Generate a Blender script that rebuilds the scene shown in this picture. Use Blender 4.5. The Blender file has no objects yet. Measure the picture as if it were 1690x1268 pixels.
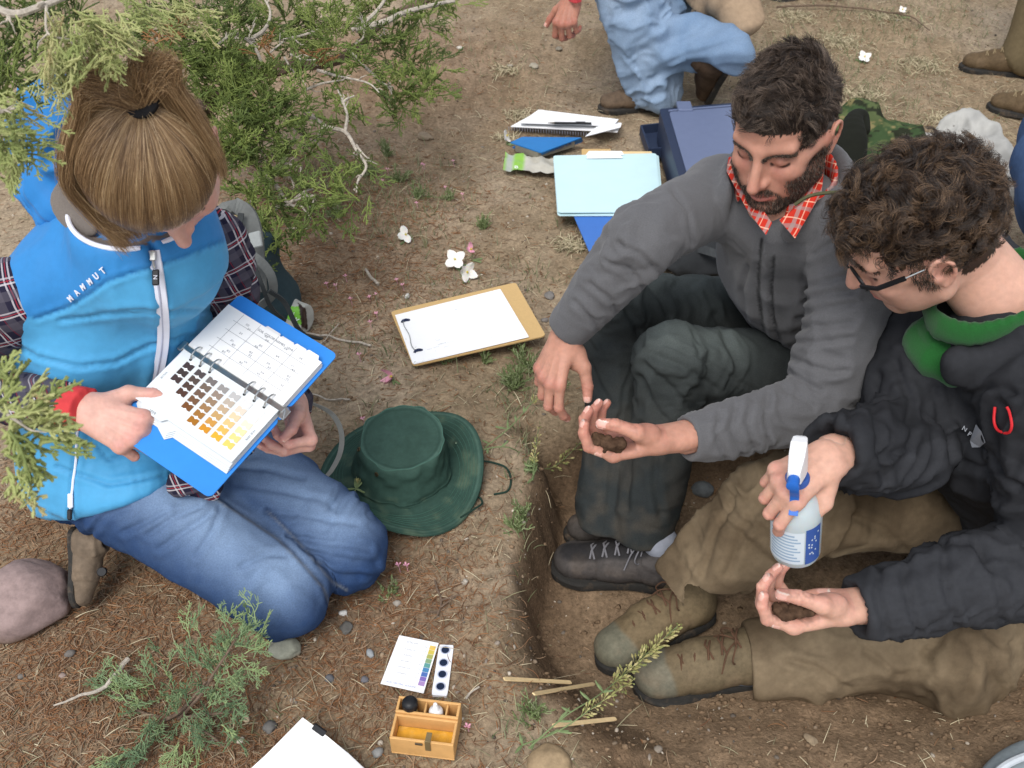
import bpy, math, random
import numpy as np
from mathutils import Vector, Matrix, Euler
random.seed(7); np.random.seed(7)
RS = np.random.RandomState
C = bpy.context.scene.collection
SC = bpy.context.scene

# ------------------------------------------------------------------ camera, sky, sun, exposure
F_PX, CAM_H, PITCH = 1650.0, 1.48, math.radians(41.0)
cam_d = bpy.data.cameras.new('camera'); cam = bpy.data.objects.new('camera', cam_d); C.objects.link(cam)
cam.location = (0, 0, CAM_H); cam.rotation_euler = (math.pi/2 - PITCH, 0, 0)
cam_d.sensor_fit = 'HORIZONTAL'; cam_d.sensor_width = 36.0; cam_d.lens = 36.0*F_PX/1690.0
cam_d.clip_start = 0.02; cam_d.clip_end = 600.0
cam_d.dof.use_dof = True; cam_d.dof.focus_distance = 1.75; cam_d.dof.aperture_fstop = 9.0
SC.camera = cam
world = bpy.data.worlds.new('World'); SC.world = world; world.use_nodes = True
wn = world.node_tree.nodes; wl = world.node_tree.links
SUN_EL, SUN_ROT = math.radians(58), math.radians(200)
sky = wn.new('ShaderNodeTexSky'); sky.sky_type = 'NISHITA'; sky.sun_disc = False
sky.sun_elevation = SUN_EL; sky.sun_rotation = SUN_ROT; sky.altitude = 1500; sky.dust_density = 4.0; sky.air_density = 1.0; sky.ozone_density = 1.0
hsv = wn.new('ShaderNodeHueSaturation'); hsv.inputs['Saturation'].default_value = 0.30   # overcast: the blue is veiled
wl.new(sky.outputs[0], hsv.inputs['Color'])
wl.new(hsv.outputs[0], wn['Background'].inputs[0]); wn['Background'].inputs[1].default_value = 0.15
sun_d = bpy.data.lights.new('sun', 'SUN'); sun_d.energy = 1.45; sun_d.angle = math.radians(28); sun_d.color = (1.0, 0.965, 0.92)
sun = bpy.data.objects.new('sun', sun_d); C.objects.link(sun)
sd = Vector((math.sin(SUN_ROT)*math.cos(SUN_EL), math.cos(SUN_ROT)*math.cos(SUN_EL), math.sin(SUN_EL)))
sun.rotation_euler = sd.to_track_quat('Z', 'Y').to_euler()
SC.view_settings.view_transform = 'Standard'; SC.view_settings.look = 'None'
SC.view_settings.gamma = 1.0; SC.view_settings.exposure = 0.70; SC.view_settings.use_curve_mapping = False
SC.render.engine = 'CYCLES'
SC.cycles.max_bounces = 6; SC.cycles.diffuse_bounces = 3; SC.cycles.glossy_bounces = 3; SC.cycles.transmission_bounces = 4
SC.cycles.transparent_max_bounces = 8

# ------------------------------------------------------------------ pixel <-> world (photo pixels, 1690 x 1268; every point gets its real depth)
CP, SP = math.cos(PITCH), math.sin(PITCH)
def D(px, py, d):                     # point seen at that pixel, d metres along the viewing axis
    u = (px-845.0)/F_PX; v = (634.0-py)/F_PX
    return np.array([u*d, d*(CP+v*SP), CAM_H - d*(SP-v*CP)])
def P(px, py, z=0.0):                 # point seen at that pixel, at height z
    v = (634.0-py)/F_PX
    return D(px, py, (CAM_H-z)/(SP-v*CP))
def proj(V):
    V = np.asarray(V, float).reshape(-1, 3)
    d = V[:,1]*CP + (CAM_H-V[:,2])*SP
    up = V[:,1]*SP - (CAM_H-V[:,2])*CP
    return 845+F_PX*V[:,0]/d, 634-F_PX*up/d, d

def srgb(h):
    h = h.lstrip('#'); c = [int(h[i:i+2], 16)/255 for i in (0, 2, 4)]
    return tuple(((x/12.92) if x <= .04045 else ((x+.055)/1.055)**2.4) for x in c)

# ------------------------------------------------------------------ noise
_T = RS(3).rand(65536).astype(np.float32)*2-1
def vnoise(p, seed=0):
    p = np.asarray(p, np.float64)
    i = np.floor(p).astype(np.int64); f = p-i; f = f*f*f*(f*(f*6-15)+10)
    def H(dx, dy, dz):
        return _T[(((i[:,0]+dx)*73856093) ^ ((i[:,1]+dy)*19349663) ^ ((i[:,2]+dz)*83492791) ^ (seed*2654435)) & 65535]
    x, y, z = f[:,0], f[:,1], f[:,2]
    a = H(0,0,0)*(1-x)+H(1,0,0)*x; b = H(0,1,0)*(1-x)+H(1,1,0)*x
    c = H(0,0,1)*(1-x)+H(1,0,1)*x; d = H(0,1,1)*(1-x)+H(1,1,1)*x
    return (a*(1-y)+b*y)*(1-z)+(c*(1-y)+d*y)*z
def fbm(p, oct=4, seed=0, gain=.5):
    p = np.asarray(p, float); s = 0; a = 1; t = 0
    for k in range(oct):
        s = s+a*vnoise(p*(2.03**k), seed+k*17); t += a; a *= gain
    return s/t
def sstep(a, b, x):
    t = np.clip((np.asarray(x, float)-a)/(b-a), 0, 1); return t*t*(3-2*t)
def catmull(pts, n=6):
    pts = [np.asarray(p, float) for p in pts]
    if len(pts) < 3:
        return np.array([pts[0]+(pts[-1]-pts[0])*t for t in np.linspace(0, 1, n+1)])
    q = [2*pts[0]-pts[1]]+pts+[2*pts[-1]-pts[-2]]; out = []
    for i in range(1, len(q)-2):
        for k in range(n):
            t = k/n
            out.append(.5*((2*q[i])+(-q[i-1]+q[i+1])*t+(2*q[i-1]-5*q[i]+4*q[i+1]-q[i+2])*t*t+(-q[i-1]+3*q[i]-3*q[i+1]+q[i+2])*t**3))
    out.append(pts[-1]); return np.array(out)
def seg_dist(P_, poly):               # distance and running parameter to a polyline (any dimension)
    P_ = np.asarray(P_, float); poly = np.asarray(poly, float)
    best = np.full(len(P_), 1e9); tt = np.zeros(len(P_)); n = len(poly)-1
    for i in range(n):
        a, b = poly[i], poly[i+1]; ab = b-a
        h = np.clip(((P_-a)@ab)/max(ab@ab, 1e-12), 0, 1)
        d = np.linalg.norm(P_-a-h[:,None]*ab, axis=1); m = d < best
        best[m] = d[m]; tt[m] = (i+h[m])/n
    return best, tt
def inpoly(x, y, poly):
    r = np.zeros(len(x), bool); n = len(poly)
    for i in range(n):
        x1, y1 = poly[i]; x2, y2 = poly[(i+1) % n]
        c = ((y1 > y) != (y2 > y)) & (x < (x2-x1)*(y-y1)/((y2-y1) if y2 != y1 else 1e-9)+x1)
        r ^= c
    return r

# ------------------------------------------------------------------ objects
def thing(name, label, cat, loc=(0,0,0), group=None, kind=None):
    o = bpy.data.objects.new(name, None); C.objects.link(o); o.location = loc; o.empty_display_size = .05
    o['label'] = label; o['category'] = cat
    if group: o['group'] = group
    if kind: o['kind'] = kind
    return o
def tag(o, label=None, cat=None, group=None, kind=None):
    if label: o['label'] = label
    if cat: o['category'] = cat
    if group: o['group'] = group
    if kind: o['kind'] = kind
    return o
def link(name, data, parent=None, m=None):
    o = bpy.data.objects.new(name, data); C.objects.link(o)
    if m is not None:
        for x in (m if isinstance(m, (list, tuple)) else [m]): data.materials.append(x)
    if parent is not None:
        o.parent = parent
        o.matrix_parent_inverse = world_of(parent).inverted()
    return o
def world_of(o):
    m = o.matrix_parent_inverse @ o.matrix_basis if o.parent else o.matrix_basis
    return (world_of(o.parent) @ m) if o.parent else m
def meshdata(name, V, Fc, smooth=True, col=None):
    me = bpy.data.meshes.new(name)
    V = np.asarray(V, np.float32); 
    if isinstance(Fc, np.ndarray) and Fc.ndim == 2:
        k = Fc.shape[1]; me.vertices.add(len(V)); me.vertices.foreach_set('co', V.ravel())
        me.loops.add(Fc.size); me.loops.foreach_set('vertex_index', Fc.astype(np.int32).ravel())
        me.polygons.add(len(Fc)); me.polygons.foreach_set('loop_start', np.arange(0, Fc.size, k, dtype=np.int32))
        me.update(calc_edges=True)
    else:
        me.from_pydata([tuple(map(float, v)) for v in V], [], [tuple(map(int, f)) for f in Fc]); me.update()
    if smooth: me.polygons.foreach_set('use_smooth', np.ones(len(me.polygons), bool))
    if col is not None:
        a = me.color_attributes.new('col', 'FLOAT_COLOR', 'POINT')
        c4 = np.ones((len(V), 4), np.float32); c4[:,:3] = col; a.data.foreach_set('color', c4.ravel())
    return me

class MB:                              # collects simple solids into one mesh
    def __init__(s): s.v = []; s.f = []; s.c = []
    def add(s, V, Fc, col=None):
        n = len(s.v); s.v += [tuple(map(float, v)) for v in V]; s.f += [tuple(i+n for i in f) for f in Fc]
        s.c += [col if col is not None else (1,1,1)]*len(V)
        return s
    def box(s, c, x, y, z, bev=0.0, col=None):      # centre, half-axis vectors
        c, x, y, z = [np.asarray(a, float) for a in (c, x, y, z)]
        if bev <= 0:
            V = [c+i*x+j*y+k*z for k in (-1,1) for j in (-1,1) for i in (-1,1)]
            return s.add(V, [(0,2,3,1),(4,5,7,6),(0,1,5,4),(2,6,7,3),(0,4,6,2),(1,3,7,5)], col)
        ux, uy, uz = [a/np.linalg.norm(a) for a in (x, y, z)]
        V = []; bx = x-ux*bev; by = y-uy*bev; bz = z-uz*bev
        idx = {}
        for i in (-1,1):
            for j in (-1,1):
                for k in (-1,1):
                    b = c+i*bx+j*by+k*bz
                    for a, e in (('x', i*ux*bev), ('y', j*uy*bev), ('z', k*uz*bev)):
                        idx[(i,j,k,a)] = len(V); V.append(b+e)
        Fc = []
        for i in (-1,1):
            q = [(i,-1,-1),(i,1,-1),(i,1,1),(i,-1,1)]; Fc.append([idx[t+('x',)] for t in (q if i > 0 else q[::-1])])
            q = [(-1,i,-1),(-1,i,1),(1,i,1),(1,i,-1)]; Fc.append([idx[t+('y',)] for t in (q if i > 0 else q[::-1])])
            q = [(-1,-1,i),(1,-1,i),(1,1,i),(-1,1,i)]; Fc.append([idx[t+('z',)] for t in (q if i > 0 else q[::-1])])
            for j in (-1,1):
                Fc.append([idx[(i,j,-1,'x')],idx[(i,j,1,'x')],idx[(i,j,1,'y')],idx[(i,j,-1,'y')]])
                Fc.append([idx[(i,-1,j,'x')],idx[(i,1,j,'x')],idx[(i,1,j,'z')],idx[(i,-1,j,'z')]])
                Fc.append([idx[(-1,i,j,'y')],idx[(1,i,j,'y')],idx[(1,i,j,'z')],idx[(-1,i,j,'z')]])
                for k in (-1,1): Fc.append([idx[(i,j,k,a)] for a in 'xyz'])
        return s.add(V, Fc, col)
    def tube(s, pts, r, n=8, col=None, cap=True, flat=None):
        pts = [np.asarray(p, float) for p in pts]; m = len(pts)
        rr = [r]*m if np.isscalar(r) else list(r)
        t0 = pts[1]-pts[0]; t0 = t0/(np.linalg.norm(t0)+1e-12)
        ref = np.array([0,0,1.]) if abs(t0[2]) < .9 else np.array([1.,0,0])
        u = np.cross(t0, ref); u /= np.linalg.norm(u); V = []; 
        for i in range(m):
            t = pts[min(i+1, m-1)]-pts[max(i-1, 0)]; t = t/(np.linalg.norm(t)+1e-12)
            u = u-t*(u@t); u /= (np.linalg.norm(u)+1e-12); w = np.cross(t, u)
            for k in range(n):
                a = 2*math.pi*k/n; V.append(pts[i]+rr[i]*(u*math.cos(a)+w*math.sin(a)))
        Fc = [(i*n+k, i*n+(k+1)%n, (i+1)*n+(k+1)%n, (i+1)*n+k) for i in range(m-1) for k in range(n)]
        if cap: Fc += [tuple(range(n))[::-1], tuple((m-1)*n+k for k in range(n))]
        return s.add(V, Fc, col)
    def ribbon(s, pts, side, w, th, col=None):      # flat strap: pts, side vectors, half width, half thickness
        pts = [np.asarray(p, float) for p in pts]; m = len(pts); V = []
        for i in range(m):
            t = pts[min(i+1, m-1)]-pts[max(i-1, 0)]; t /= np.linalg.norm(t)+1e-12
            sd_ = np.asarray(side[i] if isinstance(side, list) else side, float); sd_ = sd_-t*(sd_@t); sd_ /= np.linalg.norm(sd_)+1e-12
            nn = np.cross(t, sd_); ww = w[i] if hasattr(w, '__len__') else w
            for a, b in ((-1,-1),(1,-1),(1,1),(-1,1)): V.append(pts[i]+sd_*ww*a+nn*th*b)
        Fc = [(i*4+k, i*4+(k+1)%4, (i+1)*4+(k+1)%4, (i+1)*4+k) for i in range(m-1) for k in range(4)]
        Fc += [(3,2,1,0), tuple((m-1)*4+k for k in range(4))]
        return s.add(V, Fc, col)
    def lathe(s, c, axis, prof, n=24, col=None, ref=None):       # prof: (radius, height along axis)
        c = np.asarray(c, float); ax = np.asarray(axis, float); ax /= np.linalg.norm(ax)
        r0 = np.array([1.,0,0]) if abs(ax[0]) < .9 else np.array([0,1.,0])
        u = np.cross(ax, r0); u /= np.linalg.norm(u); w = np.cross(ax, u); V = []
        for r, h in prof:
            for k in range(n):
                a = 2*math.pi*k/n; V.append(c+ax*h+r*(u*math.cos(a)+w*math.sin(a)))
        m = len(prof)
        Fc = [(i*n+k, i*n+(k+1)%n, (i+1)*n+(k+1)%n, (i+1)*n+k) for i in range(m-1) for k in range(n)]
        if prof[0][0] > 1e-6: Fc.append(tuple(range(n))[::-1])
        if prof[-1][0] > 1e-6: Fc.append(tuple((m-1)*n+k for k in range(n)))
        return s.add(V, Fc, col)
    def prism(s, outline, up, col=None):            # closed 3D outline extruded by a vector
        o = [np.asarray(p, float) for p in outline]; up = np.asarray(up, float); n = len(o)
        V = o+[p+up for p in o]
        Fc = [tuple(range(n))[::-1], tuple(range(n, 2*n))]+[(k, (k+1)%n, (k+1)%n+n, k+n) for k in range(n)]
        return s.add(V, Fc, col)
    def build(s, name, m, parent=None, smooth=False):
        me = meshdata(name, s.v, s.f, smooth, np.array(s.c) if s.c else None)
        import bmesh
        bm = bmesh.new(); bm.from_mesh(me); bmesh.ops.recalc_face_normals(bm, faces=bm.faces); bm.to_mesh(me); bm.free()
        if smooth:
            try: me.set_sharp_from_angle(angle=math.radians(40))
            except Exception: pass
        return link(name, me, parent, m)

# ------------------------------------------------------------------ signed-distance bodies, meshed with surface nets
def _rot(fwd, up):                                  # columns: right, forward, up
    f = np.asarray(fwd, float); f /= np.linalg.norm(f); u = np.asarray(up, float); u = u-f*(u@f); u /= np.linalg.norm(u)
    r = np.cross(f, u); return np.stack([r, f, u], 1)
class SDF:
    def __init__(s): s.L = []
    def _add(s, fn, lo, hi, op, k): s.L.append((fn, np.asarray(lo), np.asarray(hi), op, k)); return s
    def seg(s, a, b, ra, rb=None, k=.01, op='+', flat=None):
        a = np.asarray(a, float); b = np.asarray(b, float); rb = ra if rb is None else rb
        ab = b-a; L2 = max(ab@ab, 1e-12); R = max(ra, rb)
        fa = None; fs = 1
        if flat is not None: fa = np.asarray(flat[0], float); fa = fa/np.linalg.norm(fa); fs = flat[1]
        def fn(X, Y, Z):
            x, y, z = X-a[0], Y-a[1], Z-a[2]
            h = np.clip((x*ab[0]+y*ab[1]+z*ab[2])/L2, 0, 1)
            x = x-h*ab[0]; y = y-h*ab[1]; z = z-h*ab[2]
            if fa is not None:
                q = (x*fa[0]+y*fa[1]+z*fa[2])*(1/fs-1); x = x+q*fa[0]; y = y+q*fa[1]; z = z+q*fa[2]
            return np.sqrt(x*x+y*y+z*z)-(ra+(rb-ra)*h)
        m = R*max(1, fs)
        return s._add(fn, np.minimum(a, b)-m, np.maximum(a, b)+m, op, k)
    def chain(s, pts, rad, k=.01, op='+', n=4, flat=None, kin=None):
        rad = [rad]*len(pts) if np.isscalar(rad) else rad
        q = catmull([np.append(p, r) for p, r in zip(pts, rad)], n) if len(pts) > 2 else np.array([np.append(p, r) for p, r in zip(pts, rad)])
        A, B = q[:-1], q[1:]; R = q[:,3].max()
        fa = None; fs = 1
        if flat is not None: fa = np.asarray(flat[0], float); fa = fa/np.linalg.norm(fa); fs = flat[1]
        def fn(X, Y, Z):
            out = None
            for a4, b4 in zip(A, B):
                a = a4[:3]; ab = b4[:3]-a; L2 = max(ab@ab, 1e-12)
                x, y, z = X-a[0], Y-a[1], Z-a[2]
                h = np.clip((x*ab[0]+y*ab[1]+z*ab[2])/L2, 0, 1)
                x = x-h*ab[0]; y = y-h*ab[1]; z = z-h*ab[2]
                if fa is not None:
                    qq = (x*fa[0]+y*fa[1]+z*fa[2])*(1/fs-1); x = x+qq*fa[0]; y = y+qq*fa[1]; z = z+qq*fa[2]
                d = np.sqrt(x*x+y*y+z*z)-(a4[3]+(b4[3]-a4[3])*h)
                out = d if out is None else np.minimum(out, d)
            return out
        m = R*max(1, fs)
        return s._add(fn, q[:,:3].min(0)-m, q[:,:3].max(0)+m, op, k)
    def ell(s, c, r, R=None, k=.01, op='+'):
        c = np.asarray(c, float); r = np.asarray(r, float); R = np.eye(3) if R is None else np.asarray(R)
        def fn(X, Y, Z):
            x, y, z = X-c[0], Y-c[1], Z-c[2]
            a = (x*R[0,0]+y*R[1,0]+z*R[2,0])/r[0]; b = (x*R[0,1]+y*R[1,1]+z*R[2,1])/r[1]; e = (x*R[0,2]+y*R[1,2]+z*R[2,2])/r[2]
            k0 = np.sqrt(a*a+b*b+e*e); k1 = np.sqrt((a/r[0])**2+(b/r[1])**2+(e/r[2])**2)
            return k0*(k0-1)/np.maximum(k1, 1e-6)
        m = r.max() if not np.allclose(R, np.eye(3)) else r
        return s._add(fn, c-m, c+m, op, k)
    def box(s, c, r, R=None, rnd=.004, k=.01, op='+'):
        c = np.asarray(c, float); r = np.asarray(r, float); R = np.eye(3) if R is None else np.asarray(R)
        def fn(X, Y, Z):
            x, y, z = X-c[0], Y-c[1], Z-c[2]
            q = [np.abs(x*R[0,i]+y*R[1,i]+z*R[2,i])-r[i]+rnd for i in range(3)]
            o = np.sqrt(sum(np.maximum(t, 0)**2 for t in q)); return o+np.minimum(np.maximum(q[0], np.maximum(q[1], q[2])), 0)-rnd
        m = np.linalg.norm(r)
        return s._add(fn, c-m, c+m, op, k)
    def half(s, c, n, k=.004, lo=None, hi=None):   # cut away the side n points to
        c = np.asarray(c, float); n = np.asarray(n, float); n = n/np.linalg.norm(n)
        return s._add(lambda X, Y, Z: -((X-c[0])*n[0]+(Y-c[1])*n[1]+(Z-c[2])*n[2]), lo if lo is not None else [-9]*3, hi if hi is not None else [9]*3, '-', k)
    def fn(s, f, lo, hi, op='+', k=.01): return s._add(f, lo, hi, op, k)
    def mesh(s, h):
        lo = np.min([l[1] for l in s.L if l[3] == '+'], 0)-3*h; hi = np.max([l[2] for l in s.L if l[3] == '+'], 0)+3*h
        n = np.ceil((hi-lo)/h).astype(int)+1
        ax = [(lo[i]+h*np.arange(n[i])).astype(np.float32) for i in range(3)]
        F = np.full(n, .5, np.float32)
        for fn, l, u, op, k in s.L:
            pad = max(k, 3*h)+h
            i0 = np.clip(np.floor((l-pad-lo)/h).astype(int), 0, n); i1 = np.clip(np.ceil((u+pad-lo)/h).astype(int)+1, 0, n)
            if np.any(i1 <= i0): continue
            sl = tuple(slice(a, b) for a, b in zip(i0, i1))
            X = ax[0][sl[0]][:,None,None]; Y = ax[1][sl[1]][None,:,None]; Z = ax[2][sl[2]][None,None,:]
            d = fn(X, Y, Z).astype(np.float32); f = F[sl]
            if op == '-': d = -d; f, sg = -f, -1; d = -d
            else: sg = 1
            if op == '-':       # smax(F,-d) = -smin(-F,d)
                pass
            hh = np.clip(.5+.5*(d-f)/k, 0, 1); r = d*(1-hh)+f*hh-k*hh*(1-hh)
            F[sl] = sg*r
        return surfnet(F, lo, h)
    def build(s, name, m, parent=None, h=.004, disp=None, col=None, smooth=1, xf=None, off=None):
        V, Q = s.mesh(h)
        V = lap(V, Q, smooth) if smooth else V
        if xf is not None: V = V@np.asarray(xf[0]).T+np.asarray(xf[1])
        if disp is not None:
            N = normals(V, Q); dd = disp(V, N)
            V = V+(N*dd[:,None] if dd.ndim == 1 else dd)
        cc = None
        if col is not None: cc = col(V, normals(V, Q))
        me = meshdata(name, V, Q, True, cc)
        return link(name, me, parent, m)
def surfnet(F, lo, h):
    S = F < 0; nx, ny, nz = F.shape
    cnt = np.zeros((nx-1, ny-1, nz-1), np.int8)
    cor = [(i, j, k) for i in (0,1) for j in (0,1) for k in (0,1)]
    for i, j, k in cor: cnt += S[i:nx-1+i, j:ny-1+j, k:nz-1+k]
    act = np.argwhere((cnt > 0) & (cnt < 8)); del cnt
    idx = np.full((nx-1, ny-1, nz-1), -1, np.int32); idx[act[:,0], act[:,1], act[:,2]] = np.arange(len(act))
    vals = np.stack([F[act[:,0]+i, act[:,1]+j, act[:,2]+k] for i, j, k in cor], 1)
    acc = np.zeros((len(act), 3)); num = np.zeros(len(act)); ca = np.array(cor, float)
    for a in range(8):
        for b in range(a+1, 8):
            if np.abs(ca[a]-ca[b]).sum() != 1: continue
            m = (vals[:,a] < 0) != (vals[:,b] < 0); va, vb = vals[m,a], vals[m,b]
            t = (va/(va-vb))[:,None]; acc[m] += ca[a]+(ca[b]-ca[a])*t; num[m] += 1
    V = lo+h*(act+acc/num[:,None]); Q = []
    for axis in range(3):
        sh = [slice(1, -1)]*3; a = list(sh); b = list(sh); a[axis] = slice(0, -1); b[axis] = slice(1, None)
        sa, sb = S[tuple(a)], S[tuple(b)]; e = np.argwhere(sa != sb); inside = sa[e[:,0], e[:,1], e[:,2]]
        g = e.copy(); o = [0, 1, 2]; o.remove(axis)
        for q in o: g[:,q] += 1
        u, w = o
        def cell(du, dw):
            c = g.copy(); c[:,u] -= du; c[:,w] -= dw; return idx[c[:,0], c[:,1], c[:,2]]
        q = np.stack([cell(1,1), cell(0,1), cell(0,0), cell(1,0)], 1)
        fl = inside if axis != 1 else ~inside
        q[~fl] = q[~fl][:, ::-1]; Q.append(q)
    Q = np.concatenate(Q); Q = Q[(Q >= 0).all(1)]
    return V, Q
def lap(V, Q, it=1, w=.5):
    n = len(V)
    for _ in range(it):
        c = V[Q].mean(1); acc = np.zeros((n, 3)); num = np.bincount(Q.ravel(), minlength=n)
        for k in range(3): acc[:,k] = np.bincount(Q.ravel(), np.repeat(c[:,k], 4), n)
        V = V*(1-w)+w*acc/np.maximum(num, 1)[:,None]
    return V
def normals(V, Q):
    n = len(V); a = V[Q[:,2]]-V[Q[:,0]]; b = V[Q[:,3]]-V[Q[:,1]]; f = np.cross(a, b); N = np.zeros((n, 3))
    for k in range(3): N[:,k] = np.bincount(Q.ravel(), np.repeat(f[:,k], 4), n)
    return N/(np.linalg.norm(N, axis=1)[:,None]+1e-12)

# folds: ridges that run round a limb or along a direction
def limb_folds(V, pts, freq, amp, seed=0, warp=.6, around=1.3, tw=None):
    d, t = seg_dist(V, pts); pl = np.asarray(pts, float); L = np.linalg.norm(np.diff(pl, axis=0), axis=1).sum()
    i = np.clip((t*(len(pl)-1)).astype(int), 0, len(pl)-2); fr = t*(len(pl)-1)-i
    c = pl[i]+(pl[i+1]-pl[i])*fr[:,None]; q = (V-c)/(d[:,None]+1e-9)
    ph = vnoise(np.c_[q*1.7, t*3], seed) if False else vnoise(q*1.6+t[:,None]*4+seed, seed)
    s = np.c_[t*L*freq+ph*warp, q[:,0]*around+q[:,2]*.5, q[:,1]*around]
    n = vnoise(s, seed+5); r = 1-np.abs(n)*2.2
    w = 1 if tw is None else tw(t)
    s2 = np.c_[t*L*freq*2.3+ph*warp*1.6+7, q[:,0]*around*1.5+q[:,2], q[:,1]*around*1.5]; r2 = 1-np.abs(vnoise(s2, seed+9))*2.4
    return amp*w*(np.clip(r, -1, 1)*.85+np.clip(r2, -1, 1)*.30)
def dir_folds(V, dirv, freq, amp, seed=0, stretch=.25, warp=.5):
    dv = np.asarray(dirv, float); dv /= np.linalg.norm(dv)
    t = V@dv; q = V-t[:,None]*dv; w = vnoise(V*6, seed)*warp
    n = vnoise(q*freq+(t*freq*stretch)[:,None]*dv+w[:,None], seed+3)
    return amp*(1-np.abs(n)*2.2)
def groove(V, pxpoly, w, depth, bulge=0.0, N=None):     # seam given in photo pixels, pressed into the side of the surface it lies on
    x, y, d = proj(V); dist, t = seg_dist(np.c_[x, y], pxpoly)
    g = -depth*np.exp(-(dist/w)**2)
    if bulge: g = g+bulge*np.exp(-((dist-2.2*w)/(1.6*w))**2)
    if N is not None:
        vd = V-np.array([0,0,CAM_H]); vd /= np.linalg.norm(vd, axis=1)[:,None]; g = g*sstep(0.05, .3, -(vd*N).sum(1))
    return g
def facing(V, N):
    vd = V-np.array([0,0,CAM_H]); vd /= np.linalg.norm(vd, axis=1)[:,None]; return -(vd*N).sum(1)

# ------------------------------------------------------------------ materials
def mat(name, base=(.5,.5,.5), rough=.7, attr=False, var=.15, vscale=20, bump=.2, bscale=200, bdist=.001, spec=.3, weave=None,
        dirt=None, sheen=0, sss=0, metal=0, detail=6, base2=None, trans=0, alpha=1, voro=None, coords='Object'):
    m = bpy.data.materials.new(name); m.use_nodes = True; nt = m.node_tree; N = nt.nodes; L = nt.links
    b = N['Principled BSDF']; b.inputs['Roughness'].default_value = rough; b.inputs['Specular IOR Level'].default_value = spec
    b.inputs['Metallic'].default_value = metal
    if sheen: b.inputs['Sheen Weight'].default_value = sheen; b.inputs['Sheen Roughness'].default_value = .6
    if sss:
        b.inputs['Subsurface Weight'].default_value = sss; b.inputs['Subsurface Radius'].default_value = (.9,.35,.2); b.inputs['Subsurface Scale'].default_value = .006
    if trans: b.inputs['Transmission Weight'].default_value = trans
    if alpha < 1: b.inputs['Alpha'].default_value = alpha
    tc = N.new('ShaderNodeTexCoord'); co = tc.outputs[coords]
    if attr:
        a = N.new('ShaderNodeAttribute'); a.attribute_name = 'col'; c = a.outputs['Color']
        if base2 is None and base != (.5,.5,.5):
            mm = N.new('ShaderNodeMix'); mm.data_type = 'RGBA'; mm.blend_type = 'MULTIPLY'; mm.inputs[0].default_value = 1
            L.new(c, mm.inputs[6]); mm.inputs[7].default_value = (*base, 1); c = mm.outputs[2]
    else:
        r = N.new('ShaderNodeRGB'); r.outputs[0].default_value = (*base, 1); c = r.outputs[0]
    if base2 is not None:
        n2 = N.new('ShaderNodeTexNoise'); n2.inputs['Scale'].default_value = vscale; n2.inputs['Detail'].default_value = detail; L.new(co, n2.inputs['Vector'])
        rp = N.new('ShaderNodeValToRGB'); rp.color_ramp.elements[0].position = .42; rp.color_ramp.elements[1].position = .6; L.new(n2.outputs['Fac'], rp.inputs[0])
        mm = N.new('ShaderNodeMix'); mm.data_type = 'RGBA'; L.new(rp.outputs[0], mm.inputs[0]); L.new(c, mm.inputs[6]); mm.inputs[7].default_value = (*base2, 1); c = mm.outputs[2]
    if var:
        n = N.new('ShaderNodeTexNoise'); n.inputs['Scale'].default_value = vscale*1.7; n.inputs['Detail'].default_value = detail; n.inputs['Roughness'].default_value = .65; L.new(co, n.inputs['Vector'])
        mr = N.new('ShaderNodeMapRange'); mr.inputs[1].default_value = .3; mr.inputs[2].default_value = .7; mr.inputs[3].default_value = 1-var; mr.inputs[4].default_value = 1+var
        L.new(n.outputs['Fac'], mr.inputs[0])
        mm = N.new('ShaderNodeVectorMath'); mm.operation = 'SCALE'; L.new(c, mm.inputs[0]); L.new(mr.outputs[0], mm.inputs['Scale']); c = mm.outputs[0]
    if dirt:
        n = N.new('ShaderNodeTexNoise'); n.inputs['Scale'].default_value = dirt[1]; n.inputs['Detail'].default_value = 8; n.inputs['Roughness'].default_value = .7; L.new(co, n.inputs['Vector'])
        rp = N.new('ShaderNodeValToRGB'); rp.color_ramp.elements[0].position = dirt[2]; rp.color_ramp.elements[1].position = dirt[2]+.15; L.new(n.outputs['Fac'], rp.inputs[0])
        mu = N.new('ShaderNodeMath'); mu.operation = 'MULTIPLY'; mu.inputs[1].default_value = dirt[3]; L.new(rp.outputs[0], mu.inputs[0])
        mm = N.new('ShaderNodeMix'); mm.data_type = 'RGBA'; L.new(mu.outputs[0], mm.inputs[0]); L.new(c, mm.inputs[6]); mm.inputs[7].default_value = (*dirt[0], 1); c = mm.outputs[2]
    L.new(c, b.inputs['Base Color'])
    hgt = None
    if bump:
        n = N.new('ShaderNodeTexNoise'); n.inputs['Scale'].default_value = bscale; n.inputs['Detail'].default_value = 5; n.inputs['Roughness'].default_value = .6; L.new(co, n.inputs['Vector']); hgt = n.outputs['Fac']
        if weave:
            w = N.new('ShaderNodeTexWave'); w.inputs['Scale'].default_value = weave; w.inputs['Distortion'].default_value = 1.5; w.inputs['Detail'].default_value = 1; w.bands_direction = 'DIAGONAL'; L.new(co, w.inputs['Vector'])
            ad = N.new('ShaderNodeMath'); L.new(hgt, ad.inputs[0]); L.new(w.outputs['Fac'], ad.inputs[1]); hgt = ad.outputs[0]
        bp = N.new('ShaderNodeBump'); bp.inputs['Strength'].default_value = bump; bp.inputs['Distance'].default_value = bdist
        L.new(hgt, bp.inputs['Height']); L.new(bp.outputs[0], b.inputs['Normal'])
    return m
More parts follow.
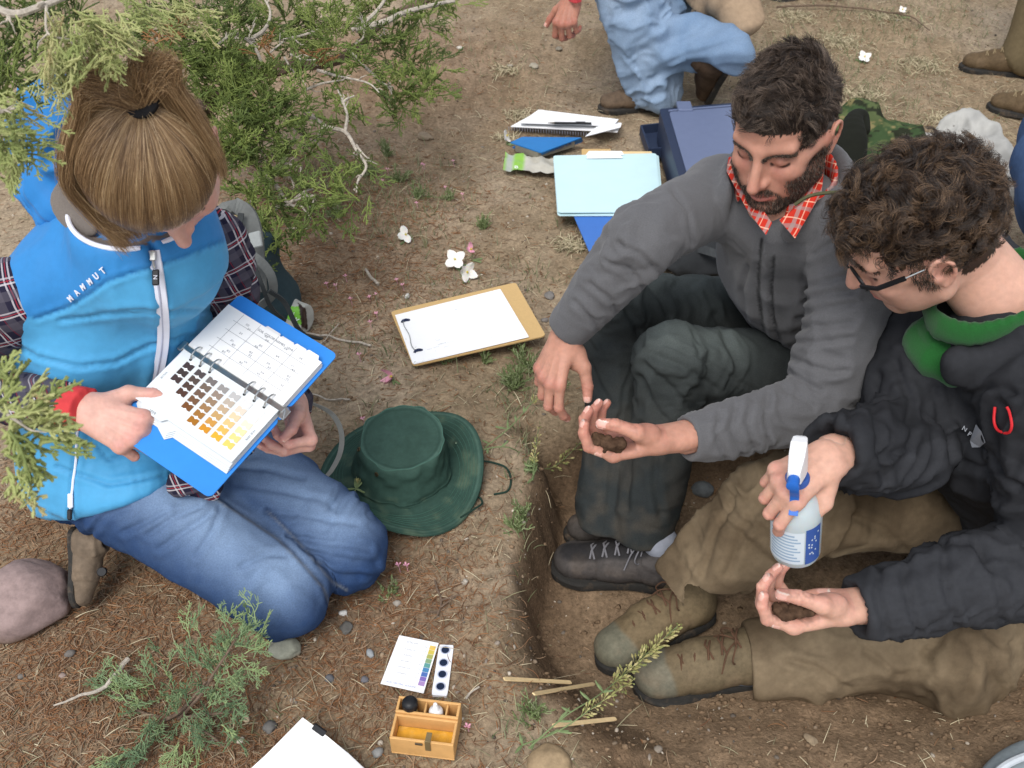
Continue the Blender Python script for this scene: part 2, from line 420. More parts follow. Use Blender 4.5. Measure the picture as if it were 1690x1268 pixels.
def hairmat(name, cols, rough=.5, spec=.3, trans=0):           # colour differs strand by strand
    m = bpy.data.materials.new(name); m.use_nodes = True; nt = m.node_tree; N = nt.nodes; L = nt.links
    b = N['Principled BSDF']; b.inputs['Roughness'].default_value = rough; b.inputs['Specular IOR Level'].default_value = spec
    hi = N.new('ShaderNodeAttribute'); hi.attribute_name = 'rnd'
    rp = N.new('ShaderNodeValToRGB'); cr = rp.color_ramp
    while len(cr.elements) < len(cols): cr.elements.new(.5)
    for i, c in enumerate(cols): cr.elements[i].position = i/(len(cols)-1); cr.elements[i].color = (*c, 1)
    L.new(hi.outputs['Fac'], rp.inputs[0]); L.new(rp.outputs[0], b.inputs['Base Color'])
    return m
def strands(name, S, rad, m, parent=None, rnd=None):     # S: list of (n,3) arrays; rad: list of arrays or scalars (metres)
    cu = bpy.data.hair_curves.new(name); sizes = [len(s) for s in S]
    cu.add_curves(sizes); pos = np.concatenate(S).astype(np.float32)
    cu.attributes['position'].data.foreach_set('vector', pos.ravel()) if 'position' in cu.attributes else cu.points.foreach_set('position', pos.ravel())
    r = np.concatenate([np.full(n, x) if np.isscalar(x) else np.asarray(x) for n, x in zip(sizes, rad)]).astype(np.float32)
    ra = cu.attributes.get('radius') or cu.attributes.new('radius', 'FLOAT', 'POINT'); ra.data.foreach_set('value', r)
    q = cu.attributes.new('rnd', 'FLOAT', 'CURVE'); q.data.foreach_set('value', (RS(len(S)).rand(len(S)) if rnd is None else np.asarray(rnd)).astype(np.float32))
    return link(name, cu, parent, m)

# ================================================================== THE GROUND, with the shallow soil pit dug into it
RIM = np.array([P(x, y)[:2] for x, y in [(1100,1500),(985,1290),(915,1185),(866,1115),(842,1010),(836,930),(848,850),(864,780),(868,722),(886,694),(985,682),(1100,655),(1330,625),(1500,640),(1850,700)]]
               + [(3.2,1.7),(3.2,.2),(1.2,.1),(.5,.3)])
def _polysd(x, y):
    q = np.c_[x, y]; d, _ = seg_dist(q, np.r_[RIM, RIM[:1]]); ins = inpoly(x, y, RIM); return np.where(ins, d, -d)
def ground_z(x, y, fine=True):
    x = np.atleast_1d(np.asarray(x, float)); y = np.atleast_1d(np.asarray(y, float)); p = np.c_[x, y, 0*x]
    z = np.zeros(len(x)); m = (x > -.6) & (x < 3.4) & (y > 0) & (y < 2.6)
    near = np.exp(-((y-2)/4.0)**2)
    z += .030*vnoise(p*1.3, 1)*near+.012*vnoise(p*4.1, 2)
    z += .10*np.exp(-(((x+.42)/.38)**2+((y-3.35)/.30)**2))+.06*np.exp(-(((x-.1)/.5)**2+((y-3.7)/.35)**2))   # spoil heap at the back
    z -= .05*np.exp(-(((x+.45)/.25)**2+((y-2.95)/.14)**2))
    if fine:
        z += .007*fbm(p*12, 4, 3)+.006*np.abs(fbm(p*40, 3, 4))*(.4+.6*(vnoise(p*3, 14)*.5+.5))
    if m.any():
        sd = np.full(len(x), -1.0); jig = .046*fbm(p[m]*5, 5, 9)
        sd[m] = _polysd(x[m], y[m])+jig
        wd_ = .070+.11*sstep(1.20, .92, y); prof = sstep(-.010, 1, (sd)/wd_*.99)
        depth = .205-.09*sstep(.72, 1.15, x)-.13*sstep(1.12, .78, y)
        clod = .014*fbm(p*11, 3, 12)+.012*np.abs(fbm(p*34, 3, 13)) if fine else 0
        wall = prof*(1-prof)*4
        z = z*(1-.8*prof)-prof*depth+prof*clod+wall*(.022*fbm(np.c_[x*26, y*26, z*0], 4, 21) if fine else 0)
        z += .012*np.exp(-((sd+.02)/.018)**2)*(sd > -.4)*(vnoise(p*5, 8)*.5+.5)      # a low crumbly lip
    return z
def gp(px, py, lift=0.0):              # the ground point seen at a pixel
    z = 0.0
    for _ in range(12):
        q = P(px, py, z); z = .5*z+.5*float(ground_z(q[0], q[1], False)[0])
    q = P(px, py, z); return np.array([q[0], q[1], float(ground_z(q[0], q[1])[0])+lift])
def _axis(lo, hi, h, far0, far1, g=1.16):
    a = list(np.arange(lo, hi+h/2, h)); s = h
    b = [lo]; 
    while b[-1] > far0: s *= g; b.append(b[-1]-s)
    s = h; c = [a[-1]]
    while c[-1] < far1: s *= g; c.append(c[-1]+s)
    return np.array(b[1:][::-1]+a+c[1:])
gx = _axis(-1.75, 2.05, .0114, -220, 220); gy = _axis(.62, 2.75, .0114, -60, 320, 1.035)
GX, GY = np.meshgrid(gx, gy); X_, Y_ = GX.ravel(), GY.ravel()
Z_ = ground_z(X_, Y_); far = np.hypot(X_, Y_-2); Z_ = Z_*np.clip(1-(far-8)/20, 0, 1)
pts3 = np.c_[X_, Y_, 0*X_]
sd_ = np.full(len(X_), -1.0); mm_ = (X_ > -.6) & (X_ < 3.4) & (Y_ > 0) & (Y_ < 2.6); sd_[mm_] = _polysd(X_[mm_], Y_[mm_])
def lerp3(a, b, t): return np.asarray(a)*(1-t[:,None])+np.asarray(b)*t[:,None]
LITTER_PX = [(560,430,170,120),(170,1090,260,170),(620,1010,160,170),(520,360,200,90),(100,860,160,90),(400,1230,120,60),(330,960,180,60)]
def litter_w(x, y):
    z0 = np.zeros(len(x)); px, py, _ = proj(np.c_[x, y, z0]); w = z0.copy()
    for cx, cy, rx, ry in LITTER_PX: w = np.maximum(w, np.exp(-(((px-cx)/rx)**2+((py-cy)/ry)**2)*.9))
    return w
DRY, PALE, RED, PIT, WET = [np.array(srgb(c)) for c in ('#8a7962', '#a0907b', '#7b634d', '#806b55', '#5b4837')]
n1 = fbm(pts3*1.6, 4, 31)*.5+.5; n2 = fbm(pts3*7, 4, 32)*.5+.5; n3 = fbm(pts3*26, 3, 33)*.5+.5
colg = lerp3(DRY, PALE, sstep(.35, .75, n1*.5+n2*.5)); colg = lerp3(colg[0:1]*0+colg, RED[None]*np.ones_like(colg), litter_w(X_, Y_)*.65) if False else colg*(1-.6*litter_w(X_, Y_)[:,None])+RED*(.6*litter_w(X_, Y_)[:,None])
pw = sstep(-.01, .05, sd_)*(.75+.25*n2); colg = colg*(1-pw[:,None])+PIT*pw[:,None]
wet = sstep(.0, .04, sd_)*sstep(.17, .06, sd_)*sstep(.2, .5, n2+.15)*.62; colg = colg*(1-wet[:,None])+WET*wet[:,None]
mound = np.exp(-(((X_+.42)/.5)**2+((Y_-3.3)/.38)**2))*.75; colg = colg*(1-mound[:,None])+np.array(srgb('#7d6550'))*mound[:,None]
n4 = fbm(pts3*90, 2, 35); colg *= (.74+.52*n3+.22*n4)[:,None]
nx_, ny_ = len(gx), len(gy); I = np.arange(nx_*ny_).reshape(ny_, nx_)
Qg = np.stack([I[:-1,:-1].ravel(), I[:-1,1:].ravel(), I[1:,1:].ravel(), I[1:,:-1].ravel()], 1)
M_soil = mat('soil', attr=True, rough=.95, var=.38, vscale=70, bump=.9, bscale=170, bdist=.004, spec=.1, detail=12, dirt=(srgb('#54432f'), 40, .56, .5))
ground = tag(link('ground', meshdata('ground', np.c_[X_, Y_, Z_], Qg, True, colg), None, M_soil), kind='structure')

# ------------------------------------------------------------------ pebbles, litter, grass: what nobody could count
def visible_mask(x, y, lo=-60, hi=1750, t=-60, b=1330):
    px, py, d = proj(np.c_[x, y, ground_z(x, y, False)]); return (px > lo) & (px < hi) & (py > t) & (py < b)
ICO_V = []; 
import bmesh as _bm
def ico(sub=1):
    bm = _bm.new(); _bm.ops.create_icosphere(bm, subdivisions=sub, radius=1); V = np.array([v.co[:] for v in bm.verts]); Fc = np.array([[v.index for v in f.verts] for f in bm.faces]); bm.free(); return V, Fc
IV, IF = ico(1); IV2, IF2 = ico(2); IV3, IF3 = ico(3); IV4, IF4 = ico(4)
def scatter(n, seed, wfn=None, y0=.72, y1=4.6):
    r = RS(seed); out = []
    while len(out) < n:
        y = y0+(y1-y0)*r.rand(n*4)**1.4; x = (r.rand(n*4)-.5)*(1.15*y+.9)
        k = visible_mask(x, y); x, y = x[k], y[k]
        if wfn is not None: k = r.rand(len(x)) < wfn(x, y); x, y = x[k], y[k]
        out += list(zip(x, y))
    return np.array(out[:n])
def in_pit(x, y):
    return (_polysd(np.asarray(x), np.asarray(y)) > 0).astype(float)
def pebbles(n, seed, smin, smax, name):
    xy = scatter(n, seed, lambda x, y: .35+.65*(vnoise(np.c_[x, y, x*0]*3, 5) > 0)-.15*in_pit(x, y)); r = RS(seed+1)
    s = smin+(smax-smin)*r.rand(n)**3; z = ground_z(xy[:,0], xy[:,1]); V = []; Fc = []; cl = []
    pal = np.array([srgb(c) for c in ('#8f8478','#a89d8e','#6f665c','#5b534b','#c2b8a8','#80705e','#6b5a48','#94826c')])
    for i in range(n):
        R = Euler((r.rand()*6, r.rand()*6, r.rand()*6)).to_matrix(); sc = s[i]*np.array([1, .6+.4*r.rand(), .4+.35*r.rand()])
        v = (IV*(1+.25*(r.rand(len(IV), 1)-.5)))*sc; v = v@np.array(R).T; v[:,2] *= .7
        V.append(v+[xy[i,0], xy[i,1], z[i]+s[i]*.12]); Fc.append(IF+i*len(IV)); cl.append(np.tile(pal[r.randint(len(pal))]*(.75+.4*r.rand()), (len(IV), 1)))
    o = link(name, meshdata(name, np.concatenate(V), np.concatenate(Fc), False, np.concatenate(cl)), None, M_peb)
    return tag(o, 'small grey and tan pebbles and soil crumbs strewn over the bare ground', 'gravel', kind='stuff')
M_peb = mat('pebble', attr=True, rough=.9, var=.2, vscale=150, bump=.3, bscale=600, spec=.2)
pebbles(5800, 41, .0010, .0070, 'gravel')

def crumbs(n, seed):                                   # soil crumbs inside the pit and on the spoil
    r = RS(seed); xy = scatter(n, seed, lambda x, y: np.clip(.22+in_pit(x, y)+np.exp(-(((x+.42)/.5)**2+((y-3.3)/.38)**2)), 0, 1)); z = ground_z(xy[:,0], xy[:,1]); V = []; Fc = []; cl = []
    for i in range(n):
        s = .0012+.0055*r.rand()**5; v = IV*(1+.9*(r.rand(len(IV), 1)-.5))*s*np.array([1, .8, .6])
        V.append(v+[xy[i,0], xy[i,1], z[i]+s*.2]); Fc.append(IF+i*len(IV)); cl.append(np.tile(PIT*(.85+.3*r.rand()), (len(IV), 1)))
    o = link('soil_crumbs', meshdata('soil_crumbs', np.concatenate(V), np.concatenate(Fc), False, np.concatenate(cl)), None, M_soil)
    return tag(o, 'loose brown soil crumbs on the pit floor and the spoil heap', 'soil', kind='stuff')
crumbs(10000, 44)

M_litter = hairmat('dry_litter', [srgb(c) for c in ('#5a4232','#7f5a40','#956a48','#85654c','#a88c70','#8d7b68','#6e4e3a')], .8, .1)
def litter(n, seed):
    def w(x, y): return np.clip(litter_w(x, y)*1.1+.07, 0, 1)*(1-.93*in_pit(x, y))
    xy = scatter(n, seed, w); r = RS(seed); z = ground_z(xy[:,0], xy[:,1]); S = []; R_ = []
    for i in range(n):
        L = .008+.030*r.rand()**2; a = r.rand()*6.283; bend = (r.rand()-.5)*2.2; p = [np.array([xy[i,0], xy[i,1], z[i]+.001+.003*r.rand()])]
        tilt = (r.rand()-.4)*.5
        for k in range(3):
            a += bend*.4; p.append(p[-1]+L/3*np.array([math.cos(a), math.sin(a), tilt*(.6-k*.5)]))
        S.append(np.array(p)); R_.append(np.array([.7, 1, .9, .4])*(.00045+.0005*r.rand()**2))
    return tag(strands('needle_litter', S, R_, M_litter), 'rust brown dry juniper litter covering the soil', 'litter', kind='stuff')
litter(34000, 51)
# soft fading bits: pale straw bits everywhere
M_straw = hairmat('straw', [srgb(c) for c in ('#b0a284','#cfc3a4','#9d9078','#7c7a5c','#c4b79a')], .8, .1)
def straw(n, seed):
    xy = scatter(n, seed, lambda x, y: .12+.9*np.exp(-(((x-1.1)/.9)**2+((y-3.3)/.8)**2))-.1*in_pit(x, y)); r = RS(seed); z = ground_z(xy[:,0], xy[:,1]); S = []; R_ = []
    for i in range(n):
        L = .012+.05*r.rand()**3; a = r.rand()*6.283; t = r.rand()*.5; p0 = np.array([xy[i,0], xy[i,1], z[i]+.002]); dr = np.array([math.cos(a), math.sin(a), t])
        S.append(np.array([p0, p0+dr*L*.5, p0+np.array([dr[0], dr[1], t*.4])*L])); R_.append(np.array([1, .9, .4])*(.0004+.0005*r.rand()))
    return tag(strands('dry_straw', S, R_, M_straw), 'pale bits of dry grass scattered over the ground', 'straw', kind='stuff')
straw(9000, 52)
M_grass = hairmat('grass_green', [srgb(c) for c in ('#5a6644','#737a58','#8d9270','#6a7050','#9c9a78','#808468')], .7, .2)
GRASS_PX = [(590,290,90,40,260),(700,330,70,60,200),(870,640,50,40,160),(720,480,90,60,160),(860,740,30,60,60),(600,560,90,40,90),(866,880,14,60,36),(560,330,60,40,200),(1250,90,120,50,300),(1420,150,150,90,700),(1480,40,160,40,500),(660,360,90,60,200),
            (690,590,70,30,60),(500,300,80,50,200),(840,130,80,50,120),(880,450,50,30,70),(930,330,60,40,40),(640,700,80,40,60),(1300,330,60,60,40),(430,1190,60,50,30),(300,1150,120,70,30),(860,1190,40,30,40)]
def grass_blades():
    r = RS(61); S = []; R_ = []
    for cx, cy, rx, ry, n in GRASS_PX:
        for i in range(n):
            g = gp2(cx+rx*r.randn()*.6, cy+ry*r.randn()*.6)
            L = .010+.032*r.rand()**1.8; a = r.rand()*6.283; ln = .15+.5*r.rand(); d = np.array([math.cos(a)*ln, math.sin(a)*ln, 1.]); d /= np.linalg.norm(d)
            b = np.array([math.cos(a), math.sin(a), 0])
            S.append(np.array([g, g+d*L*.4, g+d*L*.75+b*L*.08, g+d*L+b*L*.22])); R_.append(np.array([1, .9, .6, .15])*(.0006+.0006*r.rand()))
    return tag(strands('grass', S, R_, M_grass), 'sparse short green grass and herb shoots on the soil', 'grass', kind='stuff')
def gp2(px, py):
    q = P(px, py, 0); return np.array([q[0], q[1], float(ground_z(q[0], q[1], False)[0])])
grass_blades()

# ================================================================== HANDS AND HEADS (sculpted as distance fields in their own frames)
def xform_mat(fwd, up, s=1, mirror=1):
    f = np.asarray(fwd, float); f = f/np.linalg.norm(f); u = np.asarray(up, float); u = u-f*(u@f); u /= np.linalg.norm(u)
    r = np.cross(f, u)*mirror; return np.stack([r, f, u], 1)*s
SKIN_W, SKIN_M, SKIN_R = [np.array(srgb(c)) for c in ('#cda091', '#bb8a76', '#c89c88')]
def neck_at(nb, hp, hf, hu, s=1, up=.02):      # where the neck ends, in the head's own frame
    return tuple(np.linalg.inv(xform_mat(hf, hu, s))@(np.asarray(nb)+np.array([0,0,up])-np.asarray(hp)))
def hand_mesh(pos, fwd, back, side=1, s=1.0, curl=None, thumb=None, spread=(7, 1, -5, -12), arm=.10, arm_r=(.034,.030), h=.0018, skin=SKIN_M, arm_dir=(0,-1,0), dirt=0, seed=1, elbow=None):
    """left hand: x thumb side, y fingers, z back of the hand; side=-1 mirrors it"""
    curl = curl or [(25,35,20)]*4
    mcp = [(.0285,.088,.0030),(.0085,.0925,.0050),(-.0115,.087,.0030),(-.0290,.077,-.0015)]
    ln = [(.043,.026,.021),(.047,.029,.022),(.043,.028,.022),(.034,.021,.020)]
    rr = [.0092,.0095,.0090,.0080]
    if elbow is not None:
        Mi = np.linalg.inv(xform_mat(fwd, back, s, side)); arm_dir = Mi@(np.asarray(elbow)-np.asarray(pos)); arm_dir /= np.linalg.norm(arm_dir)
    S = SDF(); tips = []; joints = []
    for i in range(4):
        m = np.array(mcp[i]); w = np.array([m[0]*.42, .008, -.001])
        S.chain([w, (w+m)/2+[0,0,.002], m], [.0145, .0125, .0105 if i < 3 else .0098], k=.013, flat=((0,0,1), .92))
        a = 0; p = m.copy(); sp = math.radians(spread[i]); P_ = [p]; 
        for j in range(3):
            a += math.radians(curl[i][j]); d = np.array([math.sin(sp)*math.cos(a)**1, math.cos(sp)*math.cos(a), -math.sin(a)]); p = p+d*ln[i][j]; P_.append(p)
            if j == 2: tips.append((p-d*.006, d, np.array([math.sin(sp)*math.sin(a), math.cos(sp)*math.sin(a), math.cos(a)]), rr[i]))
        joints += [(P_[1], rr[i]), (P_[2], rr[i])]
        P_[3] = P_[3]-(P_[3]-P_[2])/np.linalg.norm(P_[3]-P_[2])*rr[i]*.6
        S.chain([P_[0], (P_[0]+P_[1])/2, P_[1]], [rr[i]*1.12, rr[i]*.98, rr[i]], k=.0075, n=1)
        S.seg(P_[1], P_[2], rr[i]*.99, rr[i]*.90, k=.0022)
        S.seg(P_[2], P_[3], rr[i]*.90, rr[i]*.76, k=.0022)
        S.ell(P_[0]+[0,-.002,.0035], (.008,.010,.006), k=.006)
    tb = thumb or [((.72,.66,-.22), .045), ((.50,.84,-.22), .034), ((.35,.90,-.25), .027)]
    p = np.array([.016,.016,-.006]); T = [p]
    for d, l in tb: d = np.array(d, float); d /= np.linalg.norm(d); p = p+d*l; T.append(p)
    S.seg(T[0], T[1], .0165, .0125, k=.014); S.seg(T[1], T[2], .0118, .0102, k=.006); 
    dl = (T[3]-T[2])/np.linalg.norm(T[3]-T[2]); S.seg(T[2], T[3]-dl*.006, .0104, .0085, k=.003)
    joints.append((T[2], .0105))
    tn = np.array([.35,-.2,.9]); tn = tn-dl*(tn@dl); tn /= np.linalg.norm(tn); tips.append((T[3]-dl*.007, dl, tn, .0092))
    S.ell((T[0]+T[1])/2+[-.006,.004,-.008], (.015,.024,.012), k=.012)        # ball of the thumb
    S.ell((-.022,.036,-.009), (.011,.030,.010), k=.012)
    ad = np.array(arm_dir, float); ad /= np.linalg.norm(ad)
    S.seg((0,.006,0), np.array([0,0,0])+ad*.03, .0265, .0262, k=.014, flat=((0,0,1), .70))
    S.seg(ad*.025, ad*arm, .0262, arm_r[0], k=.02, flat=((0,0,1), .82))
    V, Q = S.mesh(h/s); V = lap(V, Q, 1)
    N = normals(V, Q)
    c = np.tile(skin, (len(V), 1)); nz = fbm(V*55, 3, seed)[:,None]
    nz2 = fbm(V*180, 3, seed+4)[:,None]; c = c*(1+.13*nz+.10*nz2); red = np.zeros(len(V))
    for q, r in joints:
        dd = np.linalg.norm(V-q, axis=1); red += np.exp(-(dd/(r*1.25))**2)*(N[:,2] > -.2)
    for i in range(4): red += .7*np.exp(-(np.linalg.norm(V-np.array(mcp[i])-[0,0,.009], axis=1)/.011)**2)
    for q, d, n, r in tips: red += .8*np.exp(-(np.linalg.norm(V-q, axis=1)/.012)**2)
    red += .5*np.clip(-N[:,2], 0, 1)*(V[:,1] > .0)
    c = c*(1-np.clip(red, 0, 1)[:,None]*np.array([.07,.26,.22]))
    disp = np.zeros(len(V)); 
    for q, r in joints:                                             # knuckle creases
        dd = V-q; d1 = np.abs(dd[:,1]*.6+dd[:,2]*.0)
        disp += .00060*np.sin(dd[:,1]/.0010)*np.exp(-(np.linalg.norm(dd, axis=1)/(r*1.1))**2)
    for i in range(4):                                              # tendons
        m = np.array(mcp[i]); w = np.array([m[0]*.3, .01, .012]); dd, tt = seg_dist(V, [w, m+[0,0,.011]]); disp += .0013*np.exp(-(dd/.0032)**2)*(N[:,2] > 0)
    for q, d, n, r in tips:                                         # nails
        L_ = V-q; a = L_@d; b = L_@np.cross(d, n); on = ((a > -.0045) & (a < .0068) & (np.abs(b) < r*.66) & ((N@n) > .35))
        c[on] = np.array(srgb('#d9a99b')); disp[on] += .00035
        rim = on & (a > .0050); c[rim] = np.array(srgb('#e3cfc2'))
    if dirt:
        dm = .6*sstep(.15, .5, fbm(V*70, 4, seed+9)+dirt*.4)*(V[:,1] > .05)*np.clip(.25-N[:,2], 0, 1); c = c*(1-.7*dm[:,None])+np.array(srgb('#4a382b'))*.7*dm[:,None]
    V = V+N*disp[:,None]
    M3 = xform_mat(fwd, back, s, side); Vw = V@M3.T+np.asarray(pos)
    if side < 0: Q = Q[:, ::-1]
    L2W = lambda p: np.asarray(p, float)@M3.T+np.asarray(pos)
    return Vw, Q, c, L2W

def head_sdf(neck=(0,-.045,-.175), neck_r=.056, fem=0, brow=0.0, jawf=1.0):
    S = SDF(); sx = (-1, 1)
    S.ell((0,-.012,.036), (.0755,.096,.088), k=.02)
    S.ell((0,-.035,.020), (.074,.074,.080), k=.02)
    S.ell((0,.030,-.028), (.060,.060,.080), k=.025)
    S.ell((0,.042,.048), (.057,.044,.050), k=.025)                      # forehead
    jw = .056*jawf
    for q in sx:
        S.seg((q*jw,.004,-.058), (q*.018,.066,-.098), .017, .017, k=.024)
        S.seg((q*jw,.004,-.058), (q*.066,-.005,-.005), .016, .014, k=.024)
        S.ell((q*.043,.062,-.026), (.021,.020,.019), k=.022)            # cheek
        S.seg((q*.058,.045,-.010), (q*.070,.005,-.004), .010, .009, k=.014)
        if not fem: S.seg((q*.010,.086,.020), (q*.050,.071,.024), .0080, .0070, k=.016)   # brow ridge
        else: S.seg((q*.012,.083,.022), (q*.048,.070,.024), .007, .006, k=.014)
    S.ell((0,.074,-.098), (.020,.017,.016), k=.016)                     # chin
    for q in sx: S.ell((q*.032,.096,.001), (.0200,.0185,.0130), k=.014, op='-')
    for q in sx:
        S.ell((q*.0315,.0715,.001), (.0150,.0135,.0135), k=.0025)       # lids over the eyeball
        S.seg((q*.018,.079,.000), (q*.046,.071,.001), .0022, .0022, k=.006)
    S.chain([(0,.083,.020),(0,.094,.003),(0,.107,-.021),(0,.1135,-.037)], [.0078,.0078,.0092,.0112], k=.011, n=3)
    S.seg((0,.084,-.010), (0,.094,-.042), .011, .0115, k=.012)
    for q in sx:
        S.seg((q*.0115,.098,-.038), (q*.013,.092,-.036), .0078, .007, k=.006)
        S.ell((q*.0068,.106,-.0475), (.0030,.0050,.0032), k=.002, op='-')
    for q in sx: S.ell((q*.038,.040,-.058), (.024,.034,.030), k=.024)
    S.ell((0,.078,-.062), (.030,.016,.024), k=.016)                     # muzzle
    S.chain([(-.024,.080,-.0675),(-.010,.0925,-.0625),(0,.0935,-.0638),(.010,.0925,-.0625),(.024,.080,-.0675)], [.003,.0056,.0050,.0056,.003], k=.004, n=3)
    S.chain([(-.021,.0805,-.0705),(-.008,.0915,-.0745),(.008,.0915,-.0745),(.021,.0805,-.0705)], [.003,.0068,.0068,.003], k=.004, n=3)
    S.chain([(-.025,.084,-.0690),(-.009,.0985,-.0685),(0,.0995,-.0692),(.009,.0985,-.0685),(.025,.084,-.0690)], .0016, k=.0025, op='-', n=3)
    S.ell((0,.094,-.0865), (.018,.006,.005), k=.008, op='-')
    for q in sx:                                                        # ears
        R = _rot((q*.25,1,.15), (q*.10,-.15,1)); c = np.array([q*.080,-.010,-.004])
        S.ell(c, (.0085,.0185,.031), R, k=.006)
        S.chain([c+[q*.006,.010,-.004], c+[q*.010,.012,.016], c+[q*.012,-.002,.029], c+[q*.013,-.017,.018], c+[q*.010,-.016,-.004], c+[q*.004,-.006,-.022], c+[q*.002,.003,-.029]], [.003,.0034,.0036,.0036,.0034,.0045,.0048], k=.003, n=3)
        S.ell(c+[q*.010,.000,.003], (.0065,.0085,.015), R, k=.003, op='-')
        S.ell(c+[q*.008,.007,-.003], (.005,.004,.006), R, k=.002, op='-')
    S.chain([(0,-.030,-.030), (0,-.038,-.09), neck], [.058, neck_r, neck_r*1.1], k=.02, flat=((1,0,0), .96), n=2)
    return S
def head_color(V, N, skin, fem=0, beard=0, seed=1):
    c = np.tile(skin, (len(V), 1))*(1+.10*fbm(V*40, 3, seed)[:,None]+.06*fbm(V*150, 3, seed+2)[:,None]); x, y, z = V.T; ax = np.abs(x)
    def G(cx, cy, cz, r): return np.exp(-(((ax-cx)**2+(y-cy)**2+(z-cz)**2)/r**2))
    red = .9*G(0,.112,-.036,.016)+.55*G(.042,.075,-.030,.024)+.8*G(.084,-.012,.0,.032)+.35*G(.032,.09,-.012,.014)
    c = c*(1-np.clip(red, 0, 1)[:,None]*np.array([.04,.19,.16]))
    d, _ = seg_dist(np.c_[ax, y, z], [(0,.096,-.0640),(.010,.094,-.0635),(.022,.083,-.0675)]); d2, _ = seg_dist(np.c_[ax, y, z], [(0,.095,-.0745),(.010,.094,-.0742),(.020,.083,-.0710)])
    lip = np.maximum(sstep(.0078, .0050, d), sstep(.0085, .0055, d2)); c = c*(1-lip[:,None]*.75)+np.array(srgb('#a5605a'))*lip[:,None]*.75
    d, _ = seg_dist(np.c_[ax, y, z], [(0,.098,-.0692),(.010,.095,-.0687),(.024,.084,-.0690)]); s = sstep(.0022, .0008, d); c = c*(1-s[:,None]*.7)+np.array(srgb('#4c2a28'))*s[:,None]*.7
    d, _ = seg_dist(np.c_[ax, y, z], [(.0175,.081,-.0045),(.025,.0855,-.0085),(.034,.0850,-.0092),(.0465,.074,-.0045)]); s = sstep(.0042, .0020, d)      # lash line of the lowered lid
    c = c*(1-s[:,None]*.9)+np.array(srgb('#1d1312'))*s[:,None]*.9
    d, _ = seg_dist(np.c_[ax, y, z], [(.0165,.083,.004),(.026,.087,.0095),(.036,.086,.0098),(.048,.074,.005)]); s = sstep(.0030, .0010, d); c = c*(1-s[:,None]*.45)+np.array(srgb('#4a2f28'))*s[:,None]*.45
    s = G(.032,.086,.009,.013)*.6+G(.03,.088,-.013,.011)*.45; c = c*(1-np.clip(s, 0, 1)[:,None]*np.array([.38,.50,.46]))  # eye sockets darkened: shade under the brow painted into the skin colour
    if beard:
        b = beard_mask(V)*(.80+.2*fbm(V*90, 2, 4)); c = c*(1-.80*b[:,None])+np.array(srgb('#372923'))*.80*b[:,None]
    return c
def beard_mask(V):
    x, y, z = V.T; ax = np.abs(x)
    chin = sstep(-.070, -.082, z+.10*np.clip(ax-.03, 0, 1)*-1)*sstep(-.02, .02, y)
    side = sstep(-.022, -.036, z-.75*(ax-.060)*0-(.062-ax)*-1.35*0-np.clip(.052-y, 0, .06)*.55)*sstep(.040, .052, ax)*sstep(-.002, .010, y)
    mo, _ = seg_dist(np.c_[ax, y, z], [(0,.097,-.0555),(.014,.094,-.0560),(.028,.082,-.066),(.031,.078,-.080)]); mo = sstep(.0085, .0045, mo)
    low = sstep(-.135, -.112, z)
    lipd, _ = seg_dist(np.c_[ax, y, z], [(0,.095,-.0695),(.022,.083,-.0695)]); b = np.maximum(np.maximum(chin, side), mo)*sstep(.008, .011, lipd)
    return np.clip(b, 0, 1)*low
def place_head(S, pos, fwd, up, s, skin, h=.0026, wx=1.0, **kw):
    V, Q = S.mesh(h/s); V = lap(V, Q, 1); N = normals(V, Q); c = head_color(V, N, skin, **kw)
    M3 = xform_mat(fwd, up, s); M3[:,0] *= wx; W = lambda p: np.asarray(p, float)@M3.T+np.asarray(pos)
    return V, N, Q, c, M3, W
M_skin = mat('skin', attr=True, rough=.52, var=.07, vscale=60, bump=.22, bscale=420, bdist=.0006, spec=.35, sss=.25)
M_skin_f = mat('skin_fine', attr=True, rough=.5, var=.06, vscale=60, bump=.15, bscale=500, bdist=.0004, spec=.35, sss=.25)
def body_object(parts, parent, m=None):
    V = np.concatenate([p[0] for p in parts]); n = 0; Q = []
    for p in parts: Q.append(p[1]+n); n += len(p[0])
    return link('body', meshdata('body', V, np.concatenate(Q), True, np.concatenate([p[2] for p in parts])), parent, m or M_skin)
def sdf_part(S, h, skin):
    V, Q = S.mesh(h); V = lap(V, Q, 1); return V, Q, np.tile(skin, (len(V), 1))
def surf_project(S_, pts, it=6):       # push points onto the zero level of a field built from analytic pieces
    return pts

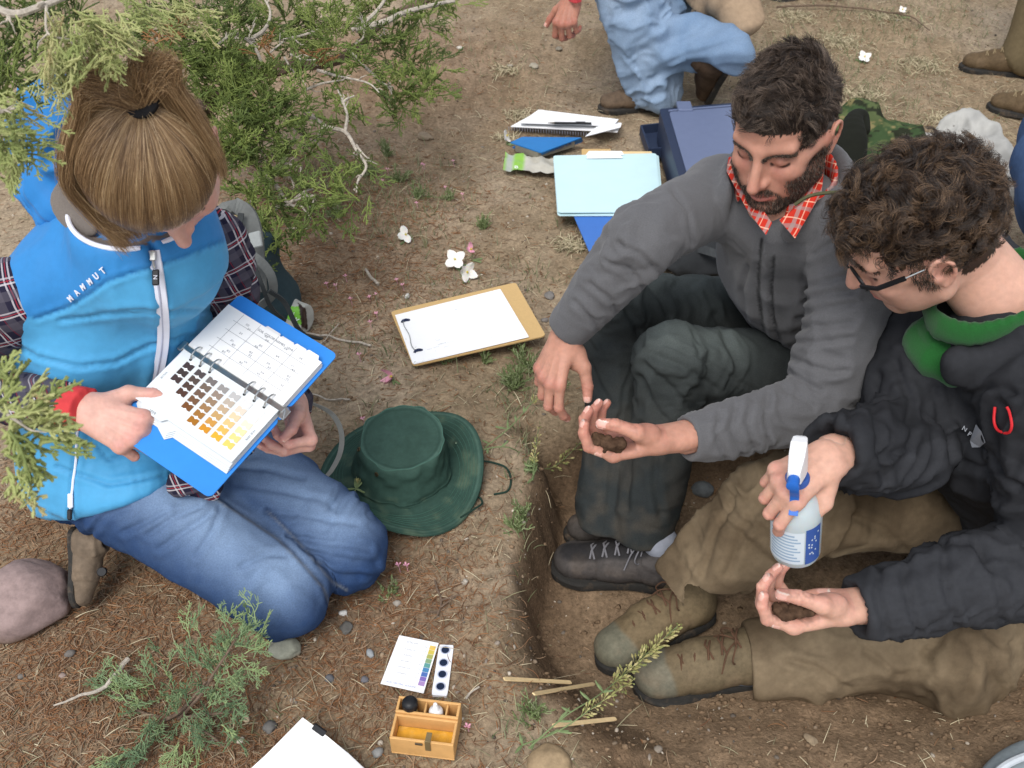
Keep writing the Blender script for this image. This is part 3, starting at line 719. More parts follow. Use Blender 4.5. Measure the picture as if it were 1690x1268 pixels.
# ================================================================== CLOTH MATERIALS
def plaid(name, axes, stripes, base, rough=.9):
    """woven check: for each axis a list of (position, width, colour, strength) repeated over a period"""
    m = bpy.data.materials.new(name); m.use_nodes = True; nt = m.node_tree; N = nt.nodes; L = nt.links
    b = N['Principled BSDF']; b.inputs['Roughness'].default_value = rough; b.inputs['Specular IOR Level'].default_value = .15
    tc = N.new('ShaderNodeTexCoord'); r = N.new('ShaderNodeRGB'); r.outputs[0].default_value = (*base, 1); c = r.outputs[0]
    wp = N.new('ShaderNodeTexNoise'); wp.inputs['Scale'].default_value = 9; L.new(tc.outputs['Object'], wp.inputs['Vector'])
    sc = N.new('ShaderNodeVectorMath'); sc.operation = 'SCALE'; sc.inputs['Scale'].default_value = .02; L.new(wp.outputs['Color'], sc.inputs[0])
    ad = N.new('ShaderNodeVectorMath'); L.new(tc.outputs['Object'], ad.inputs[0]); L.new(sc.outputs[0], ad.inputs[1])
    for ax, per, st in [(a, p, s) for a, p, s in zip(axes[0], axes[1], stripes)]:
        d = N.new('ShaderNodeVectorMath'); d.operation = 'DOT_PRODUCT'; L.new(ad.outputs[0], d.inputs[0]); v = np.asarray(ax, float); v /= np.linalg.norm(v); d.inputs[1].default_value = tuple(v/per)
        fr = N.new('ShaderNodeMath'); fr.operation = 'FRACT'; L.new(d.outputs['Value'], fr.inputs[0])
        for pos, w, colr, s in st:
            cmp_ = N.new('ShaderNodeMath'); cmp_.operation = 'COMPARE'; cmp_.inputs[1].default_value = pos; cmp_.inputs[2].default_value = w/2; L.new(fr.outputs[0], cmp_.inputs[0])
            mu = N.new('ShaderNodeMath'); mu.operation = 'MULTIPLY'; mu.inputs[1].default_value = s; L.new(cmp_.outputs[0], mu.inputs[0])
            mm = N.new('ShaderNodeMix'); mm.data_type = 'RGBA'; L.new(mu.outputs[0], mm.inputs[0]); L.new(c, mm.inputs[6]); mm.inputs[7].default_value = (*colr, 1); c = mm.outputs[2]
    L.new(c, b.inputs['Base Color'])
    n = N.new('ShaderNodeTexNoise'); n.inputs['Scale'].default_value = 500; L.new(tc.outputs['Object'], n.inputs['Vector']); bp = N.new('ShaderNodeBump'); bp.inputs['Strength'].default_value = .2; bp.inputs['Distance'].default_value = .0008
    L.new(n.outputs['Fac'], bp.inputs['Height']); L.new(bp.outputs[0], b.inputs['Normal'])
    return m
M_vest = mat('vest_nylon', attr=True, rough=.62, var=.05, vscale=40, bump=.25, bscale=90, bdist=.0015, spec=.3, sheen=.05)
M_denim = mat('denim', attr=True, rough=.9, var=.16, vscale=240, bump=.5, bscale=700, bdist=.0006, spec=.1, weave=260, detail=3)
M_fleece = mat('fleece', attr=True, rough=.95, var=.14, vscale=260, bump=.5, bscale=420, bdist=.0015, spec=.08, sheen=.15)
M_shell = mat('shell_fabric', attr=True, rough=.8, var=.10, vscale=60, bump=.25, bscale=400, bdist=.0008, spec=.12)
M_canvas = mat('canvas', attr=True, rough=.9, var=.14, vscale=45, bump=.4, bscale=500, bdist=.0008, spec=.1, weave=300, detail=8)
M_leather = mat('boot_leather', attr=True, rough=.75, var=.22, vscale=60, bump=.5, bscale=260, bdist=.001, spec=.2)
M_rubber = mat('rubber', base=srgb('#2e2d2b'), rough=.85, var=.2, vscale=60, bump=.3, bscale=200, dirt=(srgb('#6b5a48'), 40, .52, .5))
M_lace = mat('lace', base=srgb('#6f675c'), rough=.9, bump=.2, bscale=900)
M_white = mat('white_trim', base=srgb('#dfe2ee'), rough=.6, var=.04, bump=.15, bscale=600)
M_black = mat('black_plastic', base=srgb('#1b1c1f'), rough=.45, var=.05, bump=0)
M_metal = mat('metal', base=srgb('#b9bab8'), rough=.28, metal=1, var=.08, bump=.1, bscale=300)
M_steel_dark = mat('dark_metal', base=srgb('#5b5348'), rough=.4, metal=.8, var=.2, bump=.1)
PLAID_W = plaid('plaid_navy', ([(.9,.35,.25), (-.2,.25,.95)], [.045, .045]),
    [[(.2,.30,srgb('#55525c'),.55),(.55,.05,srgb('#c9c3c6'),.7),(.72,.05,srgb('#c9c3c6'),.7),(.635,.03,srgb('#a2303a'),.8),(.02,.03,srgb('#8d2c38'),.6)],
     [(.25,.28,srgb('#5a5660'),.5),(.58,.05,srgb('#cfc9cb'),.7),(.74,.05,srgb('#bdb7bb'),.65),(.66,.03,srgb('#a2303a'),.8)]], srgb('#262436'))
def camv(r, u, f): return np.array([r, u*SP+f*CP, u*CP-f*SP])
def solid(c): return lambda V, N: np.tile(np.array(c), (len(V), 1))
def denim_col(V, N, base, fade, chains, seed=0):
    n = fbm(V*14, 4, seed)*.5+.5; n2 = fbm(V*60, 3, seed+3)*.5+.5
    f = np.zeros(len(V))
    for pl, w, s in chains:
        d, t = seg_dist(V, pl); f = np.maximum(f, s*np.exp(-(d/w)**2))
    f = np.clip(f*(.75+.5*n)+(n2-.5)*.12, 0, 1); return np.asarray(base)*(1-f[:,None])+np.asarray(fade)*f[:,None]
def boot(name, parent, heel, toe, up, mU, colU, sole_m, L=.30, W=.052, H=.10, laces=True, col2=None, dirty=.4, seed=3, cuff=.11, m_lace=None, cap=None, shaft=None, fat=1.0):
    """a laced boot: upper, sole, laces; heel and toe are sole points, up is the way the shaft leaves"""
    heel, toe, up = [np.asarray(a, float) for a in (heel, toe, up)]
    f = toe-heel; L = np.linalg.norm(f); f /= L; u = up-f*(up@f); u /= np.linalg.norm(u); r = np.cross(f, u); k = L/.30
    at = lambda x, y, z: heel+(r*x+f*y+u*z)*k
    S = SDF(); fl = (u, .72)
    S.seg(at(0,.045,.048), at(0,.06,.062), .038*k*fat, .043*k*fat, k=.03); S.seg(at(0,.05,.055), at(.004,.16,.050), .041*k*fat, .044*k*fat, k=.03)
    S.seg(at(.004,.15,.045), at(.004,.245,.034), .046*k*fat, .044*k*fat, k=.02, flat=(u, .82))
    sv = u if shaft is None else np.asarray(shaft, float)/np.linalg.norm(shaft); ct = at(0,.052,.06)+sv*(cuff-.06)*k
    S.seg(at(0,.055,.066), ct, .043*k, .040*k, k=.02); S.seg(at(0,.08,.075), at(.004,.20,.052), .030*k, .028*k, k=.02)
    S.half(at(0,0,.012), -u, k=.003)
    S.ell(ct+sv*.036*k, np.array([.031,.031,.031])*k, k=.006, op='-')
    base = np.array(colU)
    def disp(V, N):
        q = V-heel; X, Y, Z = q@r/k, q@f/k, q@u/k
        d = .0022*(np.abs(vnoise(np.c_[X*20, Y*28, Z*20], seed)))-.001
        d -= .0016*np.exp(-((Y-.205+.25*np.abs(X))/.004)**2)*(Z > .0); d -= .0014*np.exp(-((Y-.10-.35*(Z-.05))/.0035)**2)*(Z < .09)
        d += .0035*np.exp(-((Z-cuff+.004)/.008)**2)*(Y < .10)
        return d
    def colf(V, N):
        q = V-heel; X, Y, Z = q@r/k, q@f/k, q@u/k; n = fbm(V*30, 4, seed)*.5+.5
        c = np.tile(base, (len(V), 1))*(.75+.5*n[:,None])
        if cap is not None: m = sstep(.222, .232, Y+.2*np.abs(X)-.1*Z)[:,None]; c = c*(1-m)+np.array(cap)*m*(.8+.4*n[:,None])
        if col2 is not None: m = (sstep(.03, .02, np.abs(X))*sstep(.055, .065, Z)*(Y > .075))[:,None]; c = c*(1-m)+np.array(col2)*m
        ds = (dirty*sstep(.45, .75, n)*sstep(.10, .02, Z))[:,None]; return c*(1-ds)+np.array(srgb('#7d6a55'))*ds
    up_o = S.build('boot_upper', mU, parent, h=.0034, disp=disp, col=colf)
    B = MB(); out = []; 
    prof = [(0,-.006),(.03,.012),(.036,.06),(.034,.12),(.043,.18),(.050,.225),(.040,.268),(.018,.292),(0,.298)]
    ring = catmull([np.array([a*W/.05*fat, b, 0]) for a, b in prof], 4); ring = [tuple(p) for p in ring]+[(-p[0], p[1], 0) for p in ring[-2:0:-1]]
    lo = [at(p[0], p[1], 0) for p in ring]; hi = [at(p[0]*1.03, p[1]*1.0, .016) for p in ring]; n = len(ring)
    top = [at(p[0]*.96, (p[1]-.14)*.97+.14, .021) for p in ring]
    B.add(lo+hi+top, [tuple(range(n))[::-1], tuple(range(2*n, 3*n))]+[(i, (i+1)%n, (i+1)%n+n, i+n) for i in range(n)]+[(i+n, (i+1)%n+n, (i+1)%n+2*n, i+2*n) for i in range(n)])
    B.build('sole', sole_m, parent, smooth=True)
    if laces:
        for j in range(5):
            y = .205-.026*j; z = .083+.0105*j+(0 if j < 4 else .004); B = MB()
            zz = lambda x: z-abs(x)*.35
            B.tube([at(-.022, y-.006, zz(.022)), at(-.008, y, z+.0015), at(.008, y+.004, z+.0015), at(.024, y-.004, zz(.022))], .0022*k, 6)
            B.tube([at(.022, y-.012, zz(.022)), at(.006, y-.004, z+.003), at(-.008, y+.002, z+.003), at(-.022, y+.004, zz(.022))], .0022*k, 6)
            B.build('lace', m_lace or M_lace, parent, True)
        B = MB()
        for sx in (-1, 1):
            B.tube(catmull([at(0, .095, .118), at(sx*.020, .105, .128), at(sx*.038, .115, .105), at(sx*.030, .105, .088), at(sx*.006, .100, .115)], 5), .0018*k, 5)
            B.tube(catmull([at(0, .095, .118), at(sx*.02, .12, .112), at(sx*.042, .135, .075)], 5), .0018*k, 5)
        B.build('lace_bow', m_lace or M_lace, parent, True)
    return at
def cuffring(B, c, ax, r0, th, col=None):
    pass
def letter_mesh(name, text, size, origin, xdir, ydir, m, parent, extrude=.0004, align='CENTER', bold=0.0):
    cu = bpy.data.curves.new(name, 'FONT'); cu.body = text; cu.size = size; cu.extrude = extrude; cu.align_x = align; cu.align_y = 'CENTER'; cu.offset = bold; cu.resolution_u = 3
    o = bpy.data.objects.new(name, cu); C.objects.link(o)
    dg = bpy.context.evaluated_depsgraph_get(); me = bpy.data.meshes.new_from_object(o.evaluated_get(dg)); me.name = name
    bpy.data.objects.remove(o); bpy.data.curves.remove(cu)
    x = np.asarray(xdir, float); x /= np.linalg.norm(x); y = np.asarray(ydir, float); y = y-x*(y@x); y /= np.linalg.norm(y); z = np.cross(x, y)
    n = len(me.vertices); co = np.empty(n*3, np.float32); me.vertices.foreach_get('co', co); co = co.reshape(-1, 3)
    co = np.asarray(origin)+co[:,:1]*x+co[:,1:2]*y+co[:,2:3]*z
    me.vertices.foreach_set('co', co.astype(np.float32).ravel()); me.update()
    me.materials.clear()
    return link(name, me, parent, m)

# ================================================================== THE WOMAN KNEELING AT THE LEFT
def build_woman():
    t = thing('person', 'woman with light brown ponytail and bright blue quilted vest kneeling over the colour chart', 'person', tuple(P(250, 900, 0)))
    skin = SKIN_W
    hipR, hipL = P(150,775,.20), P(290,705,.20); kR, kL = P(472,985,.075), P(570,905,.072)
    ankR, ankL = hipR+np.array([-.03,.06,-.14]), hipL+np.array([.02,.03,-.14])
    # ---- jeans
    S = SDF()
    pel = (hipR+hipL)/2
    S.ell(pel+[-.01,.0,.0], (.13,.115,.10), k=.04)
    for hp, kn, an in ((hipR, kR, ankR), (hipL, kL, ankL)):
        S.chain([hp, hp*.5+kn*.5+[0,0,.012], kn+[0,0,.004]], [.098, .088, .073], k=.03)
        S.chain([kn+[0,0,-.004], kn*.55+an*.45+[0,0,-.012], an], [.066, .058, .050], k=.012)
    cr = [[(245,882),(290,852),(330,838)],[(265,905),(300,880),(348,850)],[(325,915),(352,875),(362,842)],[(205,878),(240,862),(275,845)],[(395,800),(470,812),(545,832)],[(440,845),(510,852),(585,868)],[(475,885),(530,893),(605,905)],[(498,908),(548,920),(615,928)],[(520,932),(570,946),(625,946)],[(370,770),(440,775),(500,790)],[(400,935),(440,915),(470,915)],[(150,880),(175,850),(215,838)]]
    tR, tL = catmull([hipR, (hipR+kR)/2+[0,0,.02], kR], 6), catmull([hipL, (hipL+kL)/2+[0,0,.02], kL], 6)
    seamsR = [(130,880),(190,915),(250,945),(300,975),(360,1015),(420,1060)]
    seamIn = [(355,820),(410,855),(455,885),(500,930),(530,965),(545,1005)]
    seamL = [(440,840),(480,880),(520,925),(545,955),(570,970)]
    def disp(V, N):
        f1 = limb_folds(V, [hipR, kR], 26, .0075, 3, tw=lambda t: .15+.85*np.exp(-(t/.28)**2)+.55*np.exp(-((t-1)/.16)**2))
        f2 = limb_folds(V, [hipL, kL], 30, .0085, 7, tw=lambda t: .25+.7*np.exp(-(t/.25)**2)+1.0*np.exp(-((t-.95)/.22)**2))
        dR, _ = seg_dist(V, [hipR, kR]); dL, _ = seg_dist(V, [hipL, kL]); w = sstep(-.02, .02, dL-dR)
        g = groove(V, seamsR, 3.0, .0022, .0012, N)+groove(V, seamIn, 3.0, .0025, .0014, N)+groove(V, seamL, 3.0, .0022, .0012, N)
        for q in cr: g = g+groove(V, q, 4.5, .0040, .0034, N)
        return f1*w+f2*(1-w)+g+.0012*fbm(V*60, 3, 4)+.004*fbm(V*13, 2, 6)
    def colf(V, N):
        c = denim_col(V, N, srgb('#2b4268'), srgb('#8aa2c0'), [([hipR+(kR-hipR)*.18+[0,0,.085], (hipR+kR)/2+[0,0,.095], kR+[0,0,.07]], .062, .85), ([hipL+(kL-hipL)*.2+[0,0,.09], (hipL+kL)/2+[0,0,.095], kL+[0,0,.07]], .055, .85)], 5)
        x, y, d = proj(V); F = facing(V, N) > .05
        for sm in (seamsR, seamIn, seamL):
            q, _ = seg_dist(np.c_[x, y], np.array(sm)+[3, 5]); m = (np.exp(-(q/1.9)**2)*F*.6)[:,None]; c = c*(1-m)+np.array(srgb('#a3a9ab'))*m
            q, _ = seg_dist(np.c_[x, y], sm); m = (np.exp(-(q/3.8)**2)*F*.6)[:,None]; c = c*(1-m)+np.array(srgb('#1f2f4e'))*m
        m = (sstep(.03, .0, V[:,2])*.55*(fbm(V*40, 3, 8)*.5+.5))[:,None]; c = c*(1-m)+np.array(srgb('#7b6a5a'))*m
        return c
    S.build('jeans', M_denim, t, h=.0046, disp=disp, col=colf)
    # ---- boots tucked behind her
    boot('boot', t, P(118,872,.12), P(128,1012,.0)+[0,0,.012], camv(.95,-.1,.1)+[0,0,.25], M_leather, srgb('#6d5f50'), M_rubber, laces=False, dirty=.5, seed=5)
    ah = P(150,940,.055)
    B = MB(); B.lathe(P(168,944,.115), camv(.3,.2,-1), [(0,.003),(.007,.003),(.0085,0),(.0085,-.004)], 14); B.build('boot_stud', M_black, t, True)
    # ---- vest
    fwd = np.array([.45,-.9,0]); fwd /= np.linalg.norm(fwd); lat = np.array([fwd[1], -fwd[0], 0])   # lat: her right
    p = [np.array(v) for v in ((-.695,1.285,.20), (-.685,1.295,.35), (-.648,1.288,.49), (-.620,1.285,.575))]
    S = SDF(); fl = (fwd, .74)
    S.chain([p[0]+[.01,-.01,-.07]]+p, [.180, .176, .154, .158, .138], k=.03, flat=fl)
    nb = np.array([-.595,1.262,.655]); shR, shL = np.array([-.752,1.205,.600]), np.array([-.470,1.335,.610])
    S.seg(nb, shR+[.02,0,0], .062, .052, k=.04); S.seg(nb, shL-[.02,0,0], .062, .052, k=.04)
    S.ell(nb+lat*0+fwd*.01+[0,0,-.02], (.085,.085,.05), k=.03)
    S.ell(p[2]+fwd*.085+lat*.062+[0,0,.005], (.055,.05,.055), k=.05); S.ell(p[2]+fwd*.085-lat*.062+[0,0,.005], (.055,.05,.055), k=.05)
    cc = np.array([-.533,1.236,.705]); rimc = []; ring = []
    for a in np.linspace(math.radians(9), math.radians(351), 19):
        w_ = math.cos(a); q = cc+fwd*w_*.084+lat*math.sin(a)*.092+np.array([0,0,-.016*w_])
        ring.append(q); rimc.append(q+np.array([0,0,.034])+fwd*w_*.002)
    S.chain(ring, .0125, k=.022, flat=((0,0,1), 2.5), n=2); S.ell(cc+[-.005,.0,-.055], (.098,.090,.050), k=.03); S.seg(cc+[0,0,-.07], p[3], .09, .11, k=.05)
    S.seg(hipR+[0,0,.004], hipR*.70+kR*.30+[0,0,.012], .113, .106, k=.03); S.seg(hipL+[0,0,.004], hipL*.80+kL*.20+[0,0,.012], .110, .103, k=.03)
    a_, b_, c_ = D(100,900,1.60), D(335,812,1.60), np.array([-.80,1.42,.06]); nn = np.cross(b_-a_, c_-a_); nn = nn if nn[2] < 0 else -nn
    S.half(a_*.5+b_*.5, nn, k=.03)
    for sh, q in ((shR, 1), (shL, -1)): S.ell(sh+lat*q*.045+[0,0,-.02], (.062,.075,.085), np.stack([lat, fwd, np.array([0,0,1.])], 1), k=.01, op='-')
    yoke = [(60,525),(110,508),(150,485),(178,464),(240,444),(300,425),(368,398)]
    q1 = [(100,528),(170,518),(250,512),(355,512)]; q2 = [(20,560),(60,588),(130,606),(190,598),(255,565),(330,552)]; q3 = [(40,660),(120,690),(180,760),(260,735)]; q4 = [(95,770),(180,800),(300,780)]; q5 = [(70,845),(130,866),(220,858),(330,800)]
    q6 = [(60,515),(15,560),(0,600)]; zipl = [(252,412),(262,470),(270,520),(272,570),(262,610),(252,650),(243,700)]; pock = [(128,705),(126,760),(120,800),(118,850)]
    def disp(V, N):
        g = groove(V, yoke, 3, .0035, .0018, N)+groove(V, zipl, 6, .003, .0035, N)+groove(V, pock, 3.5, .004, .003, N)
        for q in (q1, q2, q3, q4, q5): g = g+groove(V, q, 3.6, .0036, .0022, N)
        for q in (q1, q2, q3, q4, q5, yoke):                      # short puckers beside the quilting
            x, y, d = proj(V); dd, tt = seg_dist(np.c_[x, y], q); g = g+.0011*vnoise(np.c_[tt*60, dd*.02, d*3], 77)*np.exp(-(dd/20)**2)
        return g+dir_folds(V, (0,0,1), 13, .0030, 21, .15)*(.5+.5*vnoise(V*5, 3))+.0035*fbm(V*11, 3, 9)+dir_folds(V, (.3,.3,.9), 32, .0012, 22, .1)
    BRT, DRK = np.array(srgb('#4899c8')), np.array(srgb('#2a7cbb'))
    def colf(V, N):
        x, y, d = proj(V); yy = np.interp(x, [q[0] for q in yoke], [q[1] for q in yoke]); up = sstep(2, -2, y-yy)*(V[:,2] > .42)
        c = BRT*(1-up[:,None])+DRK*up[:,None]; 
        for q in (q1, q2, q3, q4, q5, yoke, pock):
            dd, _ = seg_dist(np.c_[x, y], q); m = (np.exp(-(dd/2.0)**2)*.30*(facing(V, N) > 0))[:,None]; c = c*(1-m*.6)
        q = V-cc; rr_ = np.hypot(q@fwd, q@lat); inn = ((N[:,0]*q[:,0]+N[:,1]*q[:,1]) < -.01*rr_) & (rr_ < .094) & (q[:,2] > -.035); c[inn] = np.array(srgb('#6a625a'))
        return c*(1+.04*fbm(V*9, 2, 3)[:,None])
    S.build('vest', M_vest, t, h=.0045, disp=disp, col=colf)
    B = MB(); B.tube(catmull(rimc, 3), .0036, 8); B.build('collar_trim', M_white, t, True)
    S = SDF(); hc = D(112,235,1.47)                               # the hood, bunched on her back
    S.ell(hc, (.065,.07,.09), k=.03); S.ell(D(105,320,1.50), (.062,.06,.06), k=.03); S.ell(D(140,185,1.52), (.06,.05,.05), k=.03)
    S.build('hood', M_vest, t, h=.004, disp=lambda V, N: dir_folds(V, (.5,.4,.3), 26, .012, 31, .2)+dir_folds(V, (-.5,.3,.6), 44, .006, 33, .2), col=solid(srgb('#2478bb')))
    S = SDF(); S.chain([D(112,300,1.42), D(108,335,1.41), D(122,362,1.40), D(150,380,1.39)], [.012,.020,.018,.010], k=.01, flat=(camv(0,0,1), .5))
    S.build('collar_lining', M_fleece, t, h=.003, disp=lambda V, N: .002*fbm(V*25, 3, 5), col=solid(srgb('#6f6862')))
    # zip
    def onvest(px, py, lift=.004):       # walk a ray until it meets the vest front
        return None
    zp = [(255,414,1.345),(263,450,1.395),(268,490,1.437),(272,530,1.470),(271,570,1.503),(264,605,1.535),(256,640,1.56),(248,680,1.59)]
    return t, dict(p=p, fwd=fwd, lat=lat, shR=shR, shL=shL, nb=nb)
WOMAN, W_ = build_woman()
dg0 = bpy.context.evaluated_depsgraph_get()
from mathutils.bvhtree import BVHTree
def bvh(o):
    me = o.data; V = [o.matrix_world @ v.co if False else v.co for v in me.vertices]; return BVHTree.FromPolygons([tuple(v) for v in V], [tuple(p.vertices) for p in me.polygons])
def child(t, name): return [c for c in t.children if c.name.split('.')[0] == name][0]
def hit(tree, px, py, lift=0.0):          # where the line of sight meets a surface already built (to sew trim onto cloth)
    d = Vector(D(px, py, 1.0))-Vector((0,0,CAM_H)); d.normalize(); r = tree.ray_cast(Vector((0,0,CAM_H)), d)
    if r[0] is None: return None
    n = r[1] if r[1].dot(d) < 0 else -r[1]; return np.array(r[0]+n*lift)
def hits(tree, pts, lift=0.0, fallback=1.5):
    out = [hit(tree, x, y, lift) for x, y in pts]; ds = [np.nan if o is None else proj(o)[2][0] for o in out]
    idx = [i for i, v in enumerate(ds) if v == v]
    for i, o in enumerate(out):
        if o is None: out[i] = D(*pts[i], ds[min(idx, key=lambda j: abs(j-i))] if idx else fallback)
    return out

def woman_details(t):
    fwd, lat = W_['fwd'], W_['lat']; vt = bvh(child(t, 'vest'))
    z = hits(vt, catmull([np.array(q, float) for q in [(252,414),(259,450),(266,490),(271,530),(272,560),(266,595),(258,620),(252,650),(246,690)]], 4), .002)
    for _ in range(30): z = [z[0]]+[(z[i-1]+z[i]*2+z[i+1])/4 for i in range(1, len(z)-1)]+[z[-1]]
    def front(q):
        x, y, d = [float(v[0]) for v in proj(q)]; h = hit(vt, x, y); return D(x, y, min(d, float(proj(h)[2][0]) if h is not None else d)-.0055)
    z = [front(q) for q in z]
    for _ in range(2): z = [z[0]]+[(z[i-1]+z[i]*2+z[i+1])/4 for i in range(1, len(z)-1)]+[z[-1]]
    B = MB(); B.ribbon(z, camv(1,.1,0), .0085, .0022); B.build('zip_tape', M_white, t, True)
    B = MB(); B.tube([q+camv(0,0,-.0030) for q in z], .0016, 6); B.build('zip_coil', mat('zip_grey', base=srgb('#a9adc0'), rough=.5), t, True)
    B = MB(); s0 = z[1]+camv(0,0,-.006); B.box(s0, camv(.004,0,0), camv(0,.007,0), camv(0,0,.003), .001); B.tube([s0+camv(.000,-.006,-.002), s0+camv(.003,-.018,-.003)], .002, 6)
    B.build('zip_slider', M_metal, t); B = MB(); B.box(s0+camv(.0045,-.030,-.002), camv(.0048,.0003,0), camv(0,.011,0), camv(0,0,.002), .0015); B.build('zip_pull', M_black, t)
    letter_mesh('zip_mark', 'N', .008, s0+camv(.0045,-.030,-.0045), camv(.0,-1,0), camv(1,0,0), M_white, t)
    z2 = hits(vt, catmull([np.array(q, float) for q in [(129,700),(127,740),(122,780),(118,815),(116,845)]], 3), .002)
    B = MB(); B.tube(z2, .0022, 6); B.build('pocket_zip', M_white, t, True)
    s1 = z2[-3]+camv(0,0,-.004); B = MB(); B.box(s1, camv(.0045,0,0), camv(0,.012,0), camv(0,0,.002), .0015); B.build('pocket_slider', M_white, t)
    B = MB(); B.box(s1+camv(-.001,-.023,0), camv(.004,0,0), camv(0,.009,0), camv(0,0,.003), .002); B.build('pocket_pull', M_black, t)
    # the chest lettering, each letter on the cloth
    a, b = np.array([120.,492.]), np.array([172.,446.])
    for i, ch in enumerate('MAMMUT'):
        q = a+(b-a)*(i/5); o = hit(vt, q[0], q[1], .0035)
        dx = hit(vt, *(q+[14,-12.4]), .0035)-hit(vt, *(q-[14,-12.4]), .0035); dy = hit(vt, *(q+[-7,-8]), .0035)-hit(vt, *(q-[-7,-8]), .0035)
        letter_mesh('logo_letter', ch, .0125, o, dx, dy, M_white, t, .0006, bold=.0002)
    # ---- plaid sleeves and shirt tail
    shR, shL = W_['shR'], W_['shL']; elR = D(-85,640,1.60); wrR = D(124,672,1.475)
    S = SDF(); S.chain([shR+[0.01,0,.0], shR*.5+elR*.5+[-.012,0,0], elR], [.060,.054,.046], k=.02); S.chain([elR, elR*.5+wrR*.5, wrR-(wrR-elR)*.07], [.046,.042,.033], k=.02)
    dR = wrR-elR; dR /= np.linalg.norm(dR); S.ell(wrR+dR*.012, (.03,.03,.03), k=.004, op='-')
    S.build('shirt_sleeve', PLAID_W, t, h=.004, disp=lambda V, N: limb_folds(V, [shR, elR, wrR], 26, .006, 11, tw=lambda t: .5+.8*np.exp(-((t-.5)/.2)**2))+.003*fbm(V*16, 3, 2))
    elL = D(385,545,1.75); wrL = D(484,664,1.68)
    S = SDF(); S.chain([shL, shL*.5+elL*.5+[.0,-.0,0], elL], [.056,.050,.045], k=.02); S.chain([elL, elL*.5+wrL*.5, wrL], [.044,.040,.030], k=.02)
    S.build('shirt_sleeve', PLAID_W, t, h=.004, disp=lambda V, N: limb_folds(V, [shL, elL, wrL], 26, .006, 12)+.003*fbm(V*16, 3, 2))
    S = SDF(); S.chain([P(300,805,.24), P(330,812,.235), P(352,800,.24)], [.022,.026,.018], k=.01, flat=(camv(0,.3,1), .35)); S.chain([P(296,800,.27), P(345,770,.30), P(400,735,.30)], [.022,.03,.02], k=.01, flat=(camv(0,.3,1), .35))
    S.build('shirt_tail', PLAID_W, t, h=.003, disp=lambda V, N: dir_folds(V, (1,0,0), 40, .003, 5))
    S = SDF(); S.chain([wrR-dR*.020, wrR+dR*.014], [.0345,.0335], k=.004, flat=(camv(0,.5,-1), .86)); S.half(wrR+dR*.022, dR, k=.002); S.half(wrR-dR*.028, -dR, k=.002)
    S.build('wristband', mat('red_cuff', base=srgb('#c23a3c'), rough=.8, var=.1, bump=.3, bscale=300), t, h=.0028, disp=lambda V, N: dir_folds(V, dR, 60, .0012, 5, .1))
    # ---- head, hands
    hp = D(256,268,1.290); hf, hu = np.array([.20,-.46,-.87]), np.array([.05,-.62,.35])
    V, N, Q, c, M3, W = place_head(head_sdf(neck=neck_at(W_['nb'], hp, hf, hu, .93), neck_r=.046, fem=1, jawf=.93), hp, hf, hu, .93, SKIN_W, fem=1)
    parts = [(W(V), Q, c)]
    SK = SKIN_W
    V, Q, c, LR = hand_mesh(D(140,676,1.470), camv(.90,-.42,-.02), camv(-.14,.30,-.93), -1, .95, elbow=elR, curl=[(50,62,30),(56,62,34),(60,62,34),(62,60,34)], thumb=[((.78,.60,-.10), .045), ((.38,.92,.02), .038), ((.18,.97,-.10), .031)], arm=.09, arm_r=(.030,), skin=SK, seed=4)
    parts.append((V, Q, c))
    V, Q, c, LL = hand_mesh(D(486,660,1.640), camv(.22,-.80,-.20), camv(.80,.12,.55), 1, .88, elbow=elL, curl=[(86,55,26),(84,40,20),(82,28,14),(80,20,10)], thumb=[((.70,.62,-.30), .042), ((.10,.80,-.55), .033), ((-.35,.55,-.72), .026)], arm=.06, arm_r=(.030,), skin=SK, seed=5)
    parts.append((V, Q, c))
    S = SDF(); S.chain([W_['nb']+[0,0,.03], W_['nb'], np.array(W_['p'][2]), np.array(W_['p'][0])], [.045,.07,.09,.09], k=.03); S.seg(W_['nb'], shR, .04, .035, k=.02); S.seg(W_['nb'], shL, .04, .035, k=.02)
    S.chain([shR, elR, wrR], [.035,.03,.024], k=.01, n=1); S.chain([shL, elL, wrL], [.035,.03,.024], k=.01, n=1)
    parts.append(sdf_part(S, .008, SK)); body_object(parts, t, M_skin_f)
    B = MB(); B.lathe(W((.0155,.1035,-.036)), M3@np.array([.8,.5,0]), [(0,.0012),(.0012,.0006),(.0014,0)], 8); B.build('nose_stud', M_metal, t, True)
    # ---- hair: a cap, strands drawn back to the tie, and the loose tail falling either side
    sc = np.array([0,-.012,.036]); sr = np.array([.0885,.1070,.0975])
    S = SDF(); S.ell(sc, sr*.975, k=.01); S.half((0,.078,.052), (0,.95,-.62), k=.02); S.half((0,0,-.048), (0,.1,-1), k=.02)
    S.build('hair_cap', mat('hair_base', base=srgb('#4f3a2b'), rough=.7, var=.2, vscale=80, bump=.4, bscale=200), t, h=.004, xf=(M3, hp))
    T = np.array([-.034,-.069,.119]); r = RS(9); SS = []; RR = []; rn = []
    def ellp(d, k): d = d/np.linalg.norm(d); return sc+d*sr*k
    def nz(s): return np.array([r.randn(), r.randn(), r.randn()])*s
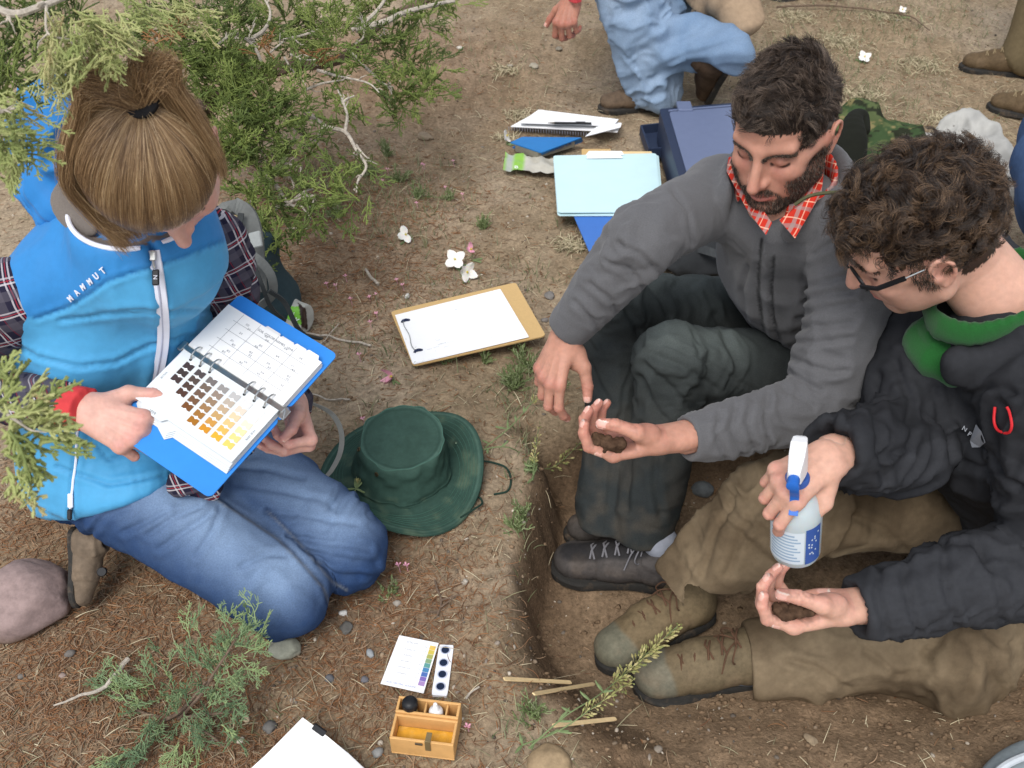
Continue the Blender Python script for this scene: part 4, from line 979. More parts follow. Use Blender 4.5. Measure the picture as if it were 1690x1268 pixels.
    for i in range(13000):
        a = r.rand()*2*math.pi; a0 = a
        f = math.cos(a); l = math.sin(a)
        zl = .26*max(f, 0)**2.2-.55*max(-f, 0)-.62*(1-abs(f))
        d0 = np.array([l*.95, f*.98, zl+.10*r.randn()*.5]); dT = (T-sc)/sr
        n_ = 9; s = []; clump = math.sin(a*37+3*math.sin(a*5))*.3+math.sin(a*91+1)*.2; off = 1.0+.018*r.rand()+.008*clump
        st = r.rand()*.30-.03*r.rand()
        for k in range(n_):
            u = st+(1-st)*k/(n_-1); uu = u**1.15; d = d0*(1-uu)/np.linalg.norm(d0)+dT/np.linalg.norm(dT)*uu
            s.append(ellp(d, off+.030*math.sin(math.pi*u)*(.6+.4*abs(l))) + (nz(.0006)))
        s[-1] = T+nz(.004)*[1,1,.3]; SS.append(W(np.array(s))); RR.append(np.linspace(.00020,.00026,n_)); rn.append(np.clip(.46+.12*math.sin(a*17+2*math.sin(a*3))+.14*clump+.13*r.randn()+(.25 if r.rand() < .06 else 0), 0, 1))
    g = M3.T@np.array([0,0,-1.])/(.93**2)*.93; g /= np.linalg.norm(g)
    for i in range(9000):                                           # tail
        sdx = 1 if r.rand() < .74 else -1; w = r.rand(); b0 = T+nz(.0055)*[1,1,.4]
        back = np.array([sdx*.2, -.75, .65])
        rise = .026+.034*r.rand(); fan = math.radians(8+95*w**.9); L = .17+.07*r.rand()
        p1 = b0+(back*math.cos(fan*.35)+np.array([sdx*math.sin(fan*.6),0,0]))*rise
        ex = sdx*(.022+.052*min(1, w*1.5))
        p2 = np.array([ex*.85+T[0]*.6, -.104+.045*w, .138-.024*w+nz(.005)[0]])
        p3 = np.array([ex*1.14+sdx*.014, -.055+.065*w, .088-.02*w])
        p4 = np.array([ex*1.14+sdx*.008, .040+.030*w*r.rand(), .025-.015*r.rand()])
        p5 = p4+g*(.018+.042*r.rand())*np.array([1,1,1])-np.array([ex*.25,0,0])
        if i < 420: cut = [b0, p1+nz(.004), p2*.35+p1*.65+nz(.008)+[0,-.014,.022]]
        else: p5 = p5*(1-.0)+np.array([-sdx*.012*r.rand(), 0, 0]); cut = [b0, p1, p2, p3, p4, p5] if (r.rand() < .75 and sdx > 0) else ([b0, p1, p2, p3, p3*.4+p4*.6] if r.rand() < .6 else [b0, p1, p2, p3])
        gq = nz(.0035); cut = [q+gq*(j > 0)+nz(.0008) for j, q in enumerate(cut)]
        c_ = catmull(cut, 4)
        for j in range(len(c_)):                                   # keep strands outside the skull
            q = (c_[j]-sc)/sr; l_ = np.linalg.norm(q); lim = 1.035+.05*w
            if l_ < lim and j > 2: c_[j] = sc+q/l_*lim*sr
        SS.append(W(c_)); RR.append(np.linspace(.00026, .00010, len(c_))); rn.append(np.clip(.5+.14*math.sin(w*30+sdx)+.15*r.randn(), 0, 1))
    for i in range(160):                                            # flyaways
        s = SS[r.randint(len(SS))].copy(); k = np.linspace(0, 1, len(s))[:,None]; s = s+(r.randn(3)*.010)*k*(1-k)*3+np.array([0,0,.006])*k*(1-k)*3; SS.append(s); RR.append(np.full(len(s), .00016)); rn.append(.9)
    strands('hair', SS, RR, hairmat('hair_blond_brown', [srgb(q) for q in ('#4a3626','#6c5238','#8d7150','#ab8e68','#d0b792')], .36, .55), t, rn)
    B = MB(); ax = M3@np.array([.05,-.45,.90]); ax /= np.linalg.norm(ax); u = M3@np.array([1.,0,0]); u -= ax*(u@ax); u /= np.linalg.norm(u); w_ = np.cross(ax, u); cT = W(T+[0,0,-.002])
    B.tube([cT+.0165*(u*math.cos(a)+w_*math.sin(a)) for a in np.linspace(0, 2*math.pi, 26)], .0062, 8, cap=False); B.build('hair_tie', mat('hair_tie_black', base=srgb('#131316'), rough=.8, bump=.5, bscale=400), t, True)
woman_details(WOMAN)


# ================================================================== THE OPEN COLOUR CHART
def build_book():
    t = thing('colour_chart_book', 'open blue ring binder of soil colour chips held in the kneeling woman’s hands'.replace('’', "'"), 'book', tuple(D(385,640,1.56)))
    e1 = camv(.154,-.0914,-.045); e1 /= np.linalg.norm(e1); e2 = camv(-.0835,-.0884,-.055); e2 = e2-e1*(e2@e1); e2 /= np.linalg.norm(e2)
    n = np.cross(e1, e2); n = n if n@camv(0,0,-1) > 0 else -n; o = D(384,622,1.505)
    at = lambda a, b, c=0.0: o+e1*a+e2*(b*.80)+n*c
    M_cov = mat('blue_vinyl', base=srgb('#2f86dc'), rough=.5, var=.04, bump=.2, bscale=900, bdist=.0003, spec=.3)
    M_page = mat('chart_page', base=srgb('#d5dadc'), rough=.75, var=.02, bump=0)
    M_card = mat('page_card', base=srgb('#e9e9e8'), rough=.8, var=.02, bump=0)
    def rrect(a0, a1, b0, b1, c, r=.010, k=5, lift0=0, lift1=0):
        out = []
        for (ca, cb, st) in ((a1-r, b1-r, 0), (a0+r, b1-r, 1), (a0+r, b0+r, 2), (a1-r, b0+r, 3)):
            for i in range(k):
                an = math.pi/2*(st+i/(k-1)); x, y = ca+r*math.cos(an), cb+r*math.sin(an); out.append(at(x, y, c+(lift0*(x-a0)/(a1-a0))))
        return out
    # covers and spine
    B = MB(); B.prism(rrect(-.100,.098,-.158,-.014,-.016), n*.0022); B.build('cover', M_cov, t)
    B = MB(); B.prism(rrect(-.100,.098,.014,.206,-.0175), n*.0022); B.build('cover', M_cov, t)
    B = MB(); B.prism(rrect(-.100,.098,-.0145,.0145,-.018,.003,3), n*.0022); B.build('spine', M_cov, t)
    # upper stack of pages with index tabs
    for i in range(6):
        b0 = -.118-.0012*(i % 3); outline = [(.093,-.006),(-.093,-.006),(-.093,b0)]
        tabs = [(-.020,.005),(.012,.034),(.040,.058),(.063,.082)]
        if i >= 2:
            x0, x1 = tabs[(i-2) % 4]; outline += [(x0-.004,b0),(x0,b0-.008),(x1,b0-.008),(x1+.004,b0)]
        outline += [(.093,b0)]
        z = -.0128+.0022*i; B = MB(); B.prism([at(x, y, z) for x, y in outline], n*.0015); B.build('page', M_card, t)
    top = -.0128+.0022*5+.0015
    ink = mat('ink', base=srgb('#6c7078'), rough=.9, var=0, bump=0); B = MB()
    for a in (-.060,-.026,.010,.046): B.box(at(a, -.064, top+.0002), e1*.0002, e2*.044, n*.0001)
    for b in (-.028,-.050,-.074,-.097): B.box(at(.005, b, top+.0003), e1*.072, e2*.0002, n*.0001)
    B.build('table_lines', ink, t)
    r = RS(5)
    for i in range(4):
        for j in range(4):
            for k in range(r.randint(1, 3)):
                letter_mesh('chart_entry', r.choice(['2/1','3/2','4/3','5/4','6/4','7/3','8/2','5/6']), .0048, at(-.044+.035*i+.010*r.rand(), -.038-.022*j+.006*k, top+.0003), e1, -e2, ink, t, .00005)
    letter_mesh('chart_heading', 'SOIL COLOR NAMES  10YR', .0058, at(.01, -.108, top+.0003), e1, -e2, ink, t, .00005)
    # lower pages, fanned a little
    for i in range(5):
        da, db = (.0000, .0000) if i == 4 else (.002*(4-i), .0035*(4-i)); z = -.0140+.0022*i+(.0030 if i == 4 else 0)
        outl = [(-.093+da,.006),(.093-.0005*i,.006),(.093,.140+db),(-.010,.140+db),(-.018,.152+db),(-.070,.152+db) if i == 4 else (-.040,.140+db),(-.076,.140+db),(-.093,.125+db)]
        if i == 4: outl = [(-.093,.006),(.093,.006),(.093,.136),(-.030,.136),(-.036,.146),(-.074,.146),(-.080,.136),(-.093,.136)]
        B = MB(); B.prism([at(x, y, z) for x, y in outl], n*.0014); B.build('page', M_page, t)
    top2 = -.0140+.0022*4+.0030+.0014
    cols = [['#3a2f31','#39302f','#3f3030'],['#4a4243','#4d403a','#4a372f','#4b3026'],['#6e6866','#6c5c50','#695142','#6d4c33','#70451f'],['#8f8b88','#8d7d70','#8f765d','#95714a','#98692f','#9c6517'],
            ['#b3b1af','#b2a596','#b59d7f','#b9955f','#c08c42','#c6871f'],['#d3d2d0','#d5c7b6','#dcc19d','#e0b77c','#e4ab55','#e9a42c'],['#e7e4e0','#eadfd2','#f0d9bd','#f4d3a0','#f5cb82','#f6c465']]
    mw = mat('chip', attr=True, rough=.65, var=0, bump=0)
    for i, cl in enumerate(cols):
        for j, h in enumerate(cl):
            a, b = -.066+.0228*i, .030+.0163*j; c = srgb(h); q = at(a, b, top2+.0004)
            B = MB(); w, hh = .0079, .0062; nt = .0024
            out = [(-w,-hh),(-w*.35,-hh),(0,-hh+nt),(w*.35,-hh),(w,-hh),(w,hh),(w*.35,hh),(0,hh-nt),(-w*.35,hh),(-w,hh)]
            B.prism([q+e1*x+e2*y*.85 for x, y in out], n*.0005, col=c); B.build('colour_chip', mw, t)
    B = MB()
    for i in range(7):
        for j in range(7):
            if i == 0 and j > 3: continue
            a, b = -.066+.0228*i, .030+.0163*(j-.5); B.lathe(at(a, b, top2), n, [(0,.0003),(.0036,.0003),(.0036,0)], 12)
    B.build('punched_hole', mat('hole_rim', base=srgb('#eceeee'), rough=.8, var=0, bump=0), t)
    letter_mesh('page_mark', '10YR', .006, at(-.056, .140, top2+.0002), e1, -e2, ink, t, .00005)
    letter_mesh('page_mark', 'HUE 10YR', .0045, at(.086, .075, top2+.0002), e2, e1, ink, t, .00005); letter_mesh('page_mark', 'VALUE', .0045, at(-.086, .07, top2+.0002), e2, e1, ink, t, .00005)
    # ring bar
    B = MB(); B.box(at(.0,0,-.010), e1*.100, e2*.0085, n*.0030, .0012); B.box(at(.0,0,-.0050), e1*.098, e2*.0045, n*.0022, .001); B.build('ring_bar', M_metal, t)
    B = MB(); B.box(at(.102,.004,-.006), e1*.005, e2*.009, n*.0014, .0006); B.tube([at(.104,.012,-.004), at(.110,.016,.004), at(.104,.002,.006)], .0014, 6); B.build('ring_lever', M_metal, t)
    B = MB(); B.box(at(-.101,0,-.006), e1*.004, e2*.009, n*.003, .001); B.build('ring_lever', M_metal, t)
    for a in (-.072,-.053,-.034,.034,.053,.072):
        pts = [at(a, .016*math.cos(q)*1.0, -.004+.0135*math.sin(q)) for q in np.linspace(-.25, math.pi+.25, 12)]
        B = MB(); B.tube(pts, .0014, 7); B.build('ring', M_metal, t, True)
        B = MB(); B.lathe(at(a, .0165, top2+.0002), n, [(0,.0002),(.0024,.0002),(.0024,0)], 10); B.build('punch_hole', M_black, t)
    return t
build_book()

# ================================================================== HAIR FOR THE MEN
def scalp_hair(name, parent, W, M3, hp, keep, n, length, dirf, mat_, seed, wave=0.0, wfreq=0, rad=.0005, seg=6, sc=(0,-.012,.036), sr=(.0800,.0990,.0925), cap=None, clumps=420, lift=.5, clump_pull=.55, capm=None, surf=None):
    sc, sr = np.array(sc), np.array(sr); r = RS(seed); pts = []; tr = BVHTree.FromPolygons([tuple(v) for v in surf[0]], [tuple(map(int, f)) for f in surf[1]])
    def root(q, d):
        h = tr.ray_cast(Vector(sc+d*sr*2.2), Vector(-(d*sr)).normalized()); return np.array(h[0]) if h[0] is not None else q
    while len(pts) < n:
        d = r.randn(n, 3); d /= np.linalg.norm(d, axis=1)[:,None]; q = sc+d*sr; k = keep(q, r); pts += list(zip(q[k], d[k]))
    pts = [(root(q, d), d) for q, d in pts]; pts = [p for p in pts if np.linalg.norm((p[0]-sc)/sr) < 1.10][:n]; cq = np.array([p[0] for p in pts[:clumps]]); SS, RR, rn = [], [], []
    crn = r.randn(clumps, 3); cph = r.rand(clumps)*6.28; A = np.array([p[0] for p in pts]); 
    idx = np.array([np.argmin(((cq-a)**2).sum(1)) for a in A])
    def grow(q, d, L, ph, jit):
        nn = d/sr; nn /= np.linalg.norm(nn); f = dirf(q, nn); f = f-nn*(f@nn)*1.0; f = f/(np.linalg.norm(f)+1e-9); dd = nn*lift+f*(1-lift*.4)+jit; dd /= np.linalg.norm(dd); lim = np.linalg.norm((q-sc)/sr)*1.008
        b1 = np.cross(dd, nn); b1 /= np.linalg.norm(b1)+1e-9; b2 = np.cross(dd, b1); out = [q-nn*.003]
        for k in range(1, seg+1):
            u = k/seg; p = q+dd*L*u-nn*L*.42*u*u*(1-lift*.3)
            if wave: a = ph+wfreq*u*2*math.pi; p = p+(b1*math.cos(a)+b2*math.sin(a))*wave*min(1, u*2)
            l_ = np.linalg.norm((p-sc)/sr)
            if l_ < lim: p = sc+(p-sc)/l_*lim
            out.append(p)
        return np.array(out)
    guides = []
    for i in range(clumps):
        q, d = pts[i]; guides.append(grow(q, d, length(q)*(.8+.4*r.rand()), cph[i], crn[i]*.28))
    for i, (q, d) in enumerate(pts):
        g = guides[idx[i]]; s = grow(q, d, length(q)*(.75+.45*r.rand()), cph[idx[i]]+r.randn()*.5, crn[idx[i]]*.28+r.randn(3)*.10); u = (np.linspace(0, 1, seg+1)**.8*clump_pull)[:,None]
        s = s*(1-u)+(g+(s[0]-g[0])*.35)*u; SS.append(W(s)); RR.append(np.linspace(rad, rad*.35, seg+1)); rn.append(np.clip(.5+.3*math.sin(cph[idx[i]])+.2*r.randn(), 0, 1))
    strands(name, SS, RR, mat_, parent, rn)
def scalp_paint(V, c, keep, h='#2a211b'):
    m = keep(V*1.0+RS(2).randn(*V.shape)*.0015, RS(1)); m = m & (np.abs(V[:,0]) < .086); c = c.copy(); c[m] = np.array(srgb(h)); return c
def face_hair(name, parent, W, V, N, w, n, L, dirv, mat_, seed, rad=.00035):
    r = RS(seed); p = np.clip(w, 0, 1)*1.0; p = p/p.sum(); ix = r.choice(len(V), n, p=p); SS = []
    for i in ix:
        q = V[i]+r.randn(3)*.0008; d = np.array(dirv(V[i]))+N[i]*.45+r.randn(3)*.30; d /= np.linalg.norm(d); l = L*(.6+.8*r.rand()); SS.append(W(np.array([q-N[i]*.0006, q+d*l*.5, q+d*l-N[i]*l*.2])))
    strands(name, SS, [np.array([1, .8, .3])*rad]*n, mat_, parent)
M_darkhair = hairmat('hair_dark_brown', [srgb(q) for q in ('#1b1512','#2c231d','#3d3128','#54463b','#75665a')], .5, .4)
M_curly = hairmat('hair_curly_brown', [srgb(q) for q in ('#17110d','#281d16','#3a2b20','#55412f','#7a624b')], .42, .5)
M_capdark = mat('hair_cap_dark', base=srgb('#1d1612'), rough=.8, var=.3, vscale=120, bump=.5, bscale=250)
SHOES = {}

# ================================================================== THE BEARDED MAN IN THE GREY FLEECE
def build_mid():
    t = thing('person', 'bearded man in grey fleece and dark jeans sitting with his feet in the pit', 'person', (.66,1.66,0))
    shR, elR, wrR = D(1192,322,1.82), D(1056,398,1.67), D(934,548,1.80)
    shL, elL, wrL = D(1418,392,1.64), D(1350,676,1.70), D(1130,724,1.60)
    pel, wst, chs, nb = [np.array(v) for v in ((.68,1.70,.08), (.625,1.66,.25), (.535,1.585,.43), (.475,1.505,.575))]
    fwd = np.array([-.72,-.69,0]); lat = np.array([fwd[1], -fwd[0], 0]); lat /= np.linalg.norm(lat)
    hipR, hipL = np.array([.66,1.80,.09]), np.array([.64,1.60,.09]); kR, kL = P(1012,505,.27), np.array([.300,1.455,.275]); anR, anL = P(996,850,-.07), P(1062,855,-.045)
    # jeans
    S = SDF(); S.ell(pel+[0,0,-.005], (.15,.17,.10), k=.04)
    S.chain([hipR, hipR*.5+kR*.5, kR], [.105,.085,.066], k=.03); S.chain([kR, kR*.5+anR*.5+[.012,0,0], anR+[0,0,-.02]], [.063,.058,.060], k=.02)
    S.chain([hipL, hipL*.5+kL*.5, kL], [.105,.086,.066], k=.03); S.chain([kL, kL*.5+anL*.5+[.012,0,0], anL+[0,0,-.03]], [.064,.062,.064], k=.02)
    d_ = anL-kL; d_ /= np.linalg.norm(d_); S.half(anL+[0,0,-.035], (0,0,-1), k=.004)
    inL = [(1000,880),(1010,760),(1030,640),(1060,575),(1105,570),(1150,590),(1230,635),(1300,680)]
    def disp(V, N):
        dl, tl = seg_dist(V, [hipL, kL, anL]); dr, tr = seg_dist(V, [hipR, kR, anR]); w = sstep(-.02, .02, dr-dl)
        tw = lambda t: .40+1.0*np.exp(-((t-.5)/.13)**2)
        return limb_folds(V, [hipL, kL, anL], 28, .0055, 3, tw=tw)*w+limb_folds(V, [hipR, kR, anR], 28, .0060, 5, tw=tw)*(1-w)+sum(groove(V, q, 5, .0048, .0040, N) for q in ([(1072,585),(1120,602),(1180,640)],[(1068,600),(1105,640),(1155,684)],[(1060,622),(1085,680),(1130,722)],[(1180,520),(1200,560),(1215,600)],[(1060,700),(1040,760),(1035,840)],[(1085,730),(1080,790),(1090,850)],[(1005,480),(1030,505),(1050,545)],[(1060,460),(1085,490),(1100,520)],[(975,600),(990,640),(1010,670)]))+groove(V, inL, 3, .003, .0018, N)+.004*fbm(V*12, 3, 6)
    def colf(V, N):
        c = denim_col(V, N, srgb('#343838'), srgb('#616967'), [([kL+[.0,0,.065], kL+[.12,.03,.05]], .06, .8), ([kR+[0,0,.06], (kR+hipR)/2+[0,0,.085]], .05, .5)], 5)
        m = (sstep(.35, .7, fbm(V*22, 4, 2)*.5+.5)*.30*sstep(.3, -.1, V[:,2]))[:,None]; return c*(1-m)+np.array(srgb('#6b5f50'))*m
    S.build('jeans', M_denim, t, h=.0049, disp=disp, col=colf)
    # shoes
    boot('shoe', t, P(1130,964,-.195), P(904,938,-.195), (0,0,1), M_leather, srgb('#4c4846'), M_rubber, L=.29, dirty=.25, seed=2, cuff=.095, col2=srgb('#2b2a2b'), m_lace=mat('grey_lace', base=srgb('#77767a'), rough=.8))
    boot('shoe', t, P(1105,888,-.195), P(928,884,-.195), (0,0,1), M_leather, srgb('#4c4743'), M_rubber, L=.28, dirty=.3, seed=6, cuff=.09)
    # sock between hem and shoe
    S = SDF(); S.chain([P(1078,908,-.14), P(1090,895,-.08)], [.032,.036], k=.01); S.build('sock', mat('sock_grey', base=srgb('#8e929c'), rough=.95, bump=.5, bscale=400), t, h=.004)
    # fleece
    S = SDF(); S.chain([pel+[-.01,0,.03], wst, chs, nb-[0,0,.03]], [.150,.142,.158,.085], k=.04, flat=(fwd, .76))
    S.seg(nb-[0,0,.02], shR, .065, .066, k=.05); S.seg(nb-[0,0,.02], shL, .068, .068, k=.05)
    S.chain([shR, shR*.5+elR*.5+[0,0,.006], elR], [.067,.062,.055], k=.03); S.chain([elR, elR*.5+wrR*.5, wrR], [.055,.050,.040], k=.02)
    S.chain([shL, shL*.5+elL*.5+[.01,0,0], elL], [.072,.066,.058], k=.03); S.chain([elL, elL*.5+wrL*.5, wrL], [.058,.050,.038], k=.02)
    for e_, w_ in ((elR, wrR), (elL, wrL)):
        v = w_-e_; v /= np.linalg.norm(v); S.half(w_-v*.002, v, k=.003, lo=w_-.08, hi=w_+.08); S.ell(w_+v*.004, (.030,.030,.030), k=.004, op='-')
    # stand-up collar, open at the throat
    cc = np.array([.462,1.500,.615]); ring = []; ring2 = []
    cf = np.array([-.70,-.71,0]); cl = np.array([cf[1], -cf[0], 0])
    for a in np.linspace(math.radians(38), math.radians(322), 15):
        w_ = math.cos(a); ring.append(cc+cf*w_*.098+cl*math.sin(a)*.104+np.array([0,0,.006-.022*w_])); ring2.append(cc+cf*w_*.078+cl*math.sin(a)*.079+np.array([0,0,.016-.020*w_]))
    S.chain(ring, .0105, k=.014, flat=((0,0,1), 3.0), n=2)
    zipf = [(1258,395),(1254,430),(1252,480),(1258,530),(1268,580)]; pk = [(1278,425),(1274,470),(1276,520),(1288,560)]; yk = [(1198,300),(1188,340),(1196,390),(1200,440)]; yk2 = [(1345,385),(1330,430),(1322,470),(1335,500)]
    cr = [[(1332,474),(1370,462),(1404,452)],[(1328,494),(1370,484),(1410,480)],[(1318,520),(1360,510),(1410,502)],[(1314,543),(1360,538),(1406,533)],[(1308,566),(1350,566),(1402,558)],[(1302,588),(1340,604),(1374,616),(1394,612)],[(1298,610),(1325,630),(1354,646)],[(1290,640),(1315,658),(1340,672)],
          [(1268,652),(1262,690),(1272,742)],[(1240,662),(1234,700),(1246,746)],[(1214,672),(1208,708),(1222,750)],[(1188,684),(1182,716),(1196,752)],[(1005,430),(1035,445),(1066,476)],[(1022,402),(1055,420),(1094,455)],[(975,468),(1005,490),(1022,520)],[(950,498),(975,525),(990,548)],[(1110,318),(1135,350),(1140,400)],[(1235,440),(1225,480),(1235,520)],[(1345,420),(1375,400),(1408,395)]]
    def disp(V, N):
        dR, tR = seg_dist(V, [shR, elR, wrR]); dL, tL = seg_dist(V, [shL, elL, wrL]); dT, _ = seg_dist(V, [pel, wst, chs]); m = np.minimum(np.minimum(dR, dL), dT-.07)
        wR = sstep(.03, .0, dR-m); wL = sstep(.03, 0, dL-m)
        tw = lambda t: (.4+.9*np.exp(-((t-.52)/.16)**2))*sstep(1.0, .93, t)
        g = limb_folds(V, [shR, elR, wrR], 27, .0055, 13, warp=.9, tw=tw)*wR+limb_folds(V, [shL, elL, wrL], 27, .0055, 17, warp=.9, tw=lambda t: (.8+.6*np.exp(-((t-.5)/.2)**2))*sstep(1, .93, t))*wL
        g = g+dir_folds(V, (.2,.3,1), 14, .007, 19, .2)*(1-np.maximum(wR, wL))
        for q in cr: g = g+groove(V, q, 4.2, .0042, .0036, N)
        return g+groove(V, zipf, 5, .004, .003, N)+groove(V, pk, 3, .004, .002, N)+groove(V, yk, 3, .002, .001, N)+groove(V, yk2, 3, .0025, .0015, N)+.004*fbm(V*10, 2, 4)
    FL = np.array(srgb('#5b5b5d'))
    def colf(V, N):
        c = np.tile(FL, (len(V), 1))*(1+.05*fbm(V*14, 3, 2)[:,None]); x, y, d = proj(V); F = facing(V, N) > 0
        for q, w in ((zipf, 2.6), (pk, 2.4)):
            dd, _ = seg_dist(np.c_[x, y], q); m = (sstep(w*1.3, w*.6, dd)*F)[:,None]; c = c*(1-m)+np.array(srgb('#18181a'))*m
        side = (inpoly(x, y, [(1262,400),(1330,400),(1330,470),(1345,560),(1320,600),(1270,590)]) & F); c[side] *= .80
        return c
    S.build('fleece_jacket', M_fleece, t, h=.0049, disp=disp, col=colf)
    PR = plaid('plaid_red', ([(.8,-.55,.2), (.1,.3,.95)], [.021, .024]), [[(.3,.28,srgb('#9b9590'),.6),(.7,.08,srgb('#e8b49a'),.7)], [(.3,.20,srgb('#8d8a88'),.55),(.72,.07,srgb('#f0c6a8'),.6)]], srgb('#bf3325'))
    S = SDF(); S.chain(ring2, .0052, k=.004, flat=((0,0,1), 4.2), n=2); S.build('shirt_collar', PR, t, h=.003)
    B = MB()                                                           # collar points lying over the fleece
    for A in ([D(1204,262,1.70), D(1200,285,1.69), D(1232,345,1.65), D(1264,388,1.61), D(1274,368,1.62), D(1240,320,1.66), D(1226,258,1.70)], [D(1362,262,1.66), D(1356,318,1.60), D(1312,394,1.575), D(1288,366,1.59), D(1322,338,1.61), D(1346,300,1.63)]):
        B.prism(A, camv(0,.004,.006))
    B.build('collar_point', PR, t)
    # head
    hp = D(1293,212,1.600); hf, hu = np.array([-.56,-.80,-.26]), np.array([-.10,-.03,1])
    V, N, Q, c, M3, W = place_head(head_sdf(neck=neck_at(nb, hp, hf, hu, .965)), hp, hf, hu, .965, SKIN_M, beard=1, wx=.94)
    def keep(q, r):
        x, y, z = q.T; ax = np.abs(x); front = z > .054-.20*np.clip(.078-y, 0, 1)
        side = (y < .056) & (z > .016-.15*(y-.0)*(y > 0)) & ~((y > -.03) & (z < .010)); back = (y < -.035) & (z > -.045)
        return (front & (z > .04)) | side | back
    c = scalp_paint(V, c, keep); QL = Q
    parts = [(W(V), Q, c)]; VL, NL = V, N
    Vh, Qh, ch, _ = hand_mesh(D(934,552,1.795), camv(-.30,-.80,.14), camv(-.45,.35,-.82), -1, 1.0, elbow=elR, curl=[(20,38,16),(26,48,22),(32,50,25),(36,50,25)], thumb=[((.62,.60,-.42), .045), ((.35,.85,-.40), .036), ((.22,.95,-.30), .029)], seed=7, spread=(8,2,-3,-8))
    parts.append((Vh, Qh, ch))
    Vh, Qh, ch, L2 = hand_mesh(D(1098,726,1.585), np.array([-1,-.08,-.08]), np.array([-.05,-.34,-.94]), 1, 1.0, elbow=elL, curl=[(30,46,26),(42,50,30),(50,50,30),(54,46,28)], thumb=[((.42,.72,-.62), .047), ((-.10,.90,-.42), .036), ((-.30,.95,-.10), .029)], dirt=.5, seed=8, arm=.12)
    parts.append((Vh, Qh, ch)); mid_hand = L2
    S = SDF(); S.chain([nb+[0,0,.02], nb, chs, wst, pel], [.05,.08,.10,.09,.10], k=.03); S.seg(nb, shR, .05, .045); S.seg(nb, shL, .05, .045)
    for a, b, c_ in ((shR, elR, wrR), (shL, elL, wrL)): S.chain([a, b, c_], [.045,.036,.026], n=1)
    for a, b, c_ in ((hipR, kR, anR), (hipL, kL, anL)): S.chain([a, b, c_], [.07,.045,.035], n=1)
    parts.append(sdf_part(S, .009, SKIN_M)); body_object(parts, t)
    def length(q): return .040 if q[2] > .09 else (.016 if q[2] < .05 else .030)
    def dirf(q, nn):
        f = np.array([.35, .55, .05]) if q[2] > .07 else np.array([0, -.25, -1.0])
        if q[1] > .045: f = np.array([.75, .45, .40])
        sw = np.array([math.sin(q[1]*70), math.cos(q[0]*60), 0])*.55; return f+sw
    scalp_hair('hair', t, W, M3, hp, keep, 13000, length, dirf, M_darkhair, 21, rad=.00033, surf=(VL, QL), lift=.50, clump_pull=.42, wave=.0016, wfreq=.6, clumps=1300)
    bm = beard_mask(VL)*(VL[:,2] > -.125); face_hair('beard', t, W, VL, NL, bm**1.3, 8000, .0062, lambda q: (0,.1,-1.0), M_darkhair, 31)
    ax_ = np.abs(VL[:,0]); eb, _ = seg_dist(np.c_[ax_, VL[:,1], VL[:,2]], [(.008,.094,.0085),(.024,.092,.0145),(.042,.081,.0175),(.054,.068,.012)])
    face_hair('eyebrow', t, W, VL, NL, (eb < .0042)*1.0, 1500, .0055, lambda q: (np.sign(q[0])*.9,-.2,.25), M_darkhair, 33, .00035)
    return t, mid_hand, dict(hp=hp, M3=M3, W=W)
MID, MID_HAND, MIDH = build_mid()

